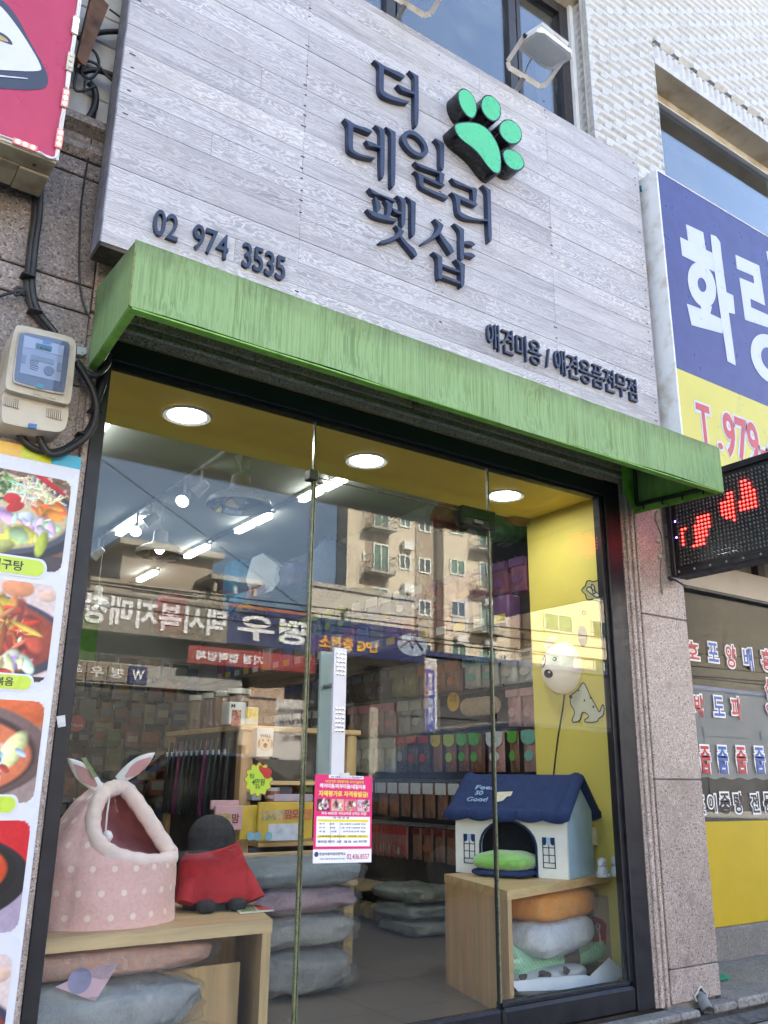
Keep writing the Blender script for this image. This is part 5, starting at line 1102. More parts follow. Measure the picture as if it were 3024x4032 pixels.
# rabbit bed
M_PINKD = None
def dotted(name, base, dot, sp=.052, r=.30):
    m, nt, b, N, L = new_mat(name); tc = N.new('ShaderNodeTexCoord'); sp_ = N.new('ShaderNodeSeparateXYZ'); L.new(tc.outputs['Object'], sp_.inputs[0])
    at = N.new('ShaderNodeMath'); at.operation = 'ARCTAN2'; L.new(sp_.outputs[1], at.inputs[0]); L.new(sp_.outputs[0], at.inputs[1])
    def mth(op, a, b_=None):
        n = N.new('ShaderNodeMath'); n.operation = op
        for k, v in enumerate((a, b_)):
            if v is None: continue
            if isinstance(v, (int, float)): n.inputs[k].default_value = v
            else: L.new(v, n.inputs[k])
        return n.outputs[0]
    u = mth('MULTIPLY', at.outputs[0], 20 / (2 * math.pi)); v = mth('DIVIDE', sp_.outputs[2], sp * .95)
    row = mth('FLOOR', v); sh = mth('MULTIPLY', mth('MODULO', row, 2.), .5); du = mth('SUBTRACT', mth('FRACT', mth('ADD', mth('ADD', u, sh), 50.)), .5); dv = mth('SUBTRACT', mth('FRACT', v), .5)
    d = mth('SQRT', mth('ADD', mth('MULTIPLY', du, du), mth('MULTIPLY', dv, dv))); k = ramp(nt, d, [(r - .05, 1.), (r, 0.)])
    nz = noise(nt, tc.outputs['Object'], 90, 3); c = mixc(nt, base, tuple(x * .8 for x in base), ramp(nt, nz, [(.4, 0.), (.7, .6)]))
    L.new(mixc(nt, c, dot, k), b.inputs['Base Color']); b.inputs['Roughness'].default_value = .9; b.inputs['Sheen Weight'].default_value = .3; L.new(bump(nt, nz, .3, .003), b.inputs['Normal']); return m
bed = empty('rabbit_bed', 'pink polka dot pet bed tent with white rabbit ears on the left plinth', 'pet bed', (1.06, .34, LZ))
BC = Vector((1.04, .335, LZ)); APEX = Vector((1.01, .36, .985))
rimpx = [(760, 165), (690, 190), (640, 250), (608, 340), (600, 430), (625, 520), (700, 590), (800, 630), (900, 650), (1010, 660), (1085, 645), (1120, 620), (1105, 580), (1040, 490), (980, 390), (910, 290), (850, 205), (810, 165)]
def rim_y(px, py): return .14 + .20 * max(0, min(1, (650 - py) / 480)) + .08 * max(0, min(1, (px - 900) / 220))
rim = [WY(*d_(*p), rim_y(*p)) for p in rimpx]
def bed_fn(u, v, k=1.):
    a = 2 * math.pi * u; x = math.cos(a) * .245 * k; y = math.sin(a) * .225 * k
    if v < .42: s = 1 - .03 * (v / .42); h = .185 * (v / .42); ax = 0
    else: t = min(1., (v - .42) / .58); s = .97 * (1 - t) ** .72; h = .185 + (APEX.z - LZ - .185) * (t ** .9); ax = t
    q = BC + Vector((x * s + (APEX.x - BC.x) * ax, y * s + (APEX.y - BC.y) * ax, h)); w_ = mnoise.noise(q * 9) * .010 + mnoise.noise(q * 23) * .004 - .006 * math.exp(-((a - 4.0) / .05) ** 2)
    return q + Vector((math.cos(a), math.sin(a), 0)) * w_ * min(1, s * 2)
poly2 = [d_(*p) for p in rimpx]
def cut(mb):
    keep = []
    for f in mb.f:
        c = sum((mb.v[i] for i in f), Vector()) / len(f)
        n = (c - Vector((BC.x, BC.y, c.z)))
        if n.dot(Vector((.75, -.66, 0))) > -.02 and inside(to_px(c), poly2): continue
        keep.append(f)
    mb.f = keep; return mb
M_PDOT = dotted('pink_polka_fleece', (.74, .46, .435), (.82, .66, .58), .074, .16)
add('tent', cut(MB().grid(bed_fn, 96, 48, True)), M_PDOT, bed, smooth=60)
rl = resample(smooth_loop(rim, 2), 48); rc = sum(rl, Vector()) / 48
pk_ = MB(); rows_ = [pk_.pts([p.lerp(rc + Vector((.05, .10, -.02)), 1 - math.cos(t)) + Vector((.36, .93, -.05)) * (.15 * math.sin(t)) for p in rl]) for t in np.linspace(0, 1.45, 9)]
for a0, a1 in zip(rows_[:-1], rows_[1:]):
    for q in range(48): pk_.f.append((a0 + q, a0 + (q + 1) % 48, a1 + (q + 1) % 48, a1 + q))
pk_.f.append(tuple(rows_[-1] + q for q in range(48)))
add('lining', pk_, pm('rose_lining', (.46, .18, .20), .9, .1, 20), bed, smooth=60)
lp = smooth_loop(rim, 2); lp.append(lp[0].copy())
add('rim', MB().tube(lp, [.027 + .0016 * math.sin(k * 1.7) for k in range(len(lp))], 12, False), pm('cream_plush', (.76, .60, .555), .95, .06, 30, bmp=.3, bscale=120, sheen=.2), bed, smooth=80)
def ear(base, tip, side):
    base = Vector(base); tip = Vector(tip); ax = tip - base; L_e = ax.length; ax.normalize(); wv = ax.cross(Vector((0, 1, 0))).normalized(); nn = wv.cross(ax)
    prof = lambda t: (.010 + .017 * math.sin(math.pi * min(1, t * .8 + .08)) ** .9) * (1 - t ** 5) + .001
    e = add('ear', MB().grid(lambda u, v: base + ax * (v * L_e) + wv * (math.cos(2 * math.pi * u) * prof(v) * (1 if v < 1 else .02)) + nn * (math.sin(2 * math.pi * u) * .012 * (1 if 0 < v < .98 else .3)), 16, 12, True), pm('white_plush', (.72, .71, .73), .95, .05, 30, bmp=.3, bscale=120, sheen=.4), bed, smooth=80)
    add('inner_ear', MB().grid(lambda u, v: base + ax * ((.15 + .7 * v) * L_e) + wv * ((u - .5) * 1.5 * prof(.15 + .7 * v) * math.sin(math.pi * (.08 + .84 * v)) + .004 * side) + nn * (.0135 if nn.dot(CAM - base) > 0 else -.0135), 6, 8), pm('pink_plush', (.56, .27, .28), .95), e, smooth=80)
ear(WY(*d_(655, 180), .33), WY(*d_(442, -25), .28), 1); ear(WY(*d_(770, 120), .34), WY(*d_(1012, -62), .33), -1)
add('price_tie', MB().prism([WY(*d_(*p), .285) for p in ((530, -25), (560, -30), (640, 95), (612, 105))], (0, .002, 0)), pm('green_tag', (.16, .22, .08), .5, .3, 40), bed)
add('pom_string', MB().tube([WY(*d_(715, 225), .25), WY(*d_(700, 340), .25), WY(*d_(690, 450), .25)], .003, 6), MATS['white_plush'], bed); add('pom_ball', MB().lathe([(.0005, -.02), (.012, -.016), (.02, 0), (.012, .016), (.0005, .02)], WY(*d_(700, 488), .25), 12), MATS['white_plush'], bed, smooth=80)

# dog mannequin in a red shirt
mq = empty('dog_mannequin', 'black dog mannequin wearing a red shirt on the left plinth', 'mannequin', (1.50, .42, LZ))
MC = Vector((1.475, .42, LZ))
def loft(prof, n=36, wob=0.):
    """prof rows: (z, rx, ry, x offset)"""
    def fn(u, v):
        a = 2 * math.pi * u; t = v * (len(prof) - 1); k = min(len(prof) - 2, int(t)); f = t - k; z, rx, ry, ox = [prof[k][q] * (1 - f) + prof[k + 1][q] * f for q in range(4)]
        w = 1 + wob * (math.sin(5 * a + 8 * v) * (1 - v) + .6 * math.sin(9 * a - 7 * v))
        return MC + Vector((rx * w * math.cos(a) + ox, ry * w * math.sin(a), z + .02 * math.cos(a) * v * (wob > 0)))
    return MB().grid(fn, n, 6 * (len(prof) - 1), True)
add('shirt', loft([(.03, .150, .115, .015), (.06, .152, .118, .015), (.11, .140, .112, .008), (.15, .126, .104, .0), (.185, .112, .094, -.006), (.205, .098, .086, -.01)], wob=.03), pm('red_knit', (.40, .022, .03), .85, .2, 8, bmp=.6, bscale=14, bdist=.015), mq, smooth=80)
add('sleeve', MB().tube([MC + Vector((.10, -.04, .11)), MC + Vector((.138, -.06, .05)), MC + Vector((.145, -.07, .025))], [.04, .036, .04], 12), MATS['red_knit'], mq, smooth=70); add('sleeve', MB().tube([MC + Vector((-.10, -.04, .10)), MC + Vector((-.125, -.06, .03))], [.036, .034], 12), MATS['red_knit'], mq, smooth=70)
add('neckline', MB().tube([MC + Vector((.093 * math.cos(t) - .01, .082 * math.sin(t), .203 + .02 * math.cos(t))) for t in np.linspace(0, 2 * math.pi, 33)], .006, 6, False), MATS['red_knit'], mq, smooth=70)
add('torso', loft([(.0, .11, .09, .01), (.10, .115, .09, .0), (.18, .093, .080, -.006), (.22, .090, .078, -.010), (.25, .090, .078, -.012), (.28, .080, .070, -.012), (.305, .060, .052, -.012), (.32, .035, .03, -.012), (.325, .002, .002, -.012)]), pm('charcoal_felt', (.030, .030, .034), .9, .2, 30, bmp=.3, bscale=60), mq, smooth=60)
for dx in (-.07, .05): add('paw', pillow(MC + Vector((dx, -.12, .022)), .032, .03, .022, n=8), MATS['charcoal_felt'], mq, smooth=80)
bk = WZ(*d_(1600, 960), LZ + .004); lf = empty('leaflet', 'small open leaflet with red and green print on the left plinth edge', 'leaflet', bk)
add('sheet', MB().prism([WZ(*crop(600, 3200, 800, 952)(*p), LZ + .006) for p in ((360, 422), (500, 430), (570, 455), (410, 470))], (0, 0, -.004)), pm('leaflet_white', (.62, .60, .52), .5, .15, 40), lf)
add('print', MB().prism([WZ(*crop(600, 3200, 800, 952)(*p), LZ + .0068) for p in ((470, 430), (500, 431), (562, 452), (500, 456))], (0, 0, -.0005)), pm('leaflet_red', (.45, .06, .05), .5), lf); add('print', MB().prism([WZ(*crop(600, 3200, 800, 952)(*p), LZ + .0068) for p in ((380, 428), (465, 431), (490, 457), (418, 464))], (0, 0, -.0005)), pm('leaflet_green', (.20, .30, .12), .5, .4, 60), lf)

# ---- display plinth on the right with the dog house
RZ = .578
pl2 = empty('display_plinth', 'pine plinth carrying the blue roofed dog house', 'plinth', (3.0, .4, FZ))
FL_, FR_, BR_, BL_ = (2.612, .058), (3.545, .33), (3.545, .80), (2.815, .72)
board_poly('top', [FL_, FR_, BR_, BL_], RZ - .035, RZ, M_WOODH, pl2)
n_ = Vector((FR_[0] - FL_[0], FR_[1] - FL_[1])).normalized()
board_poly('side_panel', [(FL_[0] + .003, FL_[1] + .004), (FL_[0] + .003 + n_.x * .032, FL_[1] + .004 + n_.y * .032), (BL_[0] + .03, BL_[1]), (BL_[0] + .001, BL_[1] - .004)], FZ, RZ - .0355, M_WOOD, pl2)
board_poly('back_panel', [(2.84, .70), (3.54, .775), (3.54, .79), (2.84, .715)], FZ, RZ - .0355, M_WOOD, pl2)
sd = lambda px, py, q: WY(*crop(1850, 3450, 700)(px, py), q)
wrapped('wrapped_cushion', 'orange cushion in crinkled clear plastic, top of the right plinth stack', 'cushion', (sd(740, 240, .38), .285, .14, .072, .28), (.92, .36, .05), dict(flat=.6, seed=4, lump=.025))
wrapped('wrapped_cushion', 'white cushion in crinkled clear plastic below the orange one', 'cushion', (sd(725, 525, .37), .275, .145, .088, .28), (.74, .76, .80), dict(flat=.75, seed=5, lump=.04))
gr = empty('rolled_mat', 'mint green checked rolled mat with a brown paper band', 'mat', sd(700, 800, .34))
def roll_fn(u, v):
    a = 2 * math.pi * u; t = v; ctr = sd(300 + 900 * t, 790 - 140 * t - 60 * math.sin(math.pi * t) * -1, .32 + .10 * t); r_ = .058 + .022 * abs(2 * t - 1.18) ** 1.5 if 0 < v < 1 else .02
    return ctr + Vector((-.05 * math.cos(a) * 0, r_ * math.cos(a), r_ * .92 * math.sin(a)))
def checkm():
    m, nt, b, N, L = new_mat('mint_check_cloth'); v = coords(nt, scale=(90, 90, 90)); w1 = N.new('ShaderNodeTexChecker'); L.new(v, w1.inputs['Vector']); w1.inputs['Scale'].default_value = 1; w1.inputs['Color1'].default_value = (.36, .62, .42, 1); w1.inputs['Color2'].default_value = (.20, .45, .30, 1)
    L.new(mixc(nt, w1.outputs[0], (.45, .66, .45), ramp(nt, noise(nt, v, .1, 4), [(.4, 0.), (.65, .7)])), b.inputs['Base Color']); b.inputs['Roughness'].default_value = .6; b.inputs['Coat Weight'].default_value = .6
    L.new(bump(nt, noise(nt, v, .12, 4), .6, .02), b.inputs['Coat Normal']); return m
add('roll', MB().grid(roll_fn, 28, 24, True), checkm(), gr, smooth=80)
add('paper_band', MB().grid(lambda u, v: (lambda p, c: c + (p - c) * 1.04)(roll_fn(u, .55 + .16 * v), sd(300 + 900 * (.55 + .16 * v), 790 - 140 * (.55 + .16 * v), .32 + .10 * (.55 + .16 * v))), 28, 4, True), pm('brown_paper_band', (.11, .085, .065), .6, .1, 20), gr, smooth=80)
cw = empty('cow_print_sheet', 'white cow print sheet folded at the bottom of the right plinth', 'sheet', sd(700, 1000, .25))
add('fold', pillow(sd(700, 950, .30), .29, .10, .045, .28, flat=.8, seed=8), pm('cow_white', (.58, .58, .58), .6, .05), cw, smooth=80)
for q, (px, py, rr) in enumerate(((500, 945, .022), (700, 935, .034), (900, 880, .02), (450, 1030, .024), (660, 985, .03))):
    add('cow_patch', MB().prism(smooth_loop([sd(px, py, .19) + Vector((rr * (1 + .35 * math.sin(3 * t + q)) * math.cos(t), 0, .8 * rr * (1 + .3 * math.cos(2 * t + q)) * math.sin(t))) for t in np.linspace(0, 6.28, 11)[:-1]], 1), (0, .004, 0)), pm('cow_brown', (.075, .05, .045), .6, .2), cw)
pp = [(370, 985), (450, 1075), (800, 1065), (1310, 1020), (1455, 895), (1300, 760), (1120, 935), (1070, 920)]
add('paper_sheet', MB().prism([sd(x, y, .155 + .05 * (1000 - y) / 240) for x, y in pp], (0, .0015, .0005)), pm('white_wrapping_paper', (.60, .63, .66), .55, .05), label='creased white wrapping paper sheet lying before the cow print', cat='paper')
bg_ = empty('shopping_bag', 'plain paper shopping bag with a red panel beside the wrapped cushions', 'bag', (3.40, .36, FZ))
add('bag_body', MB().prism([sd(x, y, .36) for x, y in ((1140, 190), (1330, 190), (1355, 230), (1360, 800), (1180, 800))], (.0, .06, 0)), pm('tan_paper', (.40, .30, .20), .7, .1), bg_)
add('red_panel', MB().prism([sd(x, y, .357) for x, y in ((1140, 370), (1230, 400), (1275, 450), (1270, 640), (1150, 640))], (0, .002, 0)), pm('red_paper', (.30, .035, .03), .6, .1), bg_); add('rope_handle', MB().tube(smooth_path([sd(x, y, .35) for x, y in ((1190, 500), (1175, 455), (1195, 435), (1215, 465), (1200, 510), (1215, 560), (1220, 660))]), .004, 6), pm('rope', (.5, .45, .36), .9), bg_)

# dog house
A_ = Vector((2.925, .765, RZ)); fd = Vector((.401, -.916, 0)); dd = Vector((.916, .401, 0))
HM = Matrix(((fd.x, dd.x, 0, A_.x), (fd.y, dd.y, 0, A_.y), (0, 0, 1, A_.z), (0, 0, 0, 1)))
dh = empty('dog_house', 'soft white dog house with navy roof and green cushion', 'pet house', A_ + fd * .28 + dd * .15)
HW, HD, HE, HR = .575, .37, .292, .445
M_COT = pm('white_cotton', (.76, .78, .76), .85, .05, 14, bmp=.25, bscale=8, bdist=.02); M_NAVC = pm('navy_fleece', (.010, .028, .11), .9, .15, 30, bmp=.3, bscale=90); M_LBC = pm('pale_blue_cotton', (.36, .53, .72), .85, .06, 14, bmp=.25, bscale=8, bdist=.02)
def H(): m_ = MB(); m_.M = HM; return m_
arch = [(.435 - .0, 0)] if 0 else []
ax0, ax1, az = .135, .425, .245
arc = [(ax1, 0), (ax1, .13)] + [((ax0 + ax1) / 2 + (ax1 - ax0) / 2 * math.cos(t), .13 + (az - .13) * math.sin(t)) for t in np.linspace(.15, math.pi - .15, 12)] + [(ax0, .13), (ax0, 0)]
add('front_wall', H().prism([(x, 0, z) for x, z in [(0, 0)] + arc[::-1] + [(HW, 0), (HW, HE), (0, HE)]], (0, .018, 0)), M_COT, dh)
for k in range(len(arc) - 1): pass
add('door_binding', H().tube([(x, -.002, z) for x, z in arc], .006, 6), M_NAVC, dh, smooth=60)
add('side_wall', H().prism([(HW - .0005, .002, 0), (HW - .0005, HD, 0), (HW - .0005, HD, HE), (HW - .0005, HD * .5, HR - .02), (HW - .0005, .002, HE)], (-.018, 0, 0)), M_LBC, dh); add('side_wall', H().prism([(0.0005, .019, 0), (.0005, HD, 0), (.0005, HD, HE), (.0005, HD * .5, HR - .02), (.0005, .019, HE)], (.018, 0, 0)), M_LBC, dh)
add('back_wall', H().box((.02, HD - .018, 0), (HW - .02, HD - .001, HE)), M_NAVC, dh); add('floor_pad', H().box((.02, .02, .001), (HW - .02, HD - .02, .02)), M_NAVC, dh); add('inner_sheet', H().box((.03, .12, .022), (HW - .03, .125, .28)), pm('near_black_cloth', (.008, .009, .014), .95), dh)  # near-black upright sheet across the inside, behind the doorway
def roof(sgn):
    """padded panel with rolled edge and a scalloped eave"""
    y_e, z_e = (-.055, HE - .035) if sgn > 0 else (HD + .055, HE - .035)
    def fn(u, v, top):
        x = -.035 + (HW + .07) * u; y = HD * .5 + (y_e - HD * .5) * v; z = HR + (z_e - HR) * v
        edge = min(1, u / .05, (1 - u) / .05, (1 - v) / .06 if v < 1 else 0.); puff = .008 + .010 * max(0, min(1, edge * 4)) + (.014 if (u < .06 or u > .94) and .04 < v < .97 else 0) * 0
        sc = -.012 * abs(math.sin(u * math.pi * 5)) * (1 if v > .93 else 0); roll = .013 * math.exp(-((u - .94) / .03) ** 2) + .013 * math.exp(-((u - .06) / .03) ** 2) + .012 * math.exp(-((v - .95) / .05) ** 2)
        k = (puff + roll) * (1 if top else -.25)
        return Vector((x, y - (.45 * k) * (1 if sgn > 0 else -1), z + .9 * k + sc))
    m_ = H(); m_.grid(lambda u, v: fn(u, v, True), 61, 22); m_.grid(lambda u, v: fn(u, v, False), 61, 22)
    i0 = 0; nU, nV = 61, 22; o2 = nU * nV
    for q in range(nU - 1): m_.f.append(((nV - 1) * nU + q, (nV - 1) * nU + q + 1, o2 + (nV - 1) * nU + q + 1, o2 + (nV - 1) * nU + q))
    for q in range(nV - 1):
        for e in (0, nU - 1): m_.f.append((q * nU + e, (q + 1) * nU + e, o2 + (q + 1) * nU + e, o2 + q * nU + e))
    return add('roof_panel', m_, M_NAVC, dh, smooth=60)
r1 = roof(1); roof(-1)
rn = Vector((0, -(HR - HE + .035), HD * .5 + .055)).normalized(); rn = Vector((0, -(HR - HE + .035) / 1, (HD * .5 + .055))).normalized()
def on_roof(x, v, off=.022): return HM @ (Vector((x, HD * .5 + (-.055 - HD * .5) * v, HR + (-.035 + HE - HR) * v)) + Vector((0, -.45, .9)) * off)
U_ = fd; V_ = (on_roof(.1, .2) - on_roof(.1, .8)).normalized()
for s_, v_, x_, w_ in (('Feel', .42, .075, .095), ('so', .56, .09, .04), ('Good', .72, .06, .11)): lettering('lettering', s_, pm('pale_blue_thread', (.28, .42, .62), .8), r1, on_roof(x_, v_), U_, V_, w_, .032, .003, .01)
add('paper_tag', MB().prism([on_roof(x, v) for x, v in ((.205, .48), (.285, .46), (.285, .56), (.265, .58), (.255, .68), (.225, .72), (.20, .60))], (0, 0, .0015)), pm('cream_tag', (.60, .56, .44), .7, .1, 40), r1)
for x0 in (.045, .455):
    w0 = H(); w_ = .062
    for a, b in (((0, 0), (w_, 0)), ((0, .022), (w_, .022)), ((0, .055), (w_, .055)), ((0, .088), (w_, .088)), ((.004, .115), (w_ - .004, .115))): w0.box((x0 + a[0], -.003, .045 + a[1] - .0018), (x0 + b[0], .0, .045 + b[1] + .0018))
    for a in (0.002, w_ / 2, w_ - .002): w0.box((x0 + a - .0018, -.0032, .067), (x0 + a + .0018, -.0002, .16))
    w0.box((x0, -.003, .045), (x0 + .0035, 0, .067)); w0.box((x0 + w_ - .0035, -.003, .045), (x0 + w_, 0, .067))
    ew = add('stitched_window', w0, M_NAVC, dh)
    for k in range(3):
        m_ = H(); cx_ = x0 + w_ * (k + .5) / 3; m_.prism([(cx_ - w_ / 6, -.004, .178), (cx_ + w_ / 6, -.004, .178), (cx_ + w_ / 6, -.004, .155), (cx_ + w_ / 10, -.004, .146), (cx_, -.004, .143), (cx_ - w_ / 10, -.004, .146), (cx_ - w_ / 6, -.004, .155)], (0, .003, 0)); add('stitched_blind', m_, M_LBC if k == 1 else M_NAVC, ew)
add('cushion_base', pillow(HM @ Vector((.275, -.02, .020)), .150, .13, .020, -1.158, seed=6), M_NAVC, dh, smooth=80)
add('cushion', pillow(HM @ Vector((.278, -.012, .066)), .142, .14, .046, -1.158, seed=9, lump=.03, flat=1.), pm('green_plush', (.20, .46, .10), .95, .15, 20, bmp=.5, bscale=60, bdist=.01, sheen=.5), dh, smooth=80)
add('side_tag', MB().prism([HM @ Vector((HW + .001, .36, z)) + Vector((x, 0, 0)) for x, z in ((0, .13), (.035, .13), (.03, .205), (.018, .215), (0, .21))], (0, .001, 0)), pm('cream_tag', (.60, .56, .44), .7, .1, 40), dh)

# two little china figures
M_CHINA = pm('white_china', (.70, .72, .74), .15, .03, 20, coat=.8); M_INK = pm('cobalt_dots', (.02, .03, .10), .3)
def figure(name, label, px, cat_):
    q = WZ(*i_(*px), RZ); q.x = min(q.x, 3.50); q = WZ(*i_(px[0], px[1]), RZ)
    t = (3.49 - CAM.x) / (q.x - CAM.x); q = CAM + (q - CAM) * min(1, t); q.z = max(q.z, RZ); 
    f = empty(name, label, 'figurine', q)
    add('body', MB().lathe([(.0005, 0), (.026, .0), (.030, .012), (.025, .03), (.016, .05), (.0005, .058)], q, 18), M_CHINA, f, smooth=60)
    hc = q + Vector((-.003, -.004, .066)); add('head', pillow(hc, .023, .022, .021, n=8, flat=1, p=1), M_CHINA, f, smooth=80)
    for s_ in (-1, 1):
        if cat_: add('ear', MB().lathe([(.009, 0), (.0005, .016)], hc + Vector((s_ * .013, 0, .014)), 8), M_CHINA, f)
        else: add('ear', pillow(hc + Vector((s_ * .021, 0, -.006)), .006, .010, .017, n=6, flat=1, p=1), M_CHINA, f, smooth=80)
        add('paw', pillow(q + Vector((s_ * .012, -.024, .008)), .009, .010, .008, n=6, flat=1, p=1), M_CHINA, f, smooth=80)
    add('collar', MB().lathe([(.0165, 0), (.018, .003), (.0165, .006)], q + Vector((0, 0, .045)), 16), M_INK, f)
    for k in range(7): a = k * .9 + 3.2; add('spot', MB().lathe([(.0035, .0), (.0005, .0015)], q + Vector((.0285 * math.cos(a), .0285 * math.sin(a), .012 + .004 * (k % 3))), 6, (math.cos(a), math.sin(a), .2)), M_INK, f)
    add('nose', MB().lathe([(.003, 0), (.0005, .002)], hc + Vector((-.008, -.0215, 0)), 6, (0, -1, 0)), M_INK, f)
figure('china_dog', 'small white china dog with dark dots beside the dog house', (605, 735), False); figure('china_cat', 'small white china lucky cat beside the china dog', (690, 730), True)

# wall lamp shaped like a dog's head, decal on the yellow wall
XW = SWX
def wpt(px, py, off=0.): return WX(*g_(px, py), XW - off)
dc = empty('dog_decal', 'grey spotted dog wall decal below the balloon dog lamp', 'wall decal', wpt(500, 1360)); M_DGREY = pm('grey_decal', (.58, .58, .44), .6, .05); M_LINE = pm('black_decal_line', (.02, .02, .02), .6)
def decal(name, pts, mat, parent, off, line=True, it=2):
    P = smooth_loop([wpt(x, y, off) for x, y in pts], it); o = add(name, MB().prism(P, (.0004, 0, 0)), mat, parent)
    if line: add('outline', MB().tube(P + [P[0]], (.0034), 5, False), M_LINE, o)
    return o
bdy = decal('body', [(400, 1195), (440, 1170), (480, 1105), (500, 1140), (520, 1190), (560, 1260), (585, 1312), (602, 1252), (614, 1262), (612, 1322), (575, 1345), (572, 1366), (490, 1368), (487, 1350), (520, 1335), (505, 1310), (470, 1300), (463, 1360), (412, 1370), (408, 1350), (432, 1300), (395, 1250)], M_DGREY, dc, .0015)
for x, y, r_ in ((400, 1205, 14), (488, 1228, 7), (545, 1268, 8), (528, 1210, 9), (450, 1165, 6)): decal('spot', [(x - r_, y), (x, y - r_ * 1.3), (x + r_, y), (x, y + r_ * 1.3)], M_LINE, bdy, .003, False)
bb = empty('bone_decal', 'cloud shaped wall decal with a bone above the dog lamp', 'wall decal', wpt(545, 570)); cl = decal('cloud', [(545 + 66 * (1 + .12 * math.cos(6 * t)) * math.cos(t), 525 + 62 * (1 + .12 * math.cos(6 * t)) * math.sin(t)) for t in np.linspace(0, 6.28, 37)[:-1]], pm('olive_decal', (.42, .40, .18), .6, .05), bb, .0015, it=0)
decal('bone', [(505, 510), (520, 500), (570, 545), (590, 548), (585, 570), (560, 570), (510, 530), (500, 525)], M_DGREY, cl, .003); decal('bone', [(530, 485), (548, 490), (560, 545), (545, 550), (535, 520)], M_DGREY, cl, .0032)
add('ring_decal', MB().tube([wpt(484 + 10 * math.cos(t), 668 + 12 * math.sin(t), .002) for t in np.linspace(0, 6.28, 17)], .002, 5, False), M_LINE, label='tiny ring wall decal under the bone cloud', cat='wall decal')
lamp = empty('dog_head_lamp', 'glowing white dog head wall lamp with black eye patch and nose', 'wall lamp', wpt(350, 1185))
hc = wpt(350, 1020, 0); ry_ = (wpt(230, 1020) - wpt(470, 1020)).length / 2; rz_ = (wpt(350, 855) - wpt(350, 1185)).length / 2
def head_fn(u, v):
    a = 2 * math.pi * u; e = v * math.pi / 2; return hc + Vector((-.085 * math.sin(e), ry_ * math.cos(a) * math.cos(e), rz_ * math.sin(a) * math.cos(e)))
mlamp, nt, b_s, N, L = new_mat('lit_opal_shade'); b_s.inputs['Base Color'].default_value = (.70, .66, .60, 1); b_s.inputs['Emission Color'].default_value = (1, .78, .55, 1); b_s.inputs['Emission Strength'].default_value = .03; b_s.inputs['Roughness'].default_value = .3
add('shade', MB().grid(head_fn, 40, 14, True), mlamp, lamp, smooth=80)
def on_head(px, py, r1, r2, mat, name, par, n=14, off=.002):
    P = []
    for t in np.linspace(0, 2 * math.pi, n, endpoint=False):
        w = wpt(px + r1 * math.cos(t), py + r2 * math.sin(t)); dy, dz = (w.y - hc.y) / ry_, (w.z - hc.z) / rz_; k = min(.98, math.sqrt(dy * dy + dz * dz)); P.append(Vector((hc.x - .085 * math.sqrt(1 - k * k) - off, w.y, w.z)))
    return add(name, MB().prism(P, (.0008, 0, 0)), mat, par)
on_head(275, 985, 30, 42, M_LINE, 'eye_patch', lamp); on_head(278, 968, 14, 16, M_CHINA, 'eye', lamp, off=.004); on_head(278, 968, 7, 9, M_LINE, 'pupil', lamp, off=.006); on_head(325, 1065, 33, 27, M_LINE, 'nose', lamp, off=.004); on_head(336, 1055, 9, 7, M_CHINA, 'glint', lamp, off=.006); on_head(366, 972, 12, 13, M_LINE, 'eye', lamp); on_head(366, 972, 7, 8, M_CHINA, 'glint', lamp, off=.004)
decal('ear', [(445, 770), (470, 748), (495, 760), (508, 810), (505, 860), (485, 893), (460, 880), (445, 820)], pm('grey_ear_decal', (.14, .135, .12), .6), dc, .0015, False); decal('ear', [(235, 850), (265, 815), (320, 815), (300, 850), (245, 910), (228, 890)], M_DGREY, dc, .0015, False)
add('lamp_cord', MB().tube(smooth_path([wpt(360, 1190, .004), wpt(350, 1280, .004), wpt(320, 1450, .004), wpt(302, 1600, .004), wpt(285, 1750, .004)]), .004, 6), M_BLACK, label='black lamp cord hanging down the yellow wall to the dog house', cat='cord')
# ---------------------------------------------------------------- shop lighting
M_TUBE = emit('tube_glow', (.96, 1., 1.), 1.6)
def tube_light(x, y0, y1, label):
    t = empty('strip_light', label, 'strip light', (x, (y0 + y1) / 2, CZ - .06), 'strip lights on the shop ceiling')
    add('housing', MB().box((x - .035, y0 - .02, CZ - .03), (x + .035, y1 + .02, CZ), .004), M_WHITEP, t)
    ym = (y0 + y1) / 2
    for a, b in ((y0, ym - .012), (ym + .012, y1)):
        add('diffuser', MB().prism([(x - .03, a + .02, CZ - .0305), (x - .03, b - .02, CZ - .0305), (x - .018, b, CZ - .0305), (x + .018, b, CZ - .0305), (x + .03, b - .02, CZ - .0305), (x + .03, a + .02, CZ - .0305), (x + .018, a, CZ - .0305), (x - .018, a, CZ - .0305)], (0, 0, -.03)), M_TUBE, t)
ords = ('nearest the yellow soffit', 'second from the yellow soffit', 'third from the yellow soffit', 'farthest from the yellow soffit')
for (y0, y1), o_ in zip(((1.87, 2.47), (2.94, 3.52), (4.10, 4.57), (5.33, 5.81)), ords): tube_light(2.92, y0, y1, 'lit strip light in the long ceiling row, ' + o_)
tube_light(2.16, 3.61, 4.18, 'lit strip light beside the spotlight track'); tube_light(1.31, 1.88, 2.5, 'lit strip light at the meter side of the shop ceiling')
add('ceiling_conduit', MB().box((2.905, 1.0, CZ - .018), (2.935, 6.1, CZ - .0005)), M_STEEL, label='slim metal conduit linking the row of strip lights', cat='conduit')
tr_ = empty('spotlight_track', 'white ceiling track with swivelling spotlights', 'track light', (2.1, 3, CZ)); add('rail', MB().box((2.085, 1.2, CZ - .03), (2.12, 5.6, CZ - .0005), .003), M_WHITEP, tr_)
M_SPOT = emit('spot_glow', (1, 1, .97), .9)
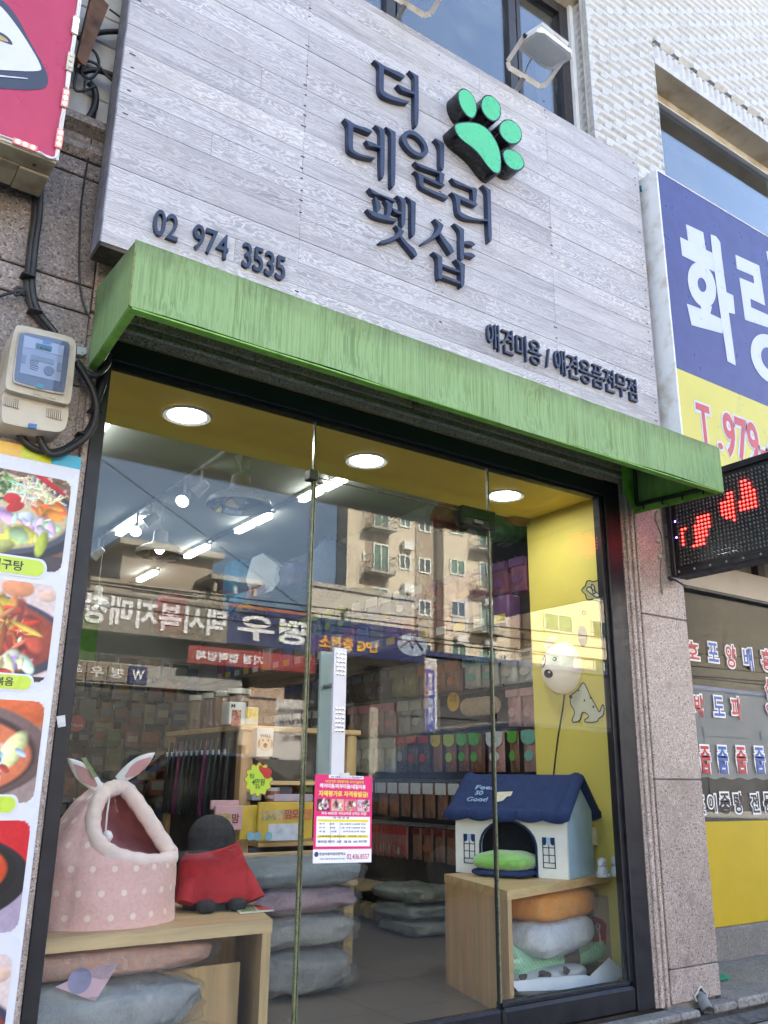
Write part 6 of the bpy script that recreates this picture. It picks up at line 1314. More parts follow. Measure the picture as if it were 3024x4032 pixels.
for k, (y, yaw, lit) in enumerate(((1.72, .4, False), (2.35, 2.4, True), (2.62, 4.0, True), (3.25, 2.6, True), (3.55, 4.2, True), (4.5, 2.4, True), (4.9, 4.1, True))):
    hd_ = Vector((2.10, y, CZ - .155)); ax = Vector((math.cos(yaw) * .75, math.sin(yaw) * .75, -.65)).normalized()
    s_ = add('spot', MB().tube([(2.10, y, CZ - .03), (2.10, y, CZ - .10), hd_], .010, 6).lathe([(.022, -.06), (.03, -.055), (.042, .03), (.046, .05)], hd_, 16, ax), M_WHITEP, tr_, smooth=45)
    add('lens', MB().disc(hd_ + ax * .047, .043, ax, 16), M_SPOT if lit else M_BLACK, s_)
def pendant(c, r, label, lit):
    c = Vector(c); p = empty('pendant_lamp', label, 'pendant lamp', c, 'white pendant lamps in the shop'); k = r / .18
    add('shade', MB().lathe([(.178 * k, -.012), (.18 * k, 0), (.172 * k, .022), (.13 * k, .052), (.075 * k, .075), (.058 * k, .10), (.052 * k, .165), (.03 * k, .18), (.0005, .182)], c, 36), pm('enamel_white', (.84, .86, .84), .3, .04, 8, coat=.4), p, smooth=50)
    add('reflector', MB().lathe([(.176 * k, -.010), (.168 * k, .018), (.126 * k, .048), (.07 * k, .07), (.05 * k, .075)], c, 36), pm('lamp_reflector', (.55, .57, .58), .12, .1, 8, metal=1), p, smooth=50)
    add('bulb', MB().lathe([(.0005, .0), (.02 * k, .004), (.036 * k, .028), (.03 * k, .06), (.015 * k, .08)], c, 16), emit('bulb_glow', (1, .98, .92), 1.6) if lit else M_LENS, p, smooth=70)
    add('cord', MB().tube([c + Vector((0, 0, .18 * k)), (c.x, c.y, CZ)], .004, 6), M_WHITEP, p); return p
p1_ = pendant((1.99, 1.5, 2.475), .185, 'unlit white pendant lamp nearest the glass with coiled cord', False)
add('coiled_cord', MB().tube([p1_.location + Vector((.03 + .035 * math.cos(t), .0, .25 + .04 * math.sin(t))) for t in np.linspace(0, 12.5, 40)], .0025, 5), M_WHITEP, p1_)
pendant((2.17, 3.2, 2.565), .175, 'lit white pendant lamp beside the strip light', True); pendant((2.17, 4.6, 2.39), .115, 'small lit white pendant lamp deepest in the shop', True)
sn = WZ(1262, 1893, CZ - .03); add('motion_sensor', MB().lathe([(.055, .03), (.055, .012), (.035, 0), (.03, -.02), (.0005, -.03)], (sn.x, sn.y, CZ - .03), 20), M_WHITEP, label='round white motion sensor on the shop ceiling behind the door fitting', cat='sensor', smooth=40)

# ---------------------------------------------------------------- goods
GX = 3.72
M_RACK = pm('dark_rack_panel', (.045, .038, .035), .6, .2, 6)
rk = empty('wall_rack', 'dark wall rack of hanging treat pouches along the side wall', 'rack', (3.80, 2.6, FZ))
add('panel', MB().box((3.785, 1.0, .32), (3.82, 5.8, 1.86)), M_RACK, rk)
for z in (.72, 1.005, 1.305, 1.565, 1.80):
    add('rail', MB().box((3.774, 1.0, z - .012), (3.786, 5.8, z + .012), .002), M_STEEL, rk)
add('top_shelf', MB().box((3.46, 1.0, 1.86), (3.82, 5.8, 1.885), .003), M_RACK, rk)
add('base_shelf', MB().box((3.45, 2.4, .30), (3.82, 5.8, .325), .003), M_WOODH, rk)
_pouch = {}
def pouch(kind, w, h, y, z, x, body, head, label, group, text=None, hshape='flat', headh=.25):
    """flat treat bag hanging on a peg, front towards -x"""
    key = (round(w, 3), round(h, 3), hshape, headh)
    t = empty('treat_pouch', label, 'pouch', (x, y, z), group)
    if key not in _pouch:
        m_ = MB()
        def fn(u, v, s_):
            a, b = u * 2 - 1, v * 2 - 1; bulge = .018 * (1 - abs(a) ** 3) * (1 - abs(b) ** 4) * s_ + .003 * math.sin(7 * a + 5 * b) * s_ * (1 - a * a)
            return Vector((-bulge, a * w / 2, v * h))
        m_.grid(lambda u, v: fn(u, v, 1), 9, 11); m_.grid(lambda u, v: fn(1 - u, v, .5) * Vector((0, 0, 0)).length if 0 else Vector((.004 * (1 - (2 * u - 1) ** 2), (1 - 2 * u) * w / 2, v * h)), 5, 3)
        hp = [(0, -w / 2 * .98, h), (0, w / 2 * .98, h), (0, w / 2 * .98, h * (1 - headh))]
        if hshape == 'tongue': hp += [(0, w * .49 * math.cos(q), h * (1 - headh) - w * .28 * math.sin(q)) for q in np.linspace(.3, math.pi - .3, 8)]
        hp += [(0, -w / 2 * .98, h * (1 - headh))]
        n_ = MB().prism([(p[0] - .021, p[1], p[2]) for p in hp], (.003, 0, 0))
        off = Vector((0, 0, 0))
        m_.v = [v + Vector((x, y, z)) for v in m_.v]; n_.v = [v + Vector((x, y, z)) for v in n_.v]
        a_o = add('bag', m_, body, t, smooth=60); b_o = add('header', n_, head, t); _pouch[key] = (a_o, WLOC[a_o] - Vector((x, y, z)), b_o, WLOC[b_o] - Vector((x, y, z)))
        for o, mm in ((a_o, body), (b_o, head)): set_mat(o, mm)
    else:
        a_s, ao, b_s_, bo = _pouch[key]; P = Vector((x, y, z))
        a_o = set_mat(inst(a_s, 'bag', ao + P, t), body); b_o = set_mat(inst(b_s_, 'header', bo + P, t), head)
    pk = ('print',) + key
    if pk not in _pouch:
        zc_ = h * (1 - headh) * .48; pr = MB().prism([(x - .0225, y + w * .30 * math.cos(q), z + zc_ + h * .13 * math.sin(q)) for q in np.linspace(0, 2 * math.pi, 14, endpoint=False)], (.002, 0, 0)); p_o = add('print', pr, head, t); _pouch[pk] = (p_o, WLOC[p_o] - Vector((x, y, z))); set_mat(p_o, head)
    elif int(y * 1000) % 3 and hshape != 'tongue': q_ = .55 + .09 * (int(y * 733) % 9); set_mat(inst(_pouch[pk][0], 'print', _pouch[pk][1] + Vector((x, y, z + .01 * (int(y * 571) % 4) - .02)), t, scale=(1, q_ * 1.3, 1.5 - q_ * .5)), (head, hd('printgrey', (.30, .29, .27)), hd('printtan', (.34, .22, .12)), hd('printrust', (.26, .09, .05)), hd('printsage', (.20, .26, .18)))[int(y * 977) % 5])
    if text: lettering('lettering', text, pm('pouch_ink', (.03, .05, .06), .5), b_o, (x - .0245, y + w * .42, z + h * (1 - headh * .75)), (0, -1, 0), (0, 0, 1), w * .8, h * headh * .45, .001, .01)
    add('peg', MB().tube([(x - .03, y, z + h + .006), (3.785, y, z + h + .006)], .003, 5), M_STEEL, t)
    return t
wr = lambda n, c: wrapm('film_' + n, c, .5, .9, 22)
hd = lambda n, c: pm('header_' + n, c, .45, .12, 40)
BR, DK, PKB, WH, GRY = wr('brown', (.20, .085, .045)), wr('dark', (.07, .05, .045)), wr('rosy', (.42, .24, .22)), wr('white', (.50, .52, .50)), wr('grey', (.24, .24, .25))
def run(specs, z, h, x=GX):
    for (y0, n, pitch, w, body, head, label, group, text, hs, hh) in specs:
        for k in range(n):
            for q in range(2 if 1 < n < 9 else 1):
                pouch('p', w, h * (1 - .03 * (k % 2)), y0 + pitch * k + .008 * q, z + (.006 if k % 2 else 0) - .004 * q, x + .035 * q, body, head, label, group, text if q == 0 else None, hs, hh)
YL = hd('yellow', (.50, .40, .04)); LM = hd('lime', (.32, .42, .06)); GN = hd('green', (.10, .36, .06)); TL_ = hd('teal', (.18, .42, .36)); WT = hd('white', (.55, .58, .60)); RD = hd('red', (.36, .04, .04)); OR = hd('orange', (.42, .17, .06)); PU = hd('purple', (.16, .06, .22)); BL = hd('blue', (.07, .12, .35)); KH = hd('khaki', (.22, .20, .09)); PK = hd('pink', (.50, .24, .27))
run([(1.04, 2, .16, .145, WH, hd('snackred', (.52, .50, .48)), 'white snack pouch with red brown lettering on the top row of pegs', 'white snack pouches', 'THE SNACK', 'flat', .3),
     (1.37, 2, .17, .155, WH, TL_, 'white snack pouch with a pale teal header on the top row of pegs', 'teal snack pouches', 'THE SNACK', 'flat', .3),
     (1.74, 3, .15, .135, wr('brownwhite', (.30, .16, .09)), OR, 'brown pouch with an orange header on the top row of pegs', 'orange pouches', None, 'flat', .35),
     (2.22, 2, .15, .135, wr('olive', (.22, .22, .08)), KH, 'olive pouch with a khaki header on the top row of pegs', 'khaki pouches', None, 'flat', .3),
     (2.56, 5, .16, .14, DK, hd('slate', (.14, .15, .18)), 'dark pouch with a slate header on the top row of pegs', 'slate pouches', None, 'flat', .3),
     (3.45, 8, .18, .15, GRY, BL, 'grey pouch with a blue header on the top row of pegs', 'blue headed pouches', None, 'flat', .3)], 1.575, .195)
run([(1.03, 2, .13, .11, PKB, hd('rosy', (.45, .27, .27)), 'rosy chew pouch on the second row of pegs', 'rosy chew pouches', None, 'flat', .2),
     (1.98, 3, .15, .13, GRY, hd('paleg', (.34, .36, .33)), 'grey pouch with a pale header on the second row of pegs', 'pale headed pouches', None, 'flat', .3),
     (2.45, 4, .16, .14, wr('pinkgrey', (.36, .28, .28)), PK, 'pinkish pouch with a rose header on the second row of pegs', 'rose headed pouches', None, 'flat', .25),
     (3.12, 9, .17, .14, DK, WT, 'dark pouch with a white header on the second row of pegs', 'white headed dark pouches', None, 'flat', .25)], 1.315, .225)
run([(1.03, 1, .14, .125, PKB, TL_, 'clear pouch with a teal tongue header on the third row of pegs', None, None, 'tongue', .2),
     (1.17, 1, .1, .08, BR, GN, 'narrow pouch with a green tongue header on the third row of pegs', None, None, 'tongue', .2),
     (1.33, 1, .15, .15, PKB, WT, 'large clear pouch with a white tongue header on the third row of pegs', None, None, 'tongue', .22),
     (1.52, 2, .12, .10, BR, GN, 'brown stick pouch with a bright green tongue header on the third row', 'green headed stick pouches', None, 'tongue', .2),
     (1.77, 1, .12, .11, BR, LM, 'brown stick pouch with a lime tongue header on the third row', None, None, 'tongue', .2),
     (1.91, 1, .12, .10, BR, YL, 'brown stick pouch with a yellow tongue header on the third row', None, None, 'tongue', .2),
     (2.05, 3, .13, .11, DK, RD, 'dark stick pouch with a dull red header on the third row', 'dull red headed pouches', None, 'flat', .2),
     (2.45, 4, .15, .13, WH, hd('paleg', (.34, .36, .33)), 'pale pouch with a grey header on the third row of pegs', 'pale grey pouches', None, 'flat', .3),
     (3.1, 8, .17, .14, DK, BL, 'dark pouch with a blue header on the third row of pegs', 'dark blue headed pouches', None, 'flat', .2)], 1.06, .235)
run([(1.05, 12, .135, .11, BR, WT, 'reddish jerky pouch with a white tag on the fourth row of pegs', 'white tagged jerky pouches', None, 'flat', .32), (2.7, 8, .16, .12, DK, WT, 'dark jerky pouch with a white tag on the fourth row of pegs', 'dark tagged jerky pouches', None, 'flat', .3)], .765, .225)
run([(1.05, 10, .12, .095, BR, hd('darkred', (.12, .02, .02)), 'dark jerky pouch with a maroon header on the lowest pegs', 'maroon headed pouches', None, 'flat', .2), (2.25, 16, .035, .03, wr('redstick', (.30, .10, .09)), RD, 'slim stick pouch with a red header on the lowest pegs', 'slim red headed stick pouches', None, 'flat', .25), (2.9, 6, .14, .11, GRY, hd('darkg', (.08, .09, .09)), 'grey pouch with a dark header on the lowest pegs', 'dark headed grey pouches', None, 'flat', .25)], .50, .205)
run([(1.06, 6, .17, .14, wr('plumfilm', (.26, .08, .16)), PU, 'plum pouch with a purple header hanging above the wall shelf', 'purple pouches above the shelf', None, 'flat', .25), (2.1, 5, .19, .15, wr('bluefilm', (.10, .14, .30)), WT, 'blue pouch with a white header hanging above the wall shelf', 'blue pouches above the shelf', None, 'flat', .3), (3.1, 6, .2, .15, wr('tealfilm', (.10, .22, .22)), LM, 'teal pouch with a lime header hanging above the wall shelf', 'teal pouches above the shelf', None, 'flat', .25)], 2.13, .21, GX - .02)
pal = [('ochre', (.34, .24, .08)), ('rust', (.34, .10, .05)), ('slate', (.16, .19, .23)), ('cream', (.46, .42, .34)), ('moss', (.16, .22, .09)), ('rose', (.42, .16, .18)), ('navy', (.05, .08, .20)), ('grey', (.30, .30, .30))]
rr_ = random.Random(21)
for zi, z in enumerate((.62, .84, 1.06, 1.28, 1.50, 1.72, 1.94)):
    x = 1.95 + .05 * (zi % 2)
    while x < 3.35:
        w_ = rr_.uniform(.07, .19); h_ = rr_.uniform(.14, .21); nm, c = rr_.choice(pal); nm2, c2 = rr_.choice(pal); c = tuple(.5 * q for q in c); c2 = tuple(.6 * q for q in c2)
        t = empty('rear_pouch', nm + ' pouch with a ' + nm2 + ' panel hanging on the rear wall', 'pouch', (x + w_ / 2, 5.62, z), nm + ' and ' + nm2 + ' rear pouches'); add('bag', MB().box((x, 5.60, z), (x + w_, 5.64, z + h_), .008), wr('rear' + nm, c), t, smooth=70); add('panel', MB().box((x + w_ * .14, 5.588, z + h_ * .35), (x + w_ * .86, 5.5935, z + h_ * rr_.uniform(.6, .9))), hd('rp' + nm2, c2), t)
        x += w_ + rr_.uniform(.01, .05)
# round chews on one peg and a yellow round label
for k in range(9):
    add('disc_chew', MB().lathe([(.0005, -.006), (.05, -.006), (.058, 0), (.05, .006), (.0005, .006)], (GX, 1.36 + .028 * k, 1.46 - .003 * (k % 2)), 20, (-.8, -.6, 0)), pm('rawhide_disc', (.36, .28, .19), .6, .15, 20), label='round beige rawhide chew hanging in a row on the second pegs', cat='chew', group='rawhide chews on one peg', smooth=40)
yr = add('round_tag', MB().lathe([(.0005, .0), (.062, .0), (.062, .004), (.0005, .004)], (GX - .03, 1.70, 1.50), 24, (-1, 0, 0)), pm('orange_yellow_tag', (.62, .36, .02), .4, .1), label='round orange yellow tag hanging on the second row of pegs', cat='tag'); lettering('lettering', '연골\n안심', pm('tag_ink', (.12, .06, .01), .5), yr, (GX - .0345, 1.735, 1.50), (0, -1, 0), (0, 0, 1), .07, .045, .0006, .01)
# upper row above the pegs and wrapped toys on the shelf
up = [(.9, PU), (.16, BL), (.5, DK), (.3, PU), (.4, RD), (.2, BL)]
for k in range(22):
    y = 1.08 + k * .19; c = (PU, hd('slate', (.14, .15, .18)), BL, hd('plum', (.22, .05, .13)), WT, RD)[k % 6]
    b_ = empty('pet_food_pack', ('purple', 'slate', 'blue', 'plum', 'white', 'red')[k % 6] + ' pet food pack standing on the shelf over the pouches', 'pack', (3.60, y, 1.886), ('purple', 'slate', 'blue', 'plum', 'white', 'red')[k % 6] + ' packs on the wall shelf')
    hh = .20 + .05 * ((k * 7) % 5) / 5
    add('pack', MB().box((3.55, y - .075, 1.886), (3.66, y + .075, 1.886 + hh), .012), wrapm('pack%d' % (k % 6), tuple(0.8 * q for q in ((.16, .06, .22), (.14, .15, .18), (.07, .12, .35), (.22, .05, .13), (.45, .46, .48), (.30, .04, .04))[k % 6]), .5, .5, 12), b_, smooth=40); add('front_label', MB().box((3.5475, y - .05, 1.92), (3.5495, y + .05, 1.97)), WT if k % 2 else YL, b_)
kq = crop(900, 2050, 600, 952); kb_ = crop(0, 2000, 1000)
def toy(name, K, c, rx, rz, col, label, cat, x=3.52, shp=(.7, .8), lump=.05, at_y=None):
    p = WX(*K(*c), x) if at_y is None else WY(*K(*c), at_y)
    a = WX(*K(c[0] + rx, c[1]), x) if at_y is None else WY(*K(c[0] + rx, c[1]), at_y); b2 = WX(*K(c[0], c[1] + rz), x) if at_y is None else WY(*K(c[0], c[1] + rz), at_y)
    R1 = (a - p).length * (.75 if at_y is None else 1); R2 = abs(b2.z - p.z)
    return wrapped(name, label, cat, (p, .13 if at_y is None else R1 * .93, R1 * .93 if at_y is None else .13, R2 * .93, 0), col, dict(n=14, flat=shp[0], seed=int(c[0]), lump=lump + .02, p=shp[1]), 1.10)
toy('wrapped_plush', kq, (70, 400), 90, 190, (.06, .45, .78), 'bright blue plush in a clear bag on the wall shelf', 'plush'); toy('wrapped_plush', kq, (415, 360), 75, 90, (.25, .20, .36), 'purple hooded cushion in a clear bag on the wall shelf', 'cushion')
toy('wrapped_plush', kq, (640, 290), 105, 160, (.22, .27, .38), 'slate blue plush in a tall clear bag on the wall shelf', 'plush'); toy('wrapped_plush', kq, (250, 450), 140, 60, (.50, .26, .28), 'pink cushion in a clear bag on the wall shelf', 'cushion'); toy('wrapped_plush', kq, (150, 560), 55, 40, (.50, .45, .06), 'yellow cushion in a clear bag on the wall shelf', 'cushion')
wq = [WX(*kq(*p), 3.40) for p in ((165, 168), (362, 318), (250, 470), (90, 430))]
add('square_cushion', MB().prism(smooth_loop(wq, 1), (.06, 0, 0)), pm('white_board_cushion', (.80, .82, .84), .6, .04), label='plain white square cushion tilted on the wall shelf', cat='cushion')
toy('wrapped_bag', kb_, (1150, 700), 135, 130, (.70, .035, .10), 'red pet carrier bag on the rear rack', 'bag', at_y=5.35, shp=(.4, .4), lump=.02); toy('wrapped_plush', kb_, (1320, 700), 115, 140, (.30, .36, .28), 'white and green plush in a clear bag on the rear rack', 'plush', at_y=5.25)
toy('wrapped_bag', crop(0, 0, 3024, 3024), (1790, 2030), 90, 60, (.36, .04, .05), 'red spotted bag hanging near the soffit', 'bag', lump=.03); toy('wrapped_bag', crop(0, 0, 3024, 3024), (1960, 2050), 80, 90, (.05, .14, .08), 'dark green bag hanging near the soffit', 'bag', lump=.03); toy('wrapped_bag', crop(0, 0, 3024, 3024), (2050, 2010), 40, 60, (.40, .09, .05), 'orange red bag hanging beside the yellow wall', 'bag', lump=.03)

# rear of the shop
k2_ = crop(250, 2400, 1000)
def rear(name, label, cat, x0, y0, x1, y1, col, y=5.9, dep=.10, text=None, tcol=WT, group=None, shape='box', wrap=False):
    p = WY(*k2_(x0, y0), y); q = WY(*k2_(x1, y1), y); z0, z1 = sorted((p.z, q.z)); a, b = sorted((p.x, q.x)); m_ = (wrapm if wrap else pm)('rear_' + '%02d%02d%02d' % tuple(int(v * 99) for v in col), col, .55)
    if shape == 'box': mb = MB().box((a, y, z0), (b, y + dep, z1), .006)
    elif shape == 'bottle': r_ = (b - a) / 2; mb = MB().lathe([(.0005, 0), (r_, 0), (r_, (z1 - z0) * .65), (r_ * .4, (z1 - z0) * .8), (r_ * .4, z1 - z0), (.0005, z1 - z0)], ((a + b) / 2, y, z0), 12)
    else: r_ = (b - a) / 2; mb = MB().lathe([(.0005, 0), (r_, 0), (r_, .01), (.0005, .01)], ((a + b) / 2, y, (z0 + z1) / 2), 24, (0, -1, 0))
    if text:
        t = empty(name, label, cat, ((a + b) / 2, y, z0), group); o = add('body', mb, m_, t, smooth=40)
        lettering('lettering', text, tcol, o, (a + (b - a) * .08, y - .0135 if shape == 'disc' else y - .0015, z1 - (z1 - z0) * (.45 if shape != 'disc' else .7)), (1, 0, 0), (0, 0, 1), (b - a) * .84, (z1 - z0) * .22, .001, .03); return t
    return add(name, mb, m_, label=label, cat=cat, group=group, smooth=40)
rear('pegboard', 'pale pegboard panel on the rear wall', 'pegboard', 245, 480, 392, 800, (.40, .43, .40), 6.05)
for x0, x1, y0, y1, c, lab in ((183, 240, 510, 640, (.05, .05, .05), 'black pet coat'), (305, 340, 480, 620, (.16, .04, .06), 'maroon pet coat'), (345, 378, 490, 600, (.10, .05, .07), 'plum pet coat'), (160, 235, 650, 780, (.16, .15, .15), 'grey pet coat'), (560, 600, 430, 520, (.2, .2, .2), 'grey harness')): rear('hanging_coat', lab + ' hanging by the rear pegboard', 'pet coat', x0, y0, x1, y1, c, 5.85, .04)
rear('curtain', 'black curtain hung in the rear doorway', 'curtain', 392, 465, 478, 800, (.012, .012, .014), 6.1, .03); rear('carton', 'white carton on the rear shelf beside the curtain', 'carton', 468, 610, 562, 785, (.42, .43, .42))
cb = rear('display_board', 'purple shop display board with white lettering', 'display', 545, 575, 705, 700, (.19, .05, .13), 5.85, .02, None)
lettering('lettering', '위스카스', WT, cb, WY(*k2_(545, 605), 5.848), (1, 0, 0), (0, 0, 1), WY(*k2_(712, 605), 5.848).x - WY(*k2_(545, 605), 5.848).x, .085, .002, .03)
add('cat_ear_top', MB().prism([WY(*k2_(x, y), 5.852) for x, y in ((575, 575), (575, 530), (605, 545), (660, 545), (700, 525), (700, 575))], (0, .015, 0)), MATS['rear_190412'] if 'rear_190412' in MATS else cb.data.materials[0], cb)
for k, (x0, y0) in enumerate(((525, 705), (620, 700), (515, 850), (612, 848))): rear('cat_food_pouch', ('pale' if k < 2 else 'dim') + ' cat food pouch under the purple board', 'pouch', x0, y0, x0 + 88, y0 + (115 if k < 2 else 110), (.42, .40, .38) if k < 2 else (.24, .22, .22), 5.8, .05, wrap=True, group='cat food pouches' + (' on the shelf' if k < 2 else ' below'))
rear('round_sign', 'round red sign with white lettering on the rear rack', 'sign', 38, 690, 130, 800, (.48, .05, .05), 5.6, text='Not', shape='disc')
rear('hanging_banner', 'green and yellow cartoon-free hanging banner by the jamb', 'banner', 105, 30, 205, 340, (.12, .34, .05), 5.3, .02) ; COL.objects[-1]['label'] = 'plain green hanging banner beside the door jamb'
rear('wall_poster', 'pale blue poster panel behind the green banner', 'panel', 60, 450, 170, 690, (.25, .33, .42), 5.7, .02)
bc_ = [(.10, .12, .10), (.28, .30, .28), (.40, .05, .04), (.05, .26, .25), (.16, .16, .15), (.30, .26, .10), (.08, .14, .10), (.35, .35, .33), (.10, .22, .16)]
for k in range(11): rear('shampoo_bottle', ['dark', 'grey', 'red', 'teal', 'black', 'mustard', 'moss', 'white', 'green'][k % 9] + ' bottle on the rear shelf under the coats', 'bottle', 140 + k * 33, 790 + 8 * (k % 3), 165 + k * 33, 905, bc_[k % 9], 5.75, shape='bottle', group='bottles on the rear shelf ' + str(k % 9))
for k, z in enumerate((.55, .95, 1.36, 1.78)): add('rear_shelf', MB().box((1.9, 5.7, z), (3.78, 6.15, z + .03)), M_RACK, label='dark rear shelf board, ' + ('lowest', 'second from the floor', 'third from the floor', 'topmost')[k], cat='shelf')
for k in range(26): 
    lv = k % 4; c_p = ((.22, .10, .08), (.30, .30, .30), (.10, .14, .22), (.36, .30, .14), (.08, .08, .08), (.25, .07, .10), (.14, .22, .12))[k % 7]; x = 1.98 + (k // 4) * .26 + .05 * lv; h_ = .18 + .03 * ((k * 5) % 4); z_ = (.58, .98, 1.39, 1.81)[lv]
    add('goods_carton', MB().box((x, 5.75, z_), (x + .19, 5.95, z_ + h_), .006), pm('carton%d' % (k % 7), c_p, .6, .25, 14), label=['brown', 'grey', 'navy', 'tan', 'black', 'wine', 'green'][k % 7] + ' carton on the ' + ('lowest', 'second', 'third', 'topmost')[lv] + ' rear shelf', cat='carton', group=['brown', 'grey', 'navy', 'tan', 'black', 'wine', 'green'][k % 7] + ' cartons on rear shelf ' + str(lv))

# island rack in the middle
k5_ = crop(850, 2750, 500); GY = 1.30
isl = empty('island_rack', 'pine island rack with leashes on its side and bags at its end', 'rack', (2.3, 1.7, FZ))
add('post', MB().box((1.995, GY, FZ), (2.06, GY + .06, 1.235), .003), M_WOOD, isl); add('post', MB().box((2.62, GY, FZ), (2.68, GY + .06, 1.235), .003), M_WOOD, isl); add('top_board', MB().box((1.98, GY - .01, 1.236), (2.70, 2.3, 1.262), .003), M_WOODH, isl)
add('back_panel', MB().box((2.02, GY + .07, FZ), (2.04, 2.28, 1.235)), M_RACK, isl); add('centre_panel', MB().box((2.07, GY + .12, FZ), (2.61, GY + .14, 1.235)), M_RACK, isl); add('post', MB().box((1.995, 2.22, FZ), (2.06, 2.28, 1.235), .003), M_WOOD, isl)
for z in (.975, .69): add('shelf', MB().box((2.061, GY - .10, z), (2.619, GY + .119, z + .02), .002), M_WOODH, isl)
for k in range(5): add('slat', MB().box((1.93, GY - .16, .50 + .036 * k), (2.60, GY - .13, .526 + .036 * k), .003), M_WOODH, isl)
for k in range(12):
    y = 1.40 + k * .07; c = ((.015, .015, .017), (.02, .022, .025), (.14, .03, .10), (.015, .016, .016), (.03, .05, .05))[(k * 3) % 5]
    l_ = empty('hanging_leash', ('black' if c[0] < .1 else 'plum') + ' leash hanging on the side of the island rack', 'leash', (1.975, y, .7), ('black' if c[0] < .1 else 'plum') + ' leashes'); add('strap', MB().tube(smooth_path([(1.975, y, 1.20), (1.955, y - .012, 1.05), (1.958, y + .014, .84), (1.972, y + .02, .80), (1.968, y + .004, .90), (1.976, y, 1.19)]), .009, 6), pm('leash%d' % int(c[0] * 1000), c, .5), l_, smooth=60); add('price_tag', MB().box((1.945, y - .016, 1.12), (1.948, y + .004, 1.145)), WT, l_)
def isl_item(name, label, cat, x0, y0, x1, y1, mat, y=GY - .06, dep=.07, text=None, ink=None, bev=.004, par=None):
    p = WY(*k5_(x0, y0), y); q = WY(*k5_(x1, y1), y); z0, z1 = sorted((p.z, q.z)); a, b = sorted((p.x, q.x)); t = empty(name, label, cat, ((a + b) / 2, y, z0)); o = add('body', MB().box((a, y, z0), (b, y + dep, z1), bev), mat, t)
    if text: lettering('lettering', text, ink or pm('dark_ink', (.02, .02, .02), .5), o, (a + (b - a) * .15, y - .001, z1 - (z1 - z0) * .32), (1, 0, 0), (0, 0, 1), (b - a) * .7, (z1 - z0) * .10, .0008, .01)
    return t, a, b, z0, z1, o
t_, a, b, z0, z1, o_ = isl_item('dog_food_box', 'white dog food display box with a puppy face', 'box', 548, 380, 745, 770, pm('white_card_box', (.60, .61, .60), .5, .04), text='WILL')
add('puppy_face', MB().disc(((a + b) / 2, GY - .0615, (z0 + z1) / 2 - .005), .038, (0, -1, 0)), pm('cream_fur_print', (.58, .46, .33), .6, .15, 40), o_); add('muzzle', MB().disc(((a + b) / 2, GY - .0622, (z0 + z1) / 2 - .015), .012, (0, -1, 0)), M_BLACK, o_)
for s_ in (-1, 1): add('puppy_ear', MB().prism(smooth_loop([((a + b) / 2 + s_ * (.03 + dx), GY - .0618, (z0 + z1) / 2 + dz) for dx, dz in ((0, .02), (.014, .005), (.012, -.03), (-.002, -.025))], 1), (0, .0004, 0)), pm('tan_fur_print', (.45, .28, .16), .6), o_); add('puppy_eye', MB().disc(((a + b) / 2 + s_ * .015, GY - .0622, (z0 + z1) / 2 + .01), .0045, (0, -1, 0)), M_BLACK, o_)
for k in range(2):
    p = WY(*k5_(738, 1230 + 100 * k), GY - .05); t_ = empty('food_can', ('upper' if k == 0 else 'lower') + ' white and rust food can stacked on the island rack', 'can', p); add('can', MB().lathe([(.0005, -.028), (.036, -.028), (.037, -.024), (.037, .02), (.035, .024), (.0005, .024)], p, 20), pm('can_white', (.50, .49, .47), .35, .05), t_, smooth=40); add('band', MB().lathe([(.0375, -.012), (.0375, .008)], p, 20), pm('can_rust', (.30, .10, .06), .4, .3, 60), t_)
isl_item('small_box', 'grey blue small box beside the stacked cans', 'box', 480, 1210, 595, 1335, pm('greyblue_box', (.34, .40, .43), .5)); isl_item('small_box', 'dark plum carton beside the stacked cans', 'box', 815, 1150, 1000, 1285, pm('plum_box', (.12, .10, .13), .5)); isl_item('green_box', 'moss green carton with a large letter on the island rack', 'box', 1150, 1060, 1270, 1230, pm('moss_box', (.18, .22, .06), .5), text='D')
isl_item('snack_box', 'yellow dog snack bag with picture window at the island rack end', 'snack bag', 565, 1355, 1080, 1850, pm('golden_bag', (.55, .38, .045), .45, .1, 12, coat=.5), GY - .17, .02)
isl_item('snack_box', 'narrow yellow snack bag half hidden behind the picture window bag', 'snack bag', 330, 1400, 480, 1850, MATS['golden_bag'], GY - .165, .02); isl_item('snack_box', 'narrow yellow snack bag next to the picture window bag', 'snack bag', 430, 1395, 600, 1850, MATS['golden_bag'], GY - .148, .02); isl_item('snack_box', 'yellow snack bag with blue corner next to the flyer', 'snack bag', 1100, 1350, 1260, 1840, MATS['golden_bag'], GY - .15, .02)
isl_item('snack_box', 'pink dog snack bag at the island rack end', 'snack bag', 0, 1400, 340, 1720, pm('pink_bag', (.55, .33, .38), .45, .1, 12, coat=.5), GY - .17, .02); isl_item('snack_box', 'tilted pink snack bag behind the other pink bag', 'snack bag', -60, 1330, 300, 1450, MATS['pink_bag'], GY - .145, .015); isl_item('lilac_folder', 'lilac card sheet lying behind the yellow bags', 'card', 760, 1250, 1270, 1350, pm('lilac_card', (.38, .32, .42), .5), GY - .12, .01)
def dec(x0, y0, x1, y1, m, nm, y=GY - .172):
    p = WY(*k5_(x0, y0), y); q = WY(*k5_(x1, y1), y); return MB().box((p.x, y, min(p.z, q.z)), (q.x, y + .0015, max(p.z, q.z)))
mix = pm('mixed_feed_print', (.42, .30, .14), .6, .9, 45, tint=(.10, .22, .06))
stw = pm('white_stick_print', (.48, .52, .62), .5, .2, 18)
yb_ = [o for o in COL.objects if o.get('label', '').startswith('yellow dog snack bag')][0]; pb2 = [o for o in COL.objects if o.get('label', '').startswith('pink dog snack')][0]
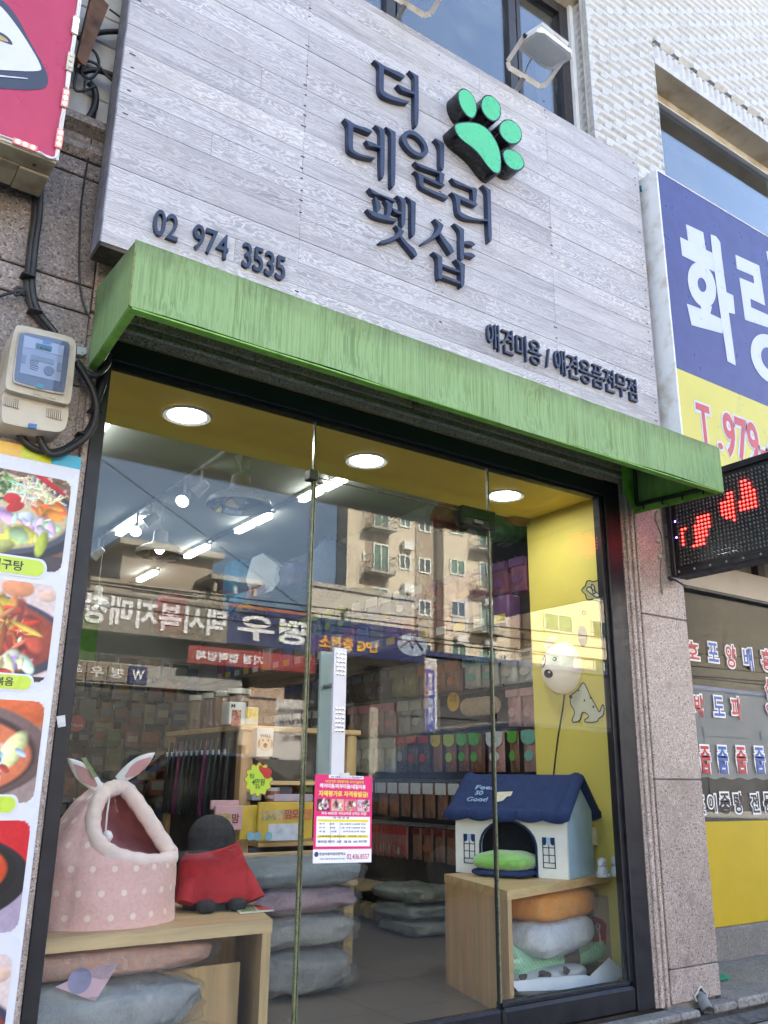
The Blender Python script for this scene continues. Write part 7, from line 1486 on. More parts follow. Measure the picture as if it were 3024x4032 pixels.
add('picture_window', dec(600, 1465, 880, 1590, mix, ''), mix, yb_); ob_ = add('name_panel', dec(885, 1450, 1250, 1580, OR, ''), pm('orange_panel', (.50, .20, .06), .5), yb_); add('stick_picture', dec(690, 1640, 1065, 1850, stw, ''), stw, yb_); lettering('lettering', '맘오', pm('brown_brush', (.20, .05, .03), .5), yb_, WY(*k5_(905, 1570), GY - .1725), (1, 0, 0), (0, 0, 1), .075, .042, .0008, .02)
add('picture_window', dec(0, 1505, 190, 1645, mix, ''), mix, pb2); lettering('lettering', '맘', pm('brown_brush', (.20, .05, .03), .5), pb2, WY(*k5_(205, 1630), GY - .1725), (1, 0, 0), (0, 0, 1), .038, .042, .0008, .02)
for x in (455, 545, 690): add('cup_print', MB().disc(WY(*k5_(x, 1800), GY - .1735), .020, (0, -1, 0)), pm('blue_cup_print', (.20, .40, .55), .5), yb_)
# boxes and jars standing on the island rack
def top_item(name, label, cat, x0, y0, x1, y1, mat, dep=.09, win=None, text=None, yy=GY + .02):
    p = WY(*k5_(x0, y0), yy); q = WY(*k5_(x1, y1), yy); t = empty(name, label, cat, ((p.x + q.x) / 2, yy, 1.263)); o = add('body', MB().box((p.x, yy, 1.263), (q.x, yy + dep, p.z), .004), mat, t)
    if win: a = WY(*k5_(win[0], win[1]), yy); b = WY(*k5_(win[2], win[3]), yy); add('window', MB().box((a.x, yy - .0012, b.z), (b.x, yy, a.z)), win[4], o)
    if text: lettering('lettering', text, pm('dark_ink', (.02, .02, .02), .5), o, (p.x + .008, yy - .0012, p.z - .03), (1, 0, 0), (0, 0, 1), .022, .02, .0008, .02)
    return t
top_item('biscuit_box', 'white organic biscuit box with a pink window on the island rack', 'box', 185, 40, 380, 380, MATS['white_card_box'], win=(210, 145, 320, 365, pm('pink_biscuits', (.50, .20, .15), .6, .6, 60)), text='M'); top_item('biscuit_box', 'box with a yellow printed panel beside the organic box', 'box', 375, 105, 550, 385, pm('cream_card_box', (.52, .50, .40), .5), win=(400, 130, 540, 260, pm('yellow_panel_print', (.60, .45, .03), .5, .4, 50)))
for k, (y, c) in enumerate(((1.50, (.12, .06, .04)), (1.68, (.20, .10, .05)), (1.84, (.10, .05, .04)), (2.02, (.16, .12, .06)))):
    j_o = empty('treat_jar', 'treat jar with pale lid on the island rack, ' + ('nearest', 'second from', 'third from', 'farthest from')[k] + ' the organic box', 'jar', (2.06, y, 1.263)); add('jar', MB().lathe([(.0005, 0), (.058, 0), (.06, .01), (.06, .15), (.05, .165)], (2.06, y, 1.263), 20), wrapm('jarglass%d' % k, c, .3, .3, 9), j_o, smooth=50); add('lid', MB().lathe([(.055, .165), (.062, .168), (.062, .195), (.0005, .198)], (2.06, y, 1.263), 20), pm('jar_lid', (.45, .46, .44), .4), j_o, smooth=40)
# wrapped cushions on the floor before the island, litter sacks by the wall
for k, (z, dz, c, lab) in enumerate(((.595, .062, (.26, .30, .34), 'slate blue wrapped cushion on top of the floor pile'), (.49, .058, (.40, .29, .35), 'mauve wrapped cushion second in the floor pile'), (.365, .07, (.36, .35, .33), 'grey wrapped cushion third in the floor pile'), (.205, .095, (.30, .29, .28), 'large grey wrapped cushion at the foot of the floor pile'))): wrapped('wrapped_cushion', lab, 'cushion', ((2.12, .98, z), .30 - .012 * k, .20, dz, .12 * (k % 2) - .05), c, dict(n=16, flat=.7, seed=20 + k, lump=.06), 1.07)
for k, z in enumerate((.158, .25, .342)): add('litter_sack', pillow((3.56 - .02 * k, 1.92 + .02 * (k % 2), z), .19, .24, .05, .1 * (k - 1), 14, .6, 40 + k, .07), wrapm('sackwrap', (.26, .30, .27), .4, .6, 10), label=('lowest', 'middle', 'topmost')[k] + ' grey green litter sack in the pile by the wall rack', cat='sack', smooth=80)
for k in range(4): add('tin_pack', MB().lathe([(.0005, 0), (.05, 0), (.05, .05), (.0005, .05)], (3.50, 2.25 + .11 * k, .19), 16, (0, 1, 0)), pm('brass_tin', (.26, .20, .10), .4, .2), label='brownish tin lying in a row on the floor by the sacks', cat='tin', group='tins by the litter sacks', smooth=40)
add('blue_sack', pillow((3.52, 2.95, .20), .2, .28, .09, 0, 12, .6, 60, .04), wrapm('bluesack', (.03, .06, .16), .5, .6, 9), label='dark blue sack lying behind the tins', cat='sack', smooth=80); add('floor_tub', MB().lathe([(.0005, 0), (.13, 0), (.16, .12), (.16, .14), (.0005, .14)], (3.3, 3.0, FZ), 20), pm('brown_tub', (.12, .075, .03), .5), label='low brown tub on the floor before the blue sack', cat='tub', smooth=40)

# ---------------------------------------------------------------- flyer and price star on the glass
FY = -.0785
_q = [WY(*crop(1000, 3000, 1000)(*p), FY) for p in ((383, 663), (780, 655), (400, 80), (760, 95))]
fl_o = _q[0].copy(); fU = (_q[1] - _q[0]).normalized(); fV = (_q[2] - _q[0]).normalized(); fW = ((_q[1] - _q[0]).length + (_q[3] - _q[2]).length) / 2; fH = (_q[2] - _q[0]).length
FK = fW / .250
fly = empty('flyer', 'pink and white beauty school flyer taped to the glass door', 'flyer', fl_o)
FW0, FH0 = fW, fH; fW, fH = .250, .296; cv = Canvas(fW, fH, 80, 96, (222, 40, 110), 5); cv.rect(0, fW, 0, .045, (238, 236, 245)); cv.rect(.008, fW - .008, .055, .155, (244, 242, 250)); cv.rect(.06, fW - .04, fH - .012, fH, (245, 243, 250)); cv.rect(0, .01, fH * .15, fH, (222, 40, 110))
for z in (.140, .088): cv.rect(.014, fW - .014, z - .004, z + .004, (232, 215, 70))
for k, c in enumerate(((60, 45, 50), (225, 170, 150), (215, 120, 120), (205, 190, 200))): cv.rect(.012 + k * .058, .066 + k * .058, .173, .213, c); cv.scatter(14, .04 + k * .058, .193, .02, .015, .012, [(235, 195, 175), (90, 60, 60), (245, 225, 215), (200, 120, 110)], .5)
fU = fU * (FW0 / fW); fV = fV * (FH0 / fH); cv.sheet('sheet', fl_o, fU, fV, fly)
M_INKW = pm('flyer_white', (.80, .78, .80), .5, .02); M_INKY = pm('flyer_yellow', (.80, .66, .08), .5, .02); M_INKK = pm('flyer_ink', (.03, .03, .04), .5); M_INKR = pm('flyer_red', (.50, .04, .10), .5)
def ftext(s_, x, z, w, h, m, bold=.015): lettering('lettering', s_, m, fly, fl_o + fU * x + fV * z + Vector((0, -.0004, 0)), fU, fV, w * FW0 / fW, h * FH0 / fH, .0003, bold)
ftext('30년 전통의 전문미용학교 취업/창업/진학', .066, fH - .010, .14, .008, M_INKK); ftext('NCS기반 과정평가형 국가기술자격', .045, fH - .027, .165, .010, M_INKY); ftext('헤어미용/피부미용/네일미용', .02, fH - .046, .20, .016, M_INKW, .03); ftext('자체평가로 자격증발급!', .016, fH - .074, .215, .020, M_INKY, .035); ftext('최대 400만원 국비교육생 선착순 모집!', .03, .160, .195, .0105, M_INKW, .02)
ftext('전 액 무 료', .08, .147, .07, .007, M_INKK)
for k, s_ in enumerate(('헤 어      20명     · 1일 교통비 2,500원 지급', '피 부      20명     · 1일 식대 3,000원 지급', '네 일      16명     · 교비무료교육 제공')): ftext(s_, .022, .126 - k * .0125, .20, .0065, M_INKK)
ftext('교육과정   교육인원   개강일   비 고', .022, .0855, .20, .0055, M_INKK); ftext('헤어미용 제작자   20명   3월 4일   60% 국비지원', .018, .066, .21, .009, M_INKK); ftext('한성미용직업전문학교', .026, .025, .11, .010, M_INKK, .02); ftext('7호선 상봉역 6번 출구(도보1분)', .028, .010, .105, .0065, M_INKK); ftext('02.436.8557', .142, .011, .098, .018, M_INKR, .01)
for x in (.07, .11): add('table_rule', MB().prism([fl_o + fU * a + fV * b + Vector((0, -.0004, 0)) for a, b in ((x, .06), (x + .0008, .06), (x + .0008, .136), (x, .136))], (0, -.0003, 0)), M_INKK, fly)
add('school_emblem', MB().disc(fl_o + fU * .014 + fV * .029 + Vector((0, -.0006, 0)), .0085, (0, -1, 0)), pm('emblem_navy', (.05, .06, .15), .5), fly); add('tape', MB().box((fl_o.x + .10, FY - .0010, fl_o.z + FH0 - .012), (fl_o.x + .14, FY - .0005, fl_o.z + FH0 + .006)), pm('clear_tape', (.6, .6, .58), .2), fly)
sc_ = WY(*k5_(560, 1060), .007); stx = empty('price_star', 'lime burst price sticker with a red corner on the glass', 'price tag', sc_)
add('burst', MB().prism([sc_ + Vector((.048 * (1 + .10 * math.cos(12 * t)) * math.cos(t), 0, .050 * (1 + .10 * math.cos(12 * t)) * math.sin(t))) for t in np.linspace(0, 2 * math.pi, 72, endpoint=False)], (0, .0008, 0)), pm('lime_card', (.50, .66, .05), .5, .05), stx)
add('burst_edge', MB().prism([sc_ + Vector((.0515 * (1 + .10 * math.cos(12 * t)) * math.cos(t), .0009, .0535 * (1 + .10 * math.cos(12 * t)) * math.sin(t))) for t in np.linspace(0, 2 * math.pi, 72, endpoint=False)], (0, .0006, 0)), pm('orange_card', (.55, .16, .03), .5), stx)
add('red_corner', MB().prism(smooth_loop([WY(*k5_(x, y), .0062) for x, y in ((560, 880), (590, 870), (620, 905), (690, 905), (728, 940), (715, 1050), (640, 1050), (605, 985), (570, 950))], 1), (0, .0005, 0)), pm('red_card', (.55, .035, .025), .5), stx)
M_PEN = pm('marker_pen', (.03, .07, .02), .6)
for s_, x, y, w_, h_ in (('현금', 440, 1045, .018, .016), ('4만원', 470, 1135, .048, .022), ('추천!', 515, 1185, .018, .011)): lettering('lettering', s_, M_PEN, stx, WY(*k5_(x, y), .0060), (1, 0, 0), (0, 0, 1), w_, h_, .0003, .015)
# ================================================================ the other side of the street (seen mirrored in the glass)
def brickm(name, c1, c2, mort, w=.25, h=.085):
    m, nt, b, N, L = new_mat(name); tc = coords(nt, kind='World'); sp = N.new('ShaderNodeSeparateXYZ'); L.new(tc, sp.inputs[0]); cb = N.new('ShaderNodeCombineXYZ')
    ad = N.new('ShaderNodeMath'); ad.operation = 'ADD'; L.new(sp.outputs[0], ad.inputs[0]); L.new(sp.outputs[1], ad.inputs[1]); L.new(ad.outputs[0], cb.inputs[0]); L.new(sp.outputs[2], cb.inputs[1])
    bt = N.new('ShaderNodeTexBrick'); L.new(cb.outputs[0], bt.inputs['Vector']); bt.inputs['Scale'].default_value = 1; bt.inputs['Brick Width'].default_value = w; bt.inputs['Row Height'].default_value = h; bt.inputs['Mortar Size'].default_value = .010
    for k, c in (('Color1', c1), ('Color2', c2), ('Mortar', mort)): bt.inputs[k].default_value = (*c, 1)
    L.new(mixc(nt, bt.outputs[0], tuple(x * .6 for x in c1), ramp(nt, noise(nt, tc, .5, 5), [(.5, 0.), (.8, .35)])), b.inputs['Base Color']); b.inputs['Roughness'].default_value = .9; return m
M_BEIGE = brickm('beige_brick', (.66, .58, .44), (.59, .51, .385), (.44, .39, .31), .40, .14)
M_BROWN = brickm('brown_brick', (.34, .26, .18), (.27, .20, .14), (.50, .45, .37), .40, .14)
M_WBRICK = brickm('white_brick', (.55, .51, .43), (.50, .46, .39), (.40, .37, .31), .5, .2)
M_WINF = pm('white_window_frame', (.72, .72, .68), .4, .05)
M_WGLASS = pm('far_window_glass', (.05, .075, .07), .08, .3, 1, spec=.7)
M_CURT = pm('green_curtained_glass', (.10, .20, .15), .15, .3, 2, spec=.6)
M_CONC = pm('pale_concrete', (.40, .37, .31), .9, .15, 1.2, space='World')
def far_window(parent, x0, x1, z0, z1, y, store={}, gm=None, split=True):
    """window set in a far facade facing +y"""
    f = MB(); t = .09
    f.box((x0, y - .05, z0), (x0 + t, y + .05, z1)).box((x1 - t, y - .05, z0), (x1, y + .05, z1)).box((x0 + t, y - .05, z0), (x1 - t, y + .05, z0 + t)).box((x0 + t, y - .05, z1 - t), (x1 - t, y + .05, z1))
    if split: f.box(((x0 + x1) / 2 - t / 2, y - .04, z0 + t), ((x0 + x1) / 2 + t / 2, y + .045, z1 - t))
    w = add('window', f, M_WINF, parent, recalc=False)
    g = MB().box((x0 + t, y - .04, z0 + t), (x1 - t, y - .01, z1 - t)); add('pane', g, gm or M_WGLASS, w, recalc=False)
    return w
YA = -40
apt = empty('apartment_block', 'tall beige brick apartment block with balconies across the street', 'building', (38, YA - 5, -.1))
add('wall', MB().prism([(27.0, YA, 21), (32.07, YA, 21), (32.07, YA - 9, 21), (31.9, YA - 9, 21)], (0, 0, -21.1)), M_BEIGE, apt); add('wall', MB().box((34.25, YA + .002, -.1), (40.0, YA - 10, 21)), M_BEIGE, apt); add('wall', MB().box((42.0, YA + .001, -.1), (56, YA - 10, 19)), M_BEIGE, apt)
add('recessed_wall', MB().box((32.07, YA - .55, -.1), (34.25, YA - 9.5, 20.9)), M_BROWN, apt); add('recessed_wall', MB().box((40.0, YA - .8, -.1), (42, YA - 9.5, 18.9)), M_BROWN, apt)
add('brick_band', MB().box((28.3, YA + .02, -.1), (30.08, YA - .3, 21.0)), M_BROWN, apt)
add('downpipe', MB().tube([(32.15, YA + .08, 0), (32.15, YA + .08, 20)], .06, 6), M_CONC, apt); add('downpipe', MB().tube([(34.3, YA + .1, 0), (34.3, YA + .1, 20)], .06, 6), M_CONC, apt)
def balcony(x0, x1, z):
    b = add('balcony', MB().box((x0, YA + .03, z - .12), (x1, YA + .85, z)), M_CONC, apt)
    rl = MB()
    for zz in (z + .95, z + .50, z + .08): rl.box((x0, YA + .80, zz), (x1, YA + .84, zz + .04)); rl.box((x0, YA + .03, zz), (x0 + .04, YA + .80, zz + .04)); rl.box((x1 - .04, YA + .03, zz), (x1, YA + .80, zz + .04))
    n = int((x1 - x0) / .16)
    for k in range(n + 1): rl.box((x0 + k * (x1 - x0 - .02) / n, YA + .81, z + .1), (x0 + k * (x1 - x0 - .02) / n + .02, YA + .83, z + .95))
    add('railing', rl, pm('green_grey_rail', (.16, .18, .15), .5), b, recalc=False)
    return b
for k in range(6):
    z = 2.6 + 2.75 * k
    far_window(apt, 30.82, 31.72, z, z + .95, YA + .03, gm=M_CURT if k % 2 else None); far_window(apt, 32.75, 33.75, z + .15, z + 1.15, YA - .52); far_window(apt, 34.9, 36.15, z + .25, z + 1.3, YA + .03, gm=M_CURT if k % 3 else None)
    far_window(apt, 28.85, 30.02, z - .5, z + 1.35, YA + .05, gm=M_CURT); far_window(apt, 28.1, 28.28, z + .1, z + .65, YA + .03, split=False); balcony(28.2, 30.1, z - .55)
    far_window(apt, 37.4, 38.7, z - .5, z + 1.45, YA + .03, gm=M_CURT); balcony(36.7, 38.9, z - .55)
    far_window(apt, 39.2, 39.6, z + .3, z + 1.0, YA + .03, split=False); far_window(apt, 43.2, 46.0, z + .2, z + 1.5, YA + .03, gm=M_CURT); far_window(apt, 48, 50, z + .2, z + 1.5, YA + .03)
for k in range(9):
    x = (31.0, 33.0, 35.2, 37.6)[k % 4]; z = 4.0 + 2.75 * (k % 5); add('air_conditioner', MB().box((x, YA + .06, z - .15), (x + .8, YA + .36, z + .4), .02), M_WINF, apt)
add('roof_parapet', MB().prism([(26.9, YA + .1, 21.4), (40.1, YA + .1, 21.4), (40.1, YA - 9, 21.4), (31.9, YA - 9, 21.4)], (0, 0, -.399)), M_CONC, apt)
wb = empty('white_brick_house', 'low white brick house beside the apartment block', 'building', (21, -33, -.1))
add('wall', MB().prism([(18.8, -30, 9.2), (24.5, -30, 9.2), (24.5, -38, 9.2), (23.9, -38, 9.2)], (0, 0, -9.3)), M_WBRICK, wb); add('roof_rail', MB().prism([(18.7, -29.9, 9.4), (24.6, -29.9, 9.4), (24.6, -38.1, 9.4), (23.9, -38.1, 9.4)], (0, 0, -.199)), M_CONC, wb)
for x in (19.4, 21.2): far_window(wb, x, x + 1.0, 6.6, 7.7, -29.97); far_window(wb, x, x + 1.0, 3.9, 5.0, -29.97)
add('vent_pipe', MB().tube([(20.6, -29.9, 4), (20.6, -29.9, 8.2), (20.6, -29.7, 8.4)], .08, 8), M_CONC, wb)
rb = empty('red_roofed_house', 'small house with red eaves behind the filling station', 'building', (17, -33, -.1))
add('wall', MB().box((15.4, -30.5, -.1), (18.6, -36, 7.6)), pm('peach_render', (.45, .33, .24), .9, .1, 1), rb); add('eaves', MB().box((15.0, -30.0, 7.6), (18.8, -36.4, 7.95)), pm('red_eaves', (.40, .11, .06), .8, .2, 2), rb)
add('terrace', MB().box((15.1, -29.9, 5.2), (18.7, -30.5, 5.5)), MATS['red_eaves'], rb)
for x in (15.9, 17.3): far_window(rb, x, x + .9, 5.7, 7.1, -30.47)
lb = empty('stepped_villa', 'grey beige villa with louvres and a stepped roof terrace', 'building', (12, -34, -.1))
M_LOUV = pm('louvre_cladding', (.33, .28, .215), .85, .12, 1)
add('wall', MB().box((9.3, -30, -.1), (15.0, -40, 8.3)), M_LOUV, lb); add('upper_wall', MB().box((10.7, -31, 8.3), (14.6, -40, 9.9)), M_LOUV, lb); add('roof_slab', MB().box((10.4, -30.5, 9.9), (14.9, -40, 10.15)), M_CONC, lb)
for k in range(16): add('louvre', MB().box((10.9, -29.99, 5.7 + k * .16), (13.6, -29.93, 5.8 + k * .16)), M_CONC, lb)
add('roof_slab', MB().box((13.9, -29.4, 8.75), (16.2, -33, 8.95)), M_CONC, lb)
for x in (14.1, 15.0, 15.9): add('roof_post', MB().box((x, -29.6, 8.3), (x + .15, -29.8, 8.75)), M_CONC, lb)
for x in (9.6, 11.1, 13.9): far_window(lb, x, x + .8, 4.6, 5.6, -29.97)
for nm, lab, x0, x1, h, mt in (('unseen_house', 'unseen plain beige house added for bounced light at the left end of the opposite street side', -14, 3.5, 8.5, M_WBRICK), ('unseen_house', 'unseen plain brown brick house added for bounced light on the opposite street side', -40, -16, 11, M_BROWN), ('unseen_block', 'unseen plain pale block added for bounced light past the apartment block', 60, 90, 16, M_WBRICK)):  # plain blocks out of view, added for the light they bounce
    hb = empty(nm, lab, 'building', ((x0 + x1) / 2, -34, -.1)); add('wall', MB().box((x0, -30, -.1), (x1, -42, h)), mt, hb); add('roof_slab', MB().box((x0 - .2, -29.8, h), (x1 + .2, -42.2, h + .3)), M_CONC, hb)
    n = int((x1 - x0) / 3)
    for k in range(n):
        for q in range(int(h / 3)): far_window(hb, x0 + .8 + k * 3, x0 + 2.2 + k * 3, 1.2 + q * 2.9, 2.6 + q * 2.9, -29.97)

# filling station with its long fascia
YS = -16
st = empty('filling_station', 'gas station with a long navy and grey lettered canopy across the street', 'gas station', (9.5, YS - 5, -.1))
M_FASC = pm('navy_fascia', (.035, .045, .14), .35, .1, 1); M_FASG = pm('grey_brown_fascia', (.22, .185, .14), .5, .1, 1); M_FASW = pm('white_fascia_letters', (.82, .82, .84), .5, .05); M_ORNG = pm('orange_letters', (.85, .42, .04), .5, .05)
add('canopy', MB().box((4.4, YS - .06, 4.05), (14.4, YS - 9, 4.90)), M_CONC, st)
fc = add('fascia', MB().box((8.6, YS, 4.05), (14.44, YS - .055, 4.92)), M_FASC, st); fg = add('fascia', MB().box((4.3, YS, 4.03), (8.596, YS - .055, 4.91)), M_FASG, st)
LX, VZ = (-1, 0, 0), (0, 0, 1)
lettering('lettering', '평우', M_FASW, fc, (10.85, YS + .004, 4.16), LX, VZ, 2.0, .62, .02, .03); lettering('lettering', 'LPG 충전소', M_ORNG, fc, (12.85, YS + .004, 4.15), LX, VZ, 1.75, .34, .02, .03)
lettering('lettering', '택시복지매장', M_FASW, fg, (8.55, YS + .004, 4.16), LX, VZ, 3.35, .64, .02, .03)
add('emblem', MB().prism([(14.0 - .5 * math.cos(a), YS + .004, 4.5 + .3 * math.sin(a)) for a in np.linspace(0, 2 * math.pi, 24, endpoint=False)], (0, .01, 0)), pm('pale_blue_emblem', (.35, .42, .55), .5), fc)
add('emblem_mark', MB().tube([(14.35, YS + .02, 4.4), (14.1, YS + .02, 4.62), (14.0, YS + .02, 4.4), (13.9, YS + .02, 4.62), (13.6, YS + .02, 4.4)], .03, 6), M_FASC, fc)
bn = add('red_banner', MB().box((7.7, YS - .06, 3.52), (11.2, YS - .09, 3.92)), pm('red_banner_cloth', (.30, .035, .03), .7, .1, 3), st)
lettering('lettering', '지정 협력업체', M_FASW, bn, (9.6, YS - .057, 3.60), LX, VZ, 1.7, .22, .008, .03)
sh = add('kiosk_wall', MB().box((4.6, YS - .5, -.1), (9.3, YS - 8.5, 4.05)), pm('dark_kiosk_wall', (.06, .058, .055), .8, .2, 1.5), st)
add('kiosk_sign_band', MB().box((4.7, YS - .4, 2.95), (9.25, YS - .5, 3.42)), pm('white_sign_band', (.34, .335, .32), .6, .06), st)
for k, ch in enumerate(('W', '평', '우', '주')):
    x = 6.9 - k * .46
    sq = add('sign_square', MB().box((x - .42, YS - .36, 3.0), (x, YS - .40, 3.38)), M_FASC if k == 0 else M_FASG, st); lettering('lettering', ch, M_FASW, sq, (x - .07, YS - .355, 3.08), LX, VZ, .28, .22, .006, .02)
for x in (4.5, 9.6, 13.6): add('canopy_post', MB().box((x, YS - 1.4, -.1), (x + .35, YS - 1.75, 4.05), .02), M_CONC, st)
for x in (7.2, 11.2):
    pb = empty('fuel_dispenser', 'white gas dispenser under the station canopy by post ' + ('near the kiosk' if x < 9 else 'near the pole banner'), 'dispenser', (x, YS - 1.6, -.1))
    add('cabinet', MB().box((x - .35, YS - 1.9, -.1), (x + .35, YS - 1.4, 1.6), .03), pm('dispenser_white', (.5, .5, .5), .4), pb); add('display', MB().box((x - .25, YS - 1.395, 1.1), (x + .25, YS - 1.39, 1.4)), M_BLACK, pb); add('hose', MB().tube(smooth_path([(x + .36, YS - 1.6, 1.2), (x + .6, YS - 1.5, .5), (x + .36, YS - 1.5, .8)]), .025, 6), M_BLACK, pb)
gar = empty('service_garage', 'long low garage coloured dark as shade with a flat roof beside the filling station', 'garage', (27, -22, -.1))
add('wall', MB().box((15.6, -20.0, -.1), (48, -26, 4.95)), pm('shade_dark_render', (.045, .045, .05), .9, .15, .8, space='World'), gar); add('roof_edge', MB().box((15.5, -19.9, 4.95), (48.1, -26.1, 5.1)), M_FASC, gar)  # low block added to darken the reflection; its shade is in the colour
for k in range(7): sh_ = add('shutter', MB().box((16.4 + k * 4.2, -19.97, -.1), (19.6 + k * 4.2, -20.03, 3.0)), pm('shade_dark_shutter', (.05, .05, .055), .6), gar); add('shutter_box', MB().box((16.3 + k * 4.2, -19.9, 3.0), (19.7 + k * 4.2, -20.0, 3.35)), MATS['shade_dark_shutter'], sh_)
# pole banner
pbn = empty('pole_banner', 'tall blue and white pole banner with vertical white lettering', 'banner', (14.65, YS, -.1))
add('pole', MB().tube([(14.42, YS, -.1), (14.42, YS, 4.3)], .03, 8), M_CONC, pbn); add('cloth', MB().box((14.45, YS, 2.2), (14.84, YS - .012, 4.2)), pm('white_banner_cloth', (.6, .6, .6), .7), pbn)
bl = add('blue_field', MB().box((14.46, YS + .004, 2.2), (14.76, YS + .001, 3.9)), pm('royal_blue_print', (.03, .06, .36), .6), pbn)
lettering('lettering', '평\n우\n택\n시\n복\n지', M_FASW, bl, (14.70, YS + .0045, 2.5), LX, VZ, .16, 1.3, .003, .02, line=1.0); lettering('lettering', 'L\nP\nG', M_ORNG, bl, (14.52, YS + .0045, 2.9), (-1, 0, 0), VZ, .07, .55, .003, .02)
# notices on the station forecourt fence
for k, (x, lb_) in enumerate(((10.75, 'white paper notice with black lettering tied to the fence'),)):
    nt_ = empty('paper_notice', lb_, 'notice', (x - .4, YS, 1.5)); sheet_ = add('sheet', MB().grid(lambda u, v: (x - .78 * u, YS + .03 * math.sin(5 * u + 2 * v), 1.5 + 1.35 * v), 12, 8), pm('notice_paper', (.62, .58, .55), .8, .06), nt_, smooth=60)
    for z, s_, w_ in ((2.52, '평우택시복지매장', .68), (2.28, '탄생기념 경품행사', .66), (2.08, '매회 행운을 드립니다', .58), (1.90, '2019.1.~3.31', .5)): lettering('lettering', s_, pm('black_ink', (.02, .02, .02), .6), sheet_, (x - .05, YS + .045, z), LX, VZ, w_, .13, .002, .02)
add('fence', MB().box((9.0, YS - .05, .9), (12.2, YS - .10, 1.45)).box((9.0, YS - .05, -.1), (9.08, YS - .11, 2.9)).box((12.12, YS - .05, -.1), (12.2, YS - .11, 2.9)).box((9.08, YS - .06, 2.80), (12.12, YS - .1, 2.86)), MATS['dark_kiosk_wall'], label='dark steel rail fence carrying the paper notice', cat='fence')

# overhead cables
wires = []
for k, (p, q, ym) in enumerate((((1108, 2344), (2000, 2458), 9), ((1108, 2380), (2000, 2500), 9.2), ((400, 2243), (1000, 2310), 9.4), ((1000, 2400), (2300, 2545), 9.1), ((430, 1830), (850, 2140), 8.8))):
    a = WY(*p, ym); b = WY(*q, ym); d = (b - a); n = 14
    a2 = a - d * ((a.x + 6) / d.x); b2 = b + d * ((32 - b.x) / d.x)
    if k == 4: a2 = a - d * .8; b2 = b + d * 1.2
    P = [a2.lerp(b2, t / n) for t in range(n + 1)]
    P = [Vector((p_.x, -p_.y, p_.z - (.25 * math.sin(math.pi * t / n) if k < 4 else 0))) for t, p_ in enumerate(P)]
    add('overhead_cable', MB().tube(P, .012 if k != 4 else .008, 5), M_CABLE, label='thin black overhead cable strung between street poles', cat='cable', group='overhead cables across the street')
for x in (-6.0, 32.0):
    pl = empty('utility_pole', 'grey concrete utility pole ' + ('beyond the restaurant' if x < 0 else 'in front of the apartment block'), 'pole', (x, -9.1, -.1)); add('shaft', MB().lathe([(.17, 0), (.12, 9)], (x, -9.1, -.1), 14), M_CONC, pl, smooth=40); add('cross_arm', MB().box((x - .06, -9.9, 7.2), (x + .06, -8.3, 7.32)), M_STEEL, pl)

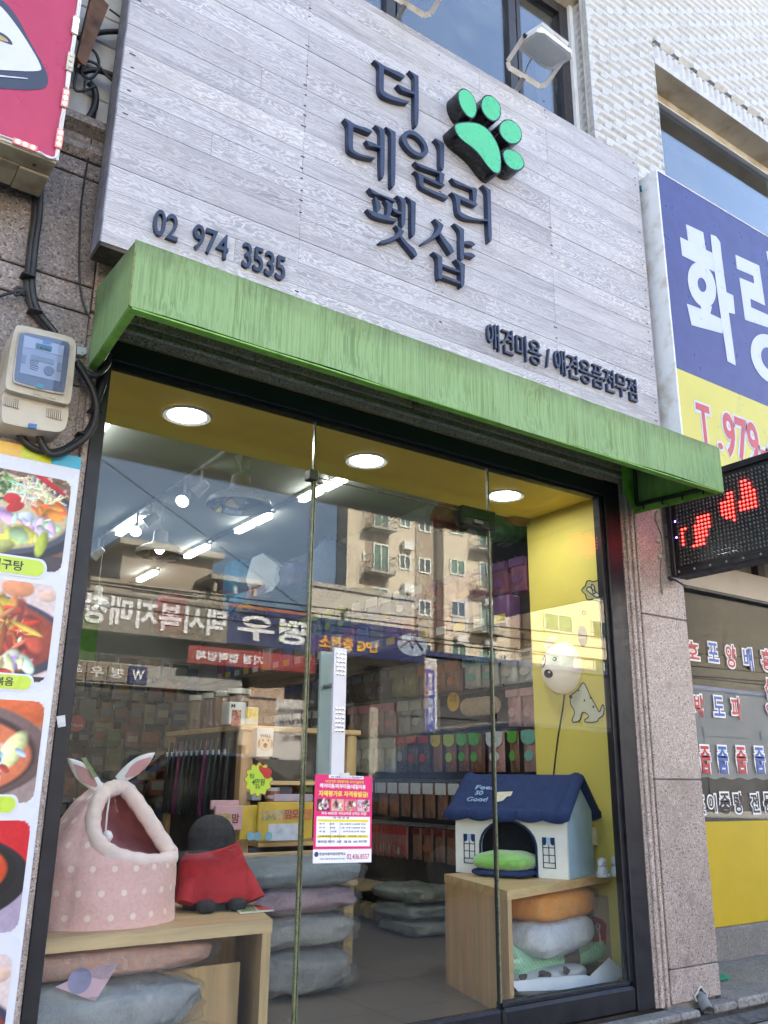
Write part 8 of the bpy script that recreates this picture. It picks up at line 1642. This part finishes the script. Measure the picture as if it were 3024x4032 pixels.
# parked cars
def car(name, label, x, y, heading, body, prof, width, glass_from, wheel_x, wr=.33, lamp_z=.62):
    """prof: side outline (s, z) from front to rear, s along the car; heading +1: nose towards -x"""
    c = empty(name, label, 'car', (x, y, -.1)); c.rotation_euler.z = 0 if heading > 0 else math.pi
    hw = width / 2; pb = []
    mb = MB(); n = len(prof)
    rows = []
    secs = [-1, -.86, -.5, 0, .5, .86, 1]
    P = [Vector((s, 0, z)) for s, z in prof]; cx = sum(s for s, z in prof) / n
    for t in secs:
        k = .955 if abs(t) == 1 else (.99 if abs(t) > .8 else 1.0)
        rows.append(mb.pts([Vector((x + cx + (p.x - cx) * (k if p.z < .9 else k), y + hw * t * (1 - max(0, p.z - .85) * .22), -.1 + (p.z - .18) * (k if p.z > .5 else 1) + .18)) for p in P]))
    for a, b in zip(rows[:-1], rows[1:]):
        for q in range(n): mb.f.append((a + q, a + (q + 1) % n, b + (q + 1) % n, b + q))
    mb.f.append(tuple(rows[0] + q for q in range(n))); mb.f.append(tuple(rows[-1] + q for q in range(n - 1, -1, -1)))
    add('body', mb, body, c, smooth=32)
    gm = pm('car_glass', (.015, .02, .025), .05, .1, coat=1)
    g0, g1, g2, g3 = glass_from
    for sd in (-1, 1):
        yy = lambda z: y + sd * (hw * .985 * (1 - max(0, z - .85) * .22) * .997 + .004)
        add('side_window', MB().prism([(x + s, yy(z), -.1 + z) for s, z in (g0, g1, g2, g3)], (0, -sd * .01, 0)), gm, c)
        for wx in wheel_x:
            w = add('wheel', MB().lathe([(.10, -.1), (wr * .62, -.11), (wr * .93, -.1), (wr, -.07), (wr, .07), (wr * .93, .1), (wr * .62, .11), (.1, .1)], (x + wx, y + sd * (hw - .1), -.1 + wr), 24, (0, 1, 0)), M_BLACK, c, smooth=40)
            add('rim', MB().lathe([(.001, -.115), (wr * .3, -.12), (wr * .58, -.112)], (x + wx, y + sd * (hw - .1), -.1 + wr), 20, (0, 1, 0)).lathe([(.001, .115), (wr * .3, .12), (wr * .58, .112)], (x + wx, y + sd * (hw - .1), -.1 + wr), 20, (0, 1, 0)), M_STEEL, w, smooth=40)
        lm = MB().box((x - .03, y + sd * (hw + .012), lamp_z - .17), (x + .27, y + sd * (hw - .42), lamp_z + .12), .05); h_ = add('headlamp', lm, pm('headlamp_chrome', (.6, .6, .58), .12, .2, 30, metal=.8, coat=1), c)
        add('turn_signal', MB().box((x - .02, y + sd * (hw + .014), lamp_z + .121), (x + .34, y + sd * (hw - .36), lamp_z + .25), .03), pm('amber_lens', (.75, .25, .02), .12, .2, coat=1), h_)
        add('mirror', MB().box((x + g0[0] + .05, y + sd * (hw + .02), .78), (x + g0[0] + .15, y + sd * (hw + .18), .95), .03), M_BLACK, c)
    add('windscreen', MB().prism([(x + a, y + q * hw * .78, -.1 + z) for (a, z), q in (((g0[0] - .12, g0[1] + .04), -1), ((g0[0] - .12, g0[1] + .04), 1), ((g1[0] - .09, g1[1] + .05), .86), ((g1[0] - .09, g1[1] + .05), -.86))], (.02, 0, -.02)), gm, c)
    add('bumper', MB().box((x - .06, y - hw * .93, .22), (x + .15, y + hw * .93, .42), .05), M_BLACK, c); add('grille', MB().box((x - .012, y - hw * .45, lamp_z - .12), (x + .06, y + hw * .45, lamp_z + .08), .01), M_BLACK, c)
    add('number_plate', MB().box((x - .07, y - .26, .36), (x - .058, y + .26, .47)), M_WINF, c)
    return c
suv = [(0, .35), (0, .62), (.06, .90), (.25, 1.0), (1.0, 1.08), (1.75, 1.66), (2.1, 1.74), (3.9, 1.72), (4.3, 1.6), (4.45, 1.05), (4.5, .5), (4.4, .3), (.1, .28)]
car('parked_van', 'dark navy van parked by the kerb with amber turn signals', 4.55, -4.85, 1, pm('navy_car_paint', (.010, .015, .04), .25, .1, 2, coat=.5), suv, 1.75, ((1.25, 1.10), (1.80, 1.58), (3.9, 1.6), (3.95, 1.1)), (.85, 3.6), .34, .60)
sedan = [(0, .35), (.02, .6), (.1, .78), (.9, .90), (1.25, .94), (1.95, 1.40), (2.3, 1.46), (3.1, 1.42), (3.9, 1.0), (4.45, .96), (4.55, .6), (4.5, .3), (.1, .25)]
car('parked_sedan', 'black sedan parked on the far kerb before the filling station', 2.3, -8.6, 1, pm('black_car_paint', (.012, .012, .014), .2, .1, 2, coat=1), sedan, 1.8, ((1.5, .98), (2.0, 1.36), (3.05, 1.36), (3.6, 1.0)), (.85, 3.5), .31, .55)
car('parked_sedan', 'silver sedan parked beside the pole banner of the filling station', 12.6, -11.0, 1, pm('silver_car_paint', (.38, .39, .40), .3, .1, 2, metal=.5, coat=1), sedan, 1.8, ((1.5, .98), (2.0, 1.36), (3.05, 1.36), (3.6, 1.0)), (.85, 3.5), .31, .55)
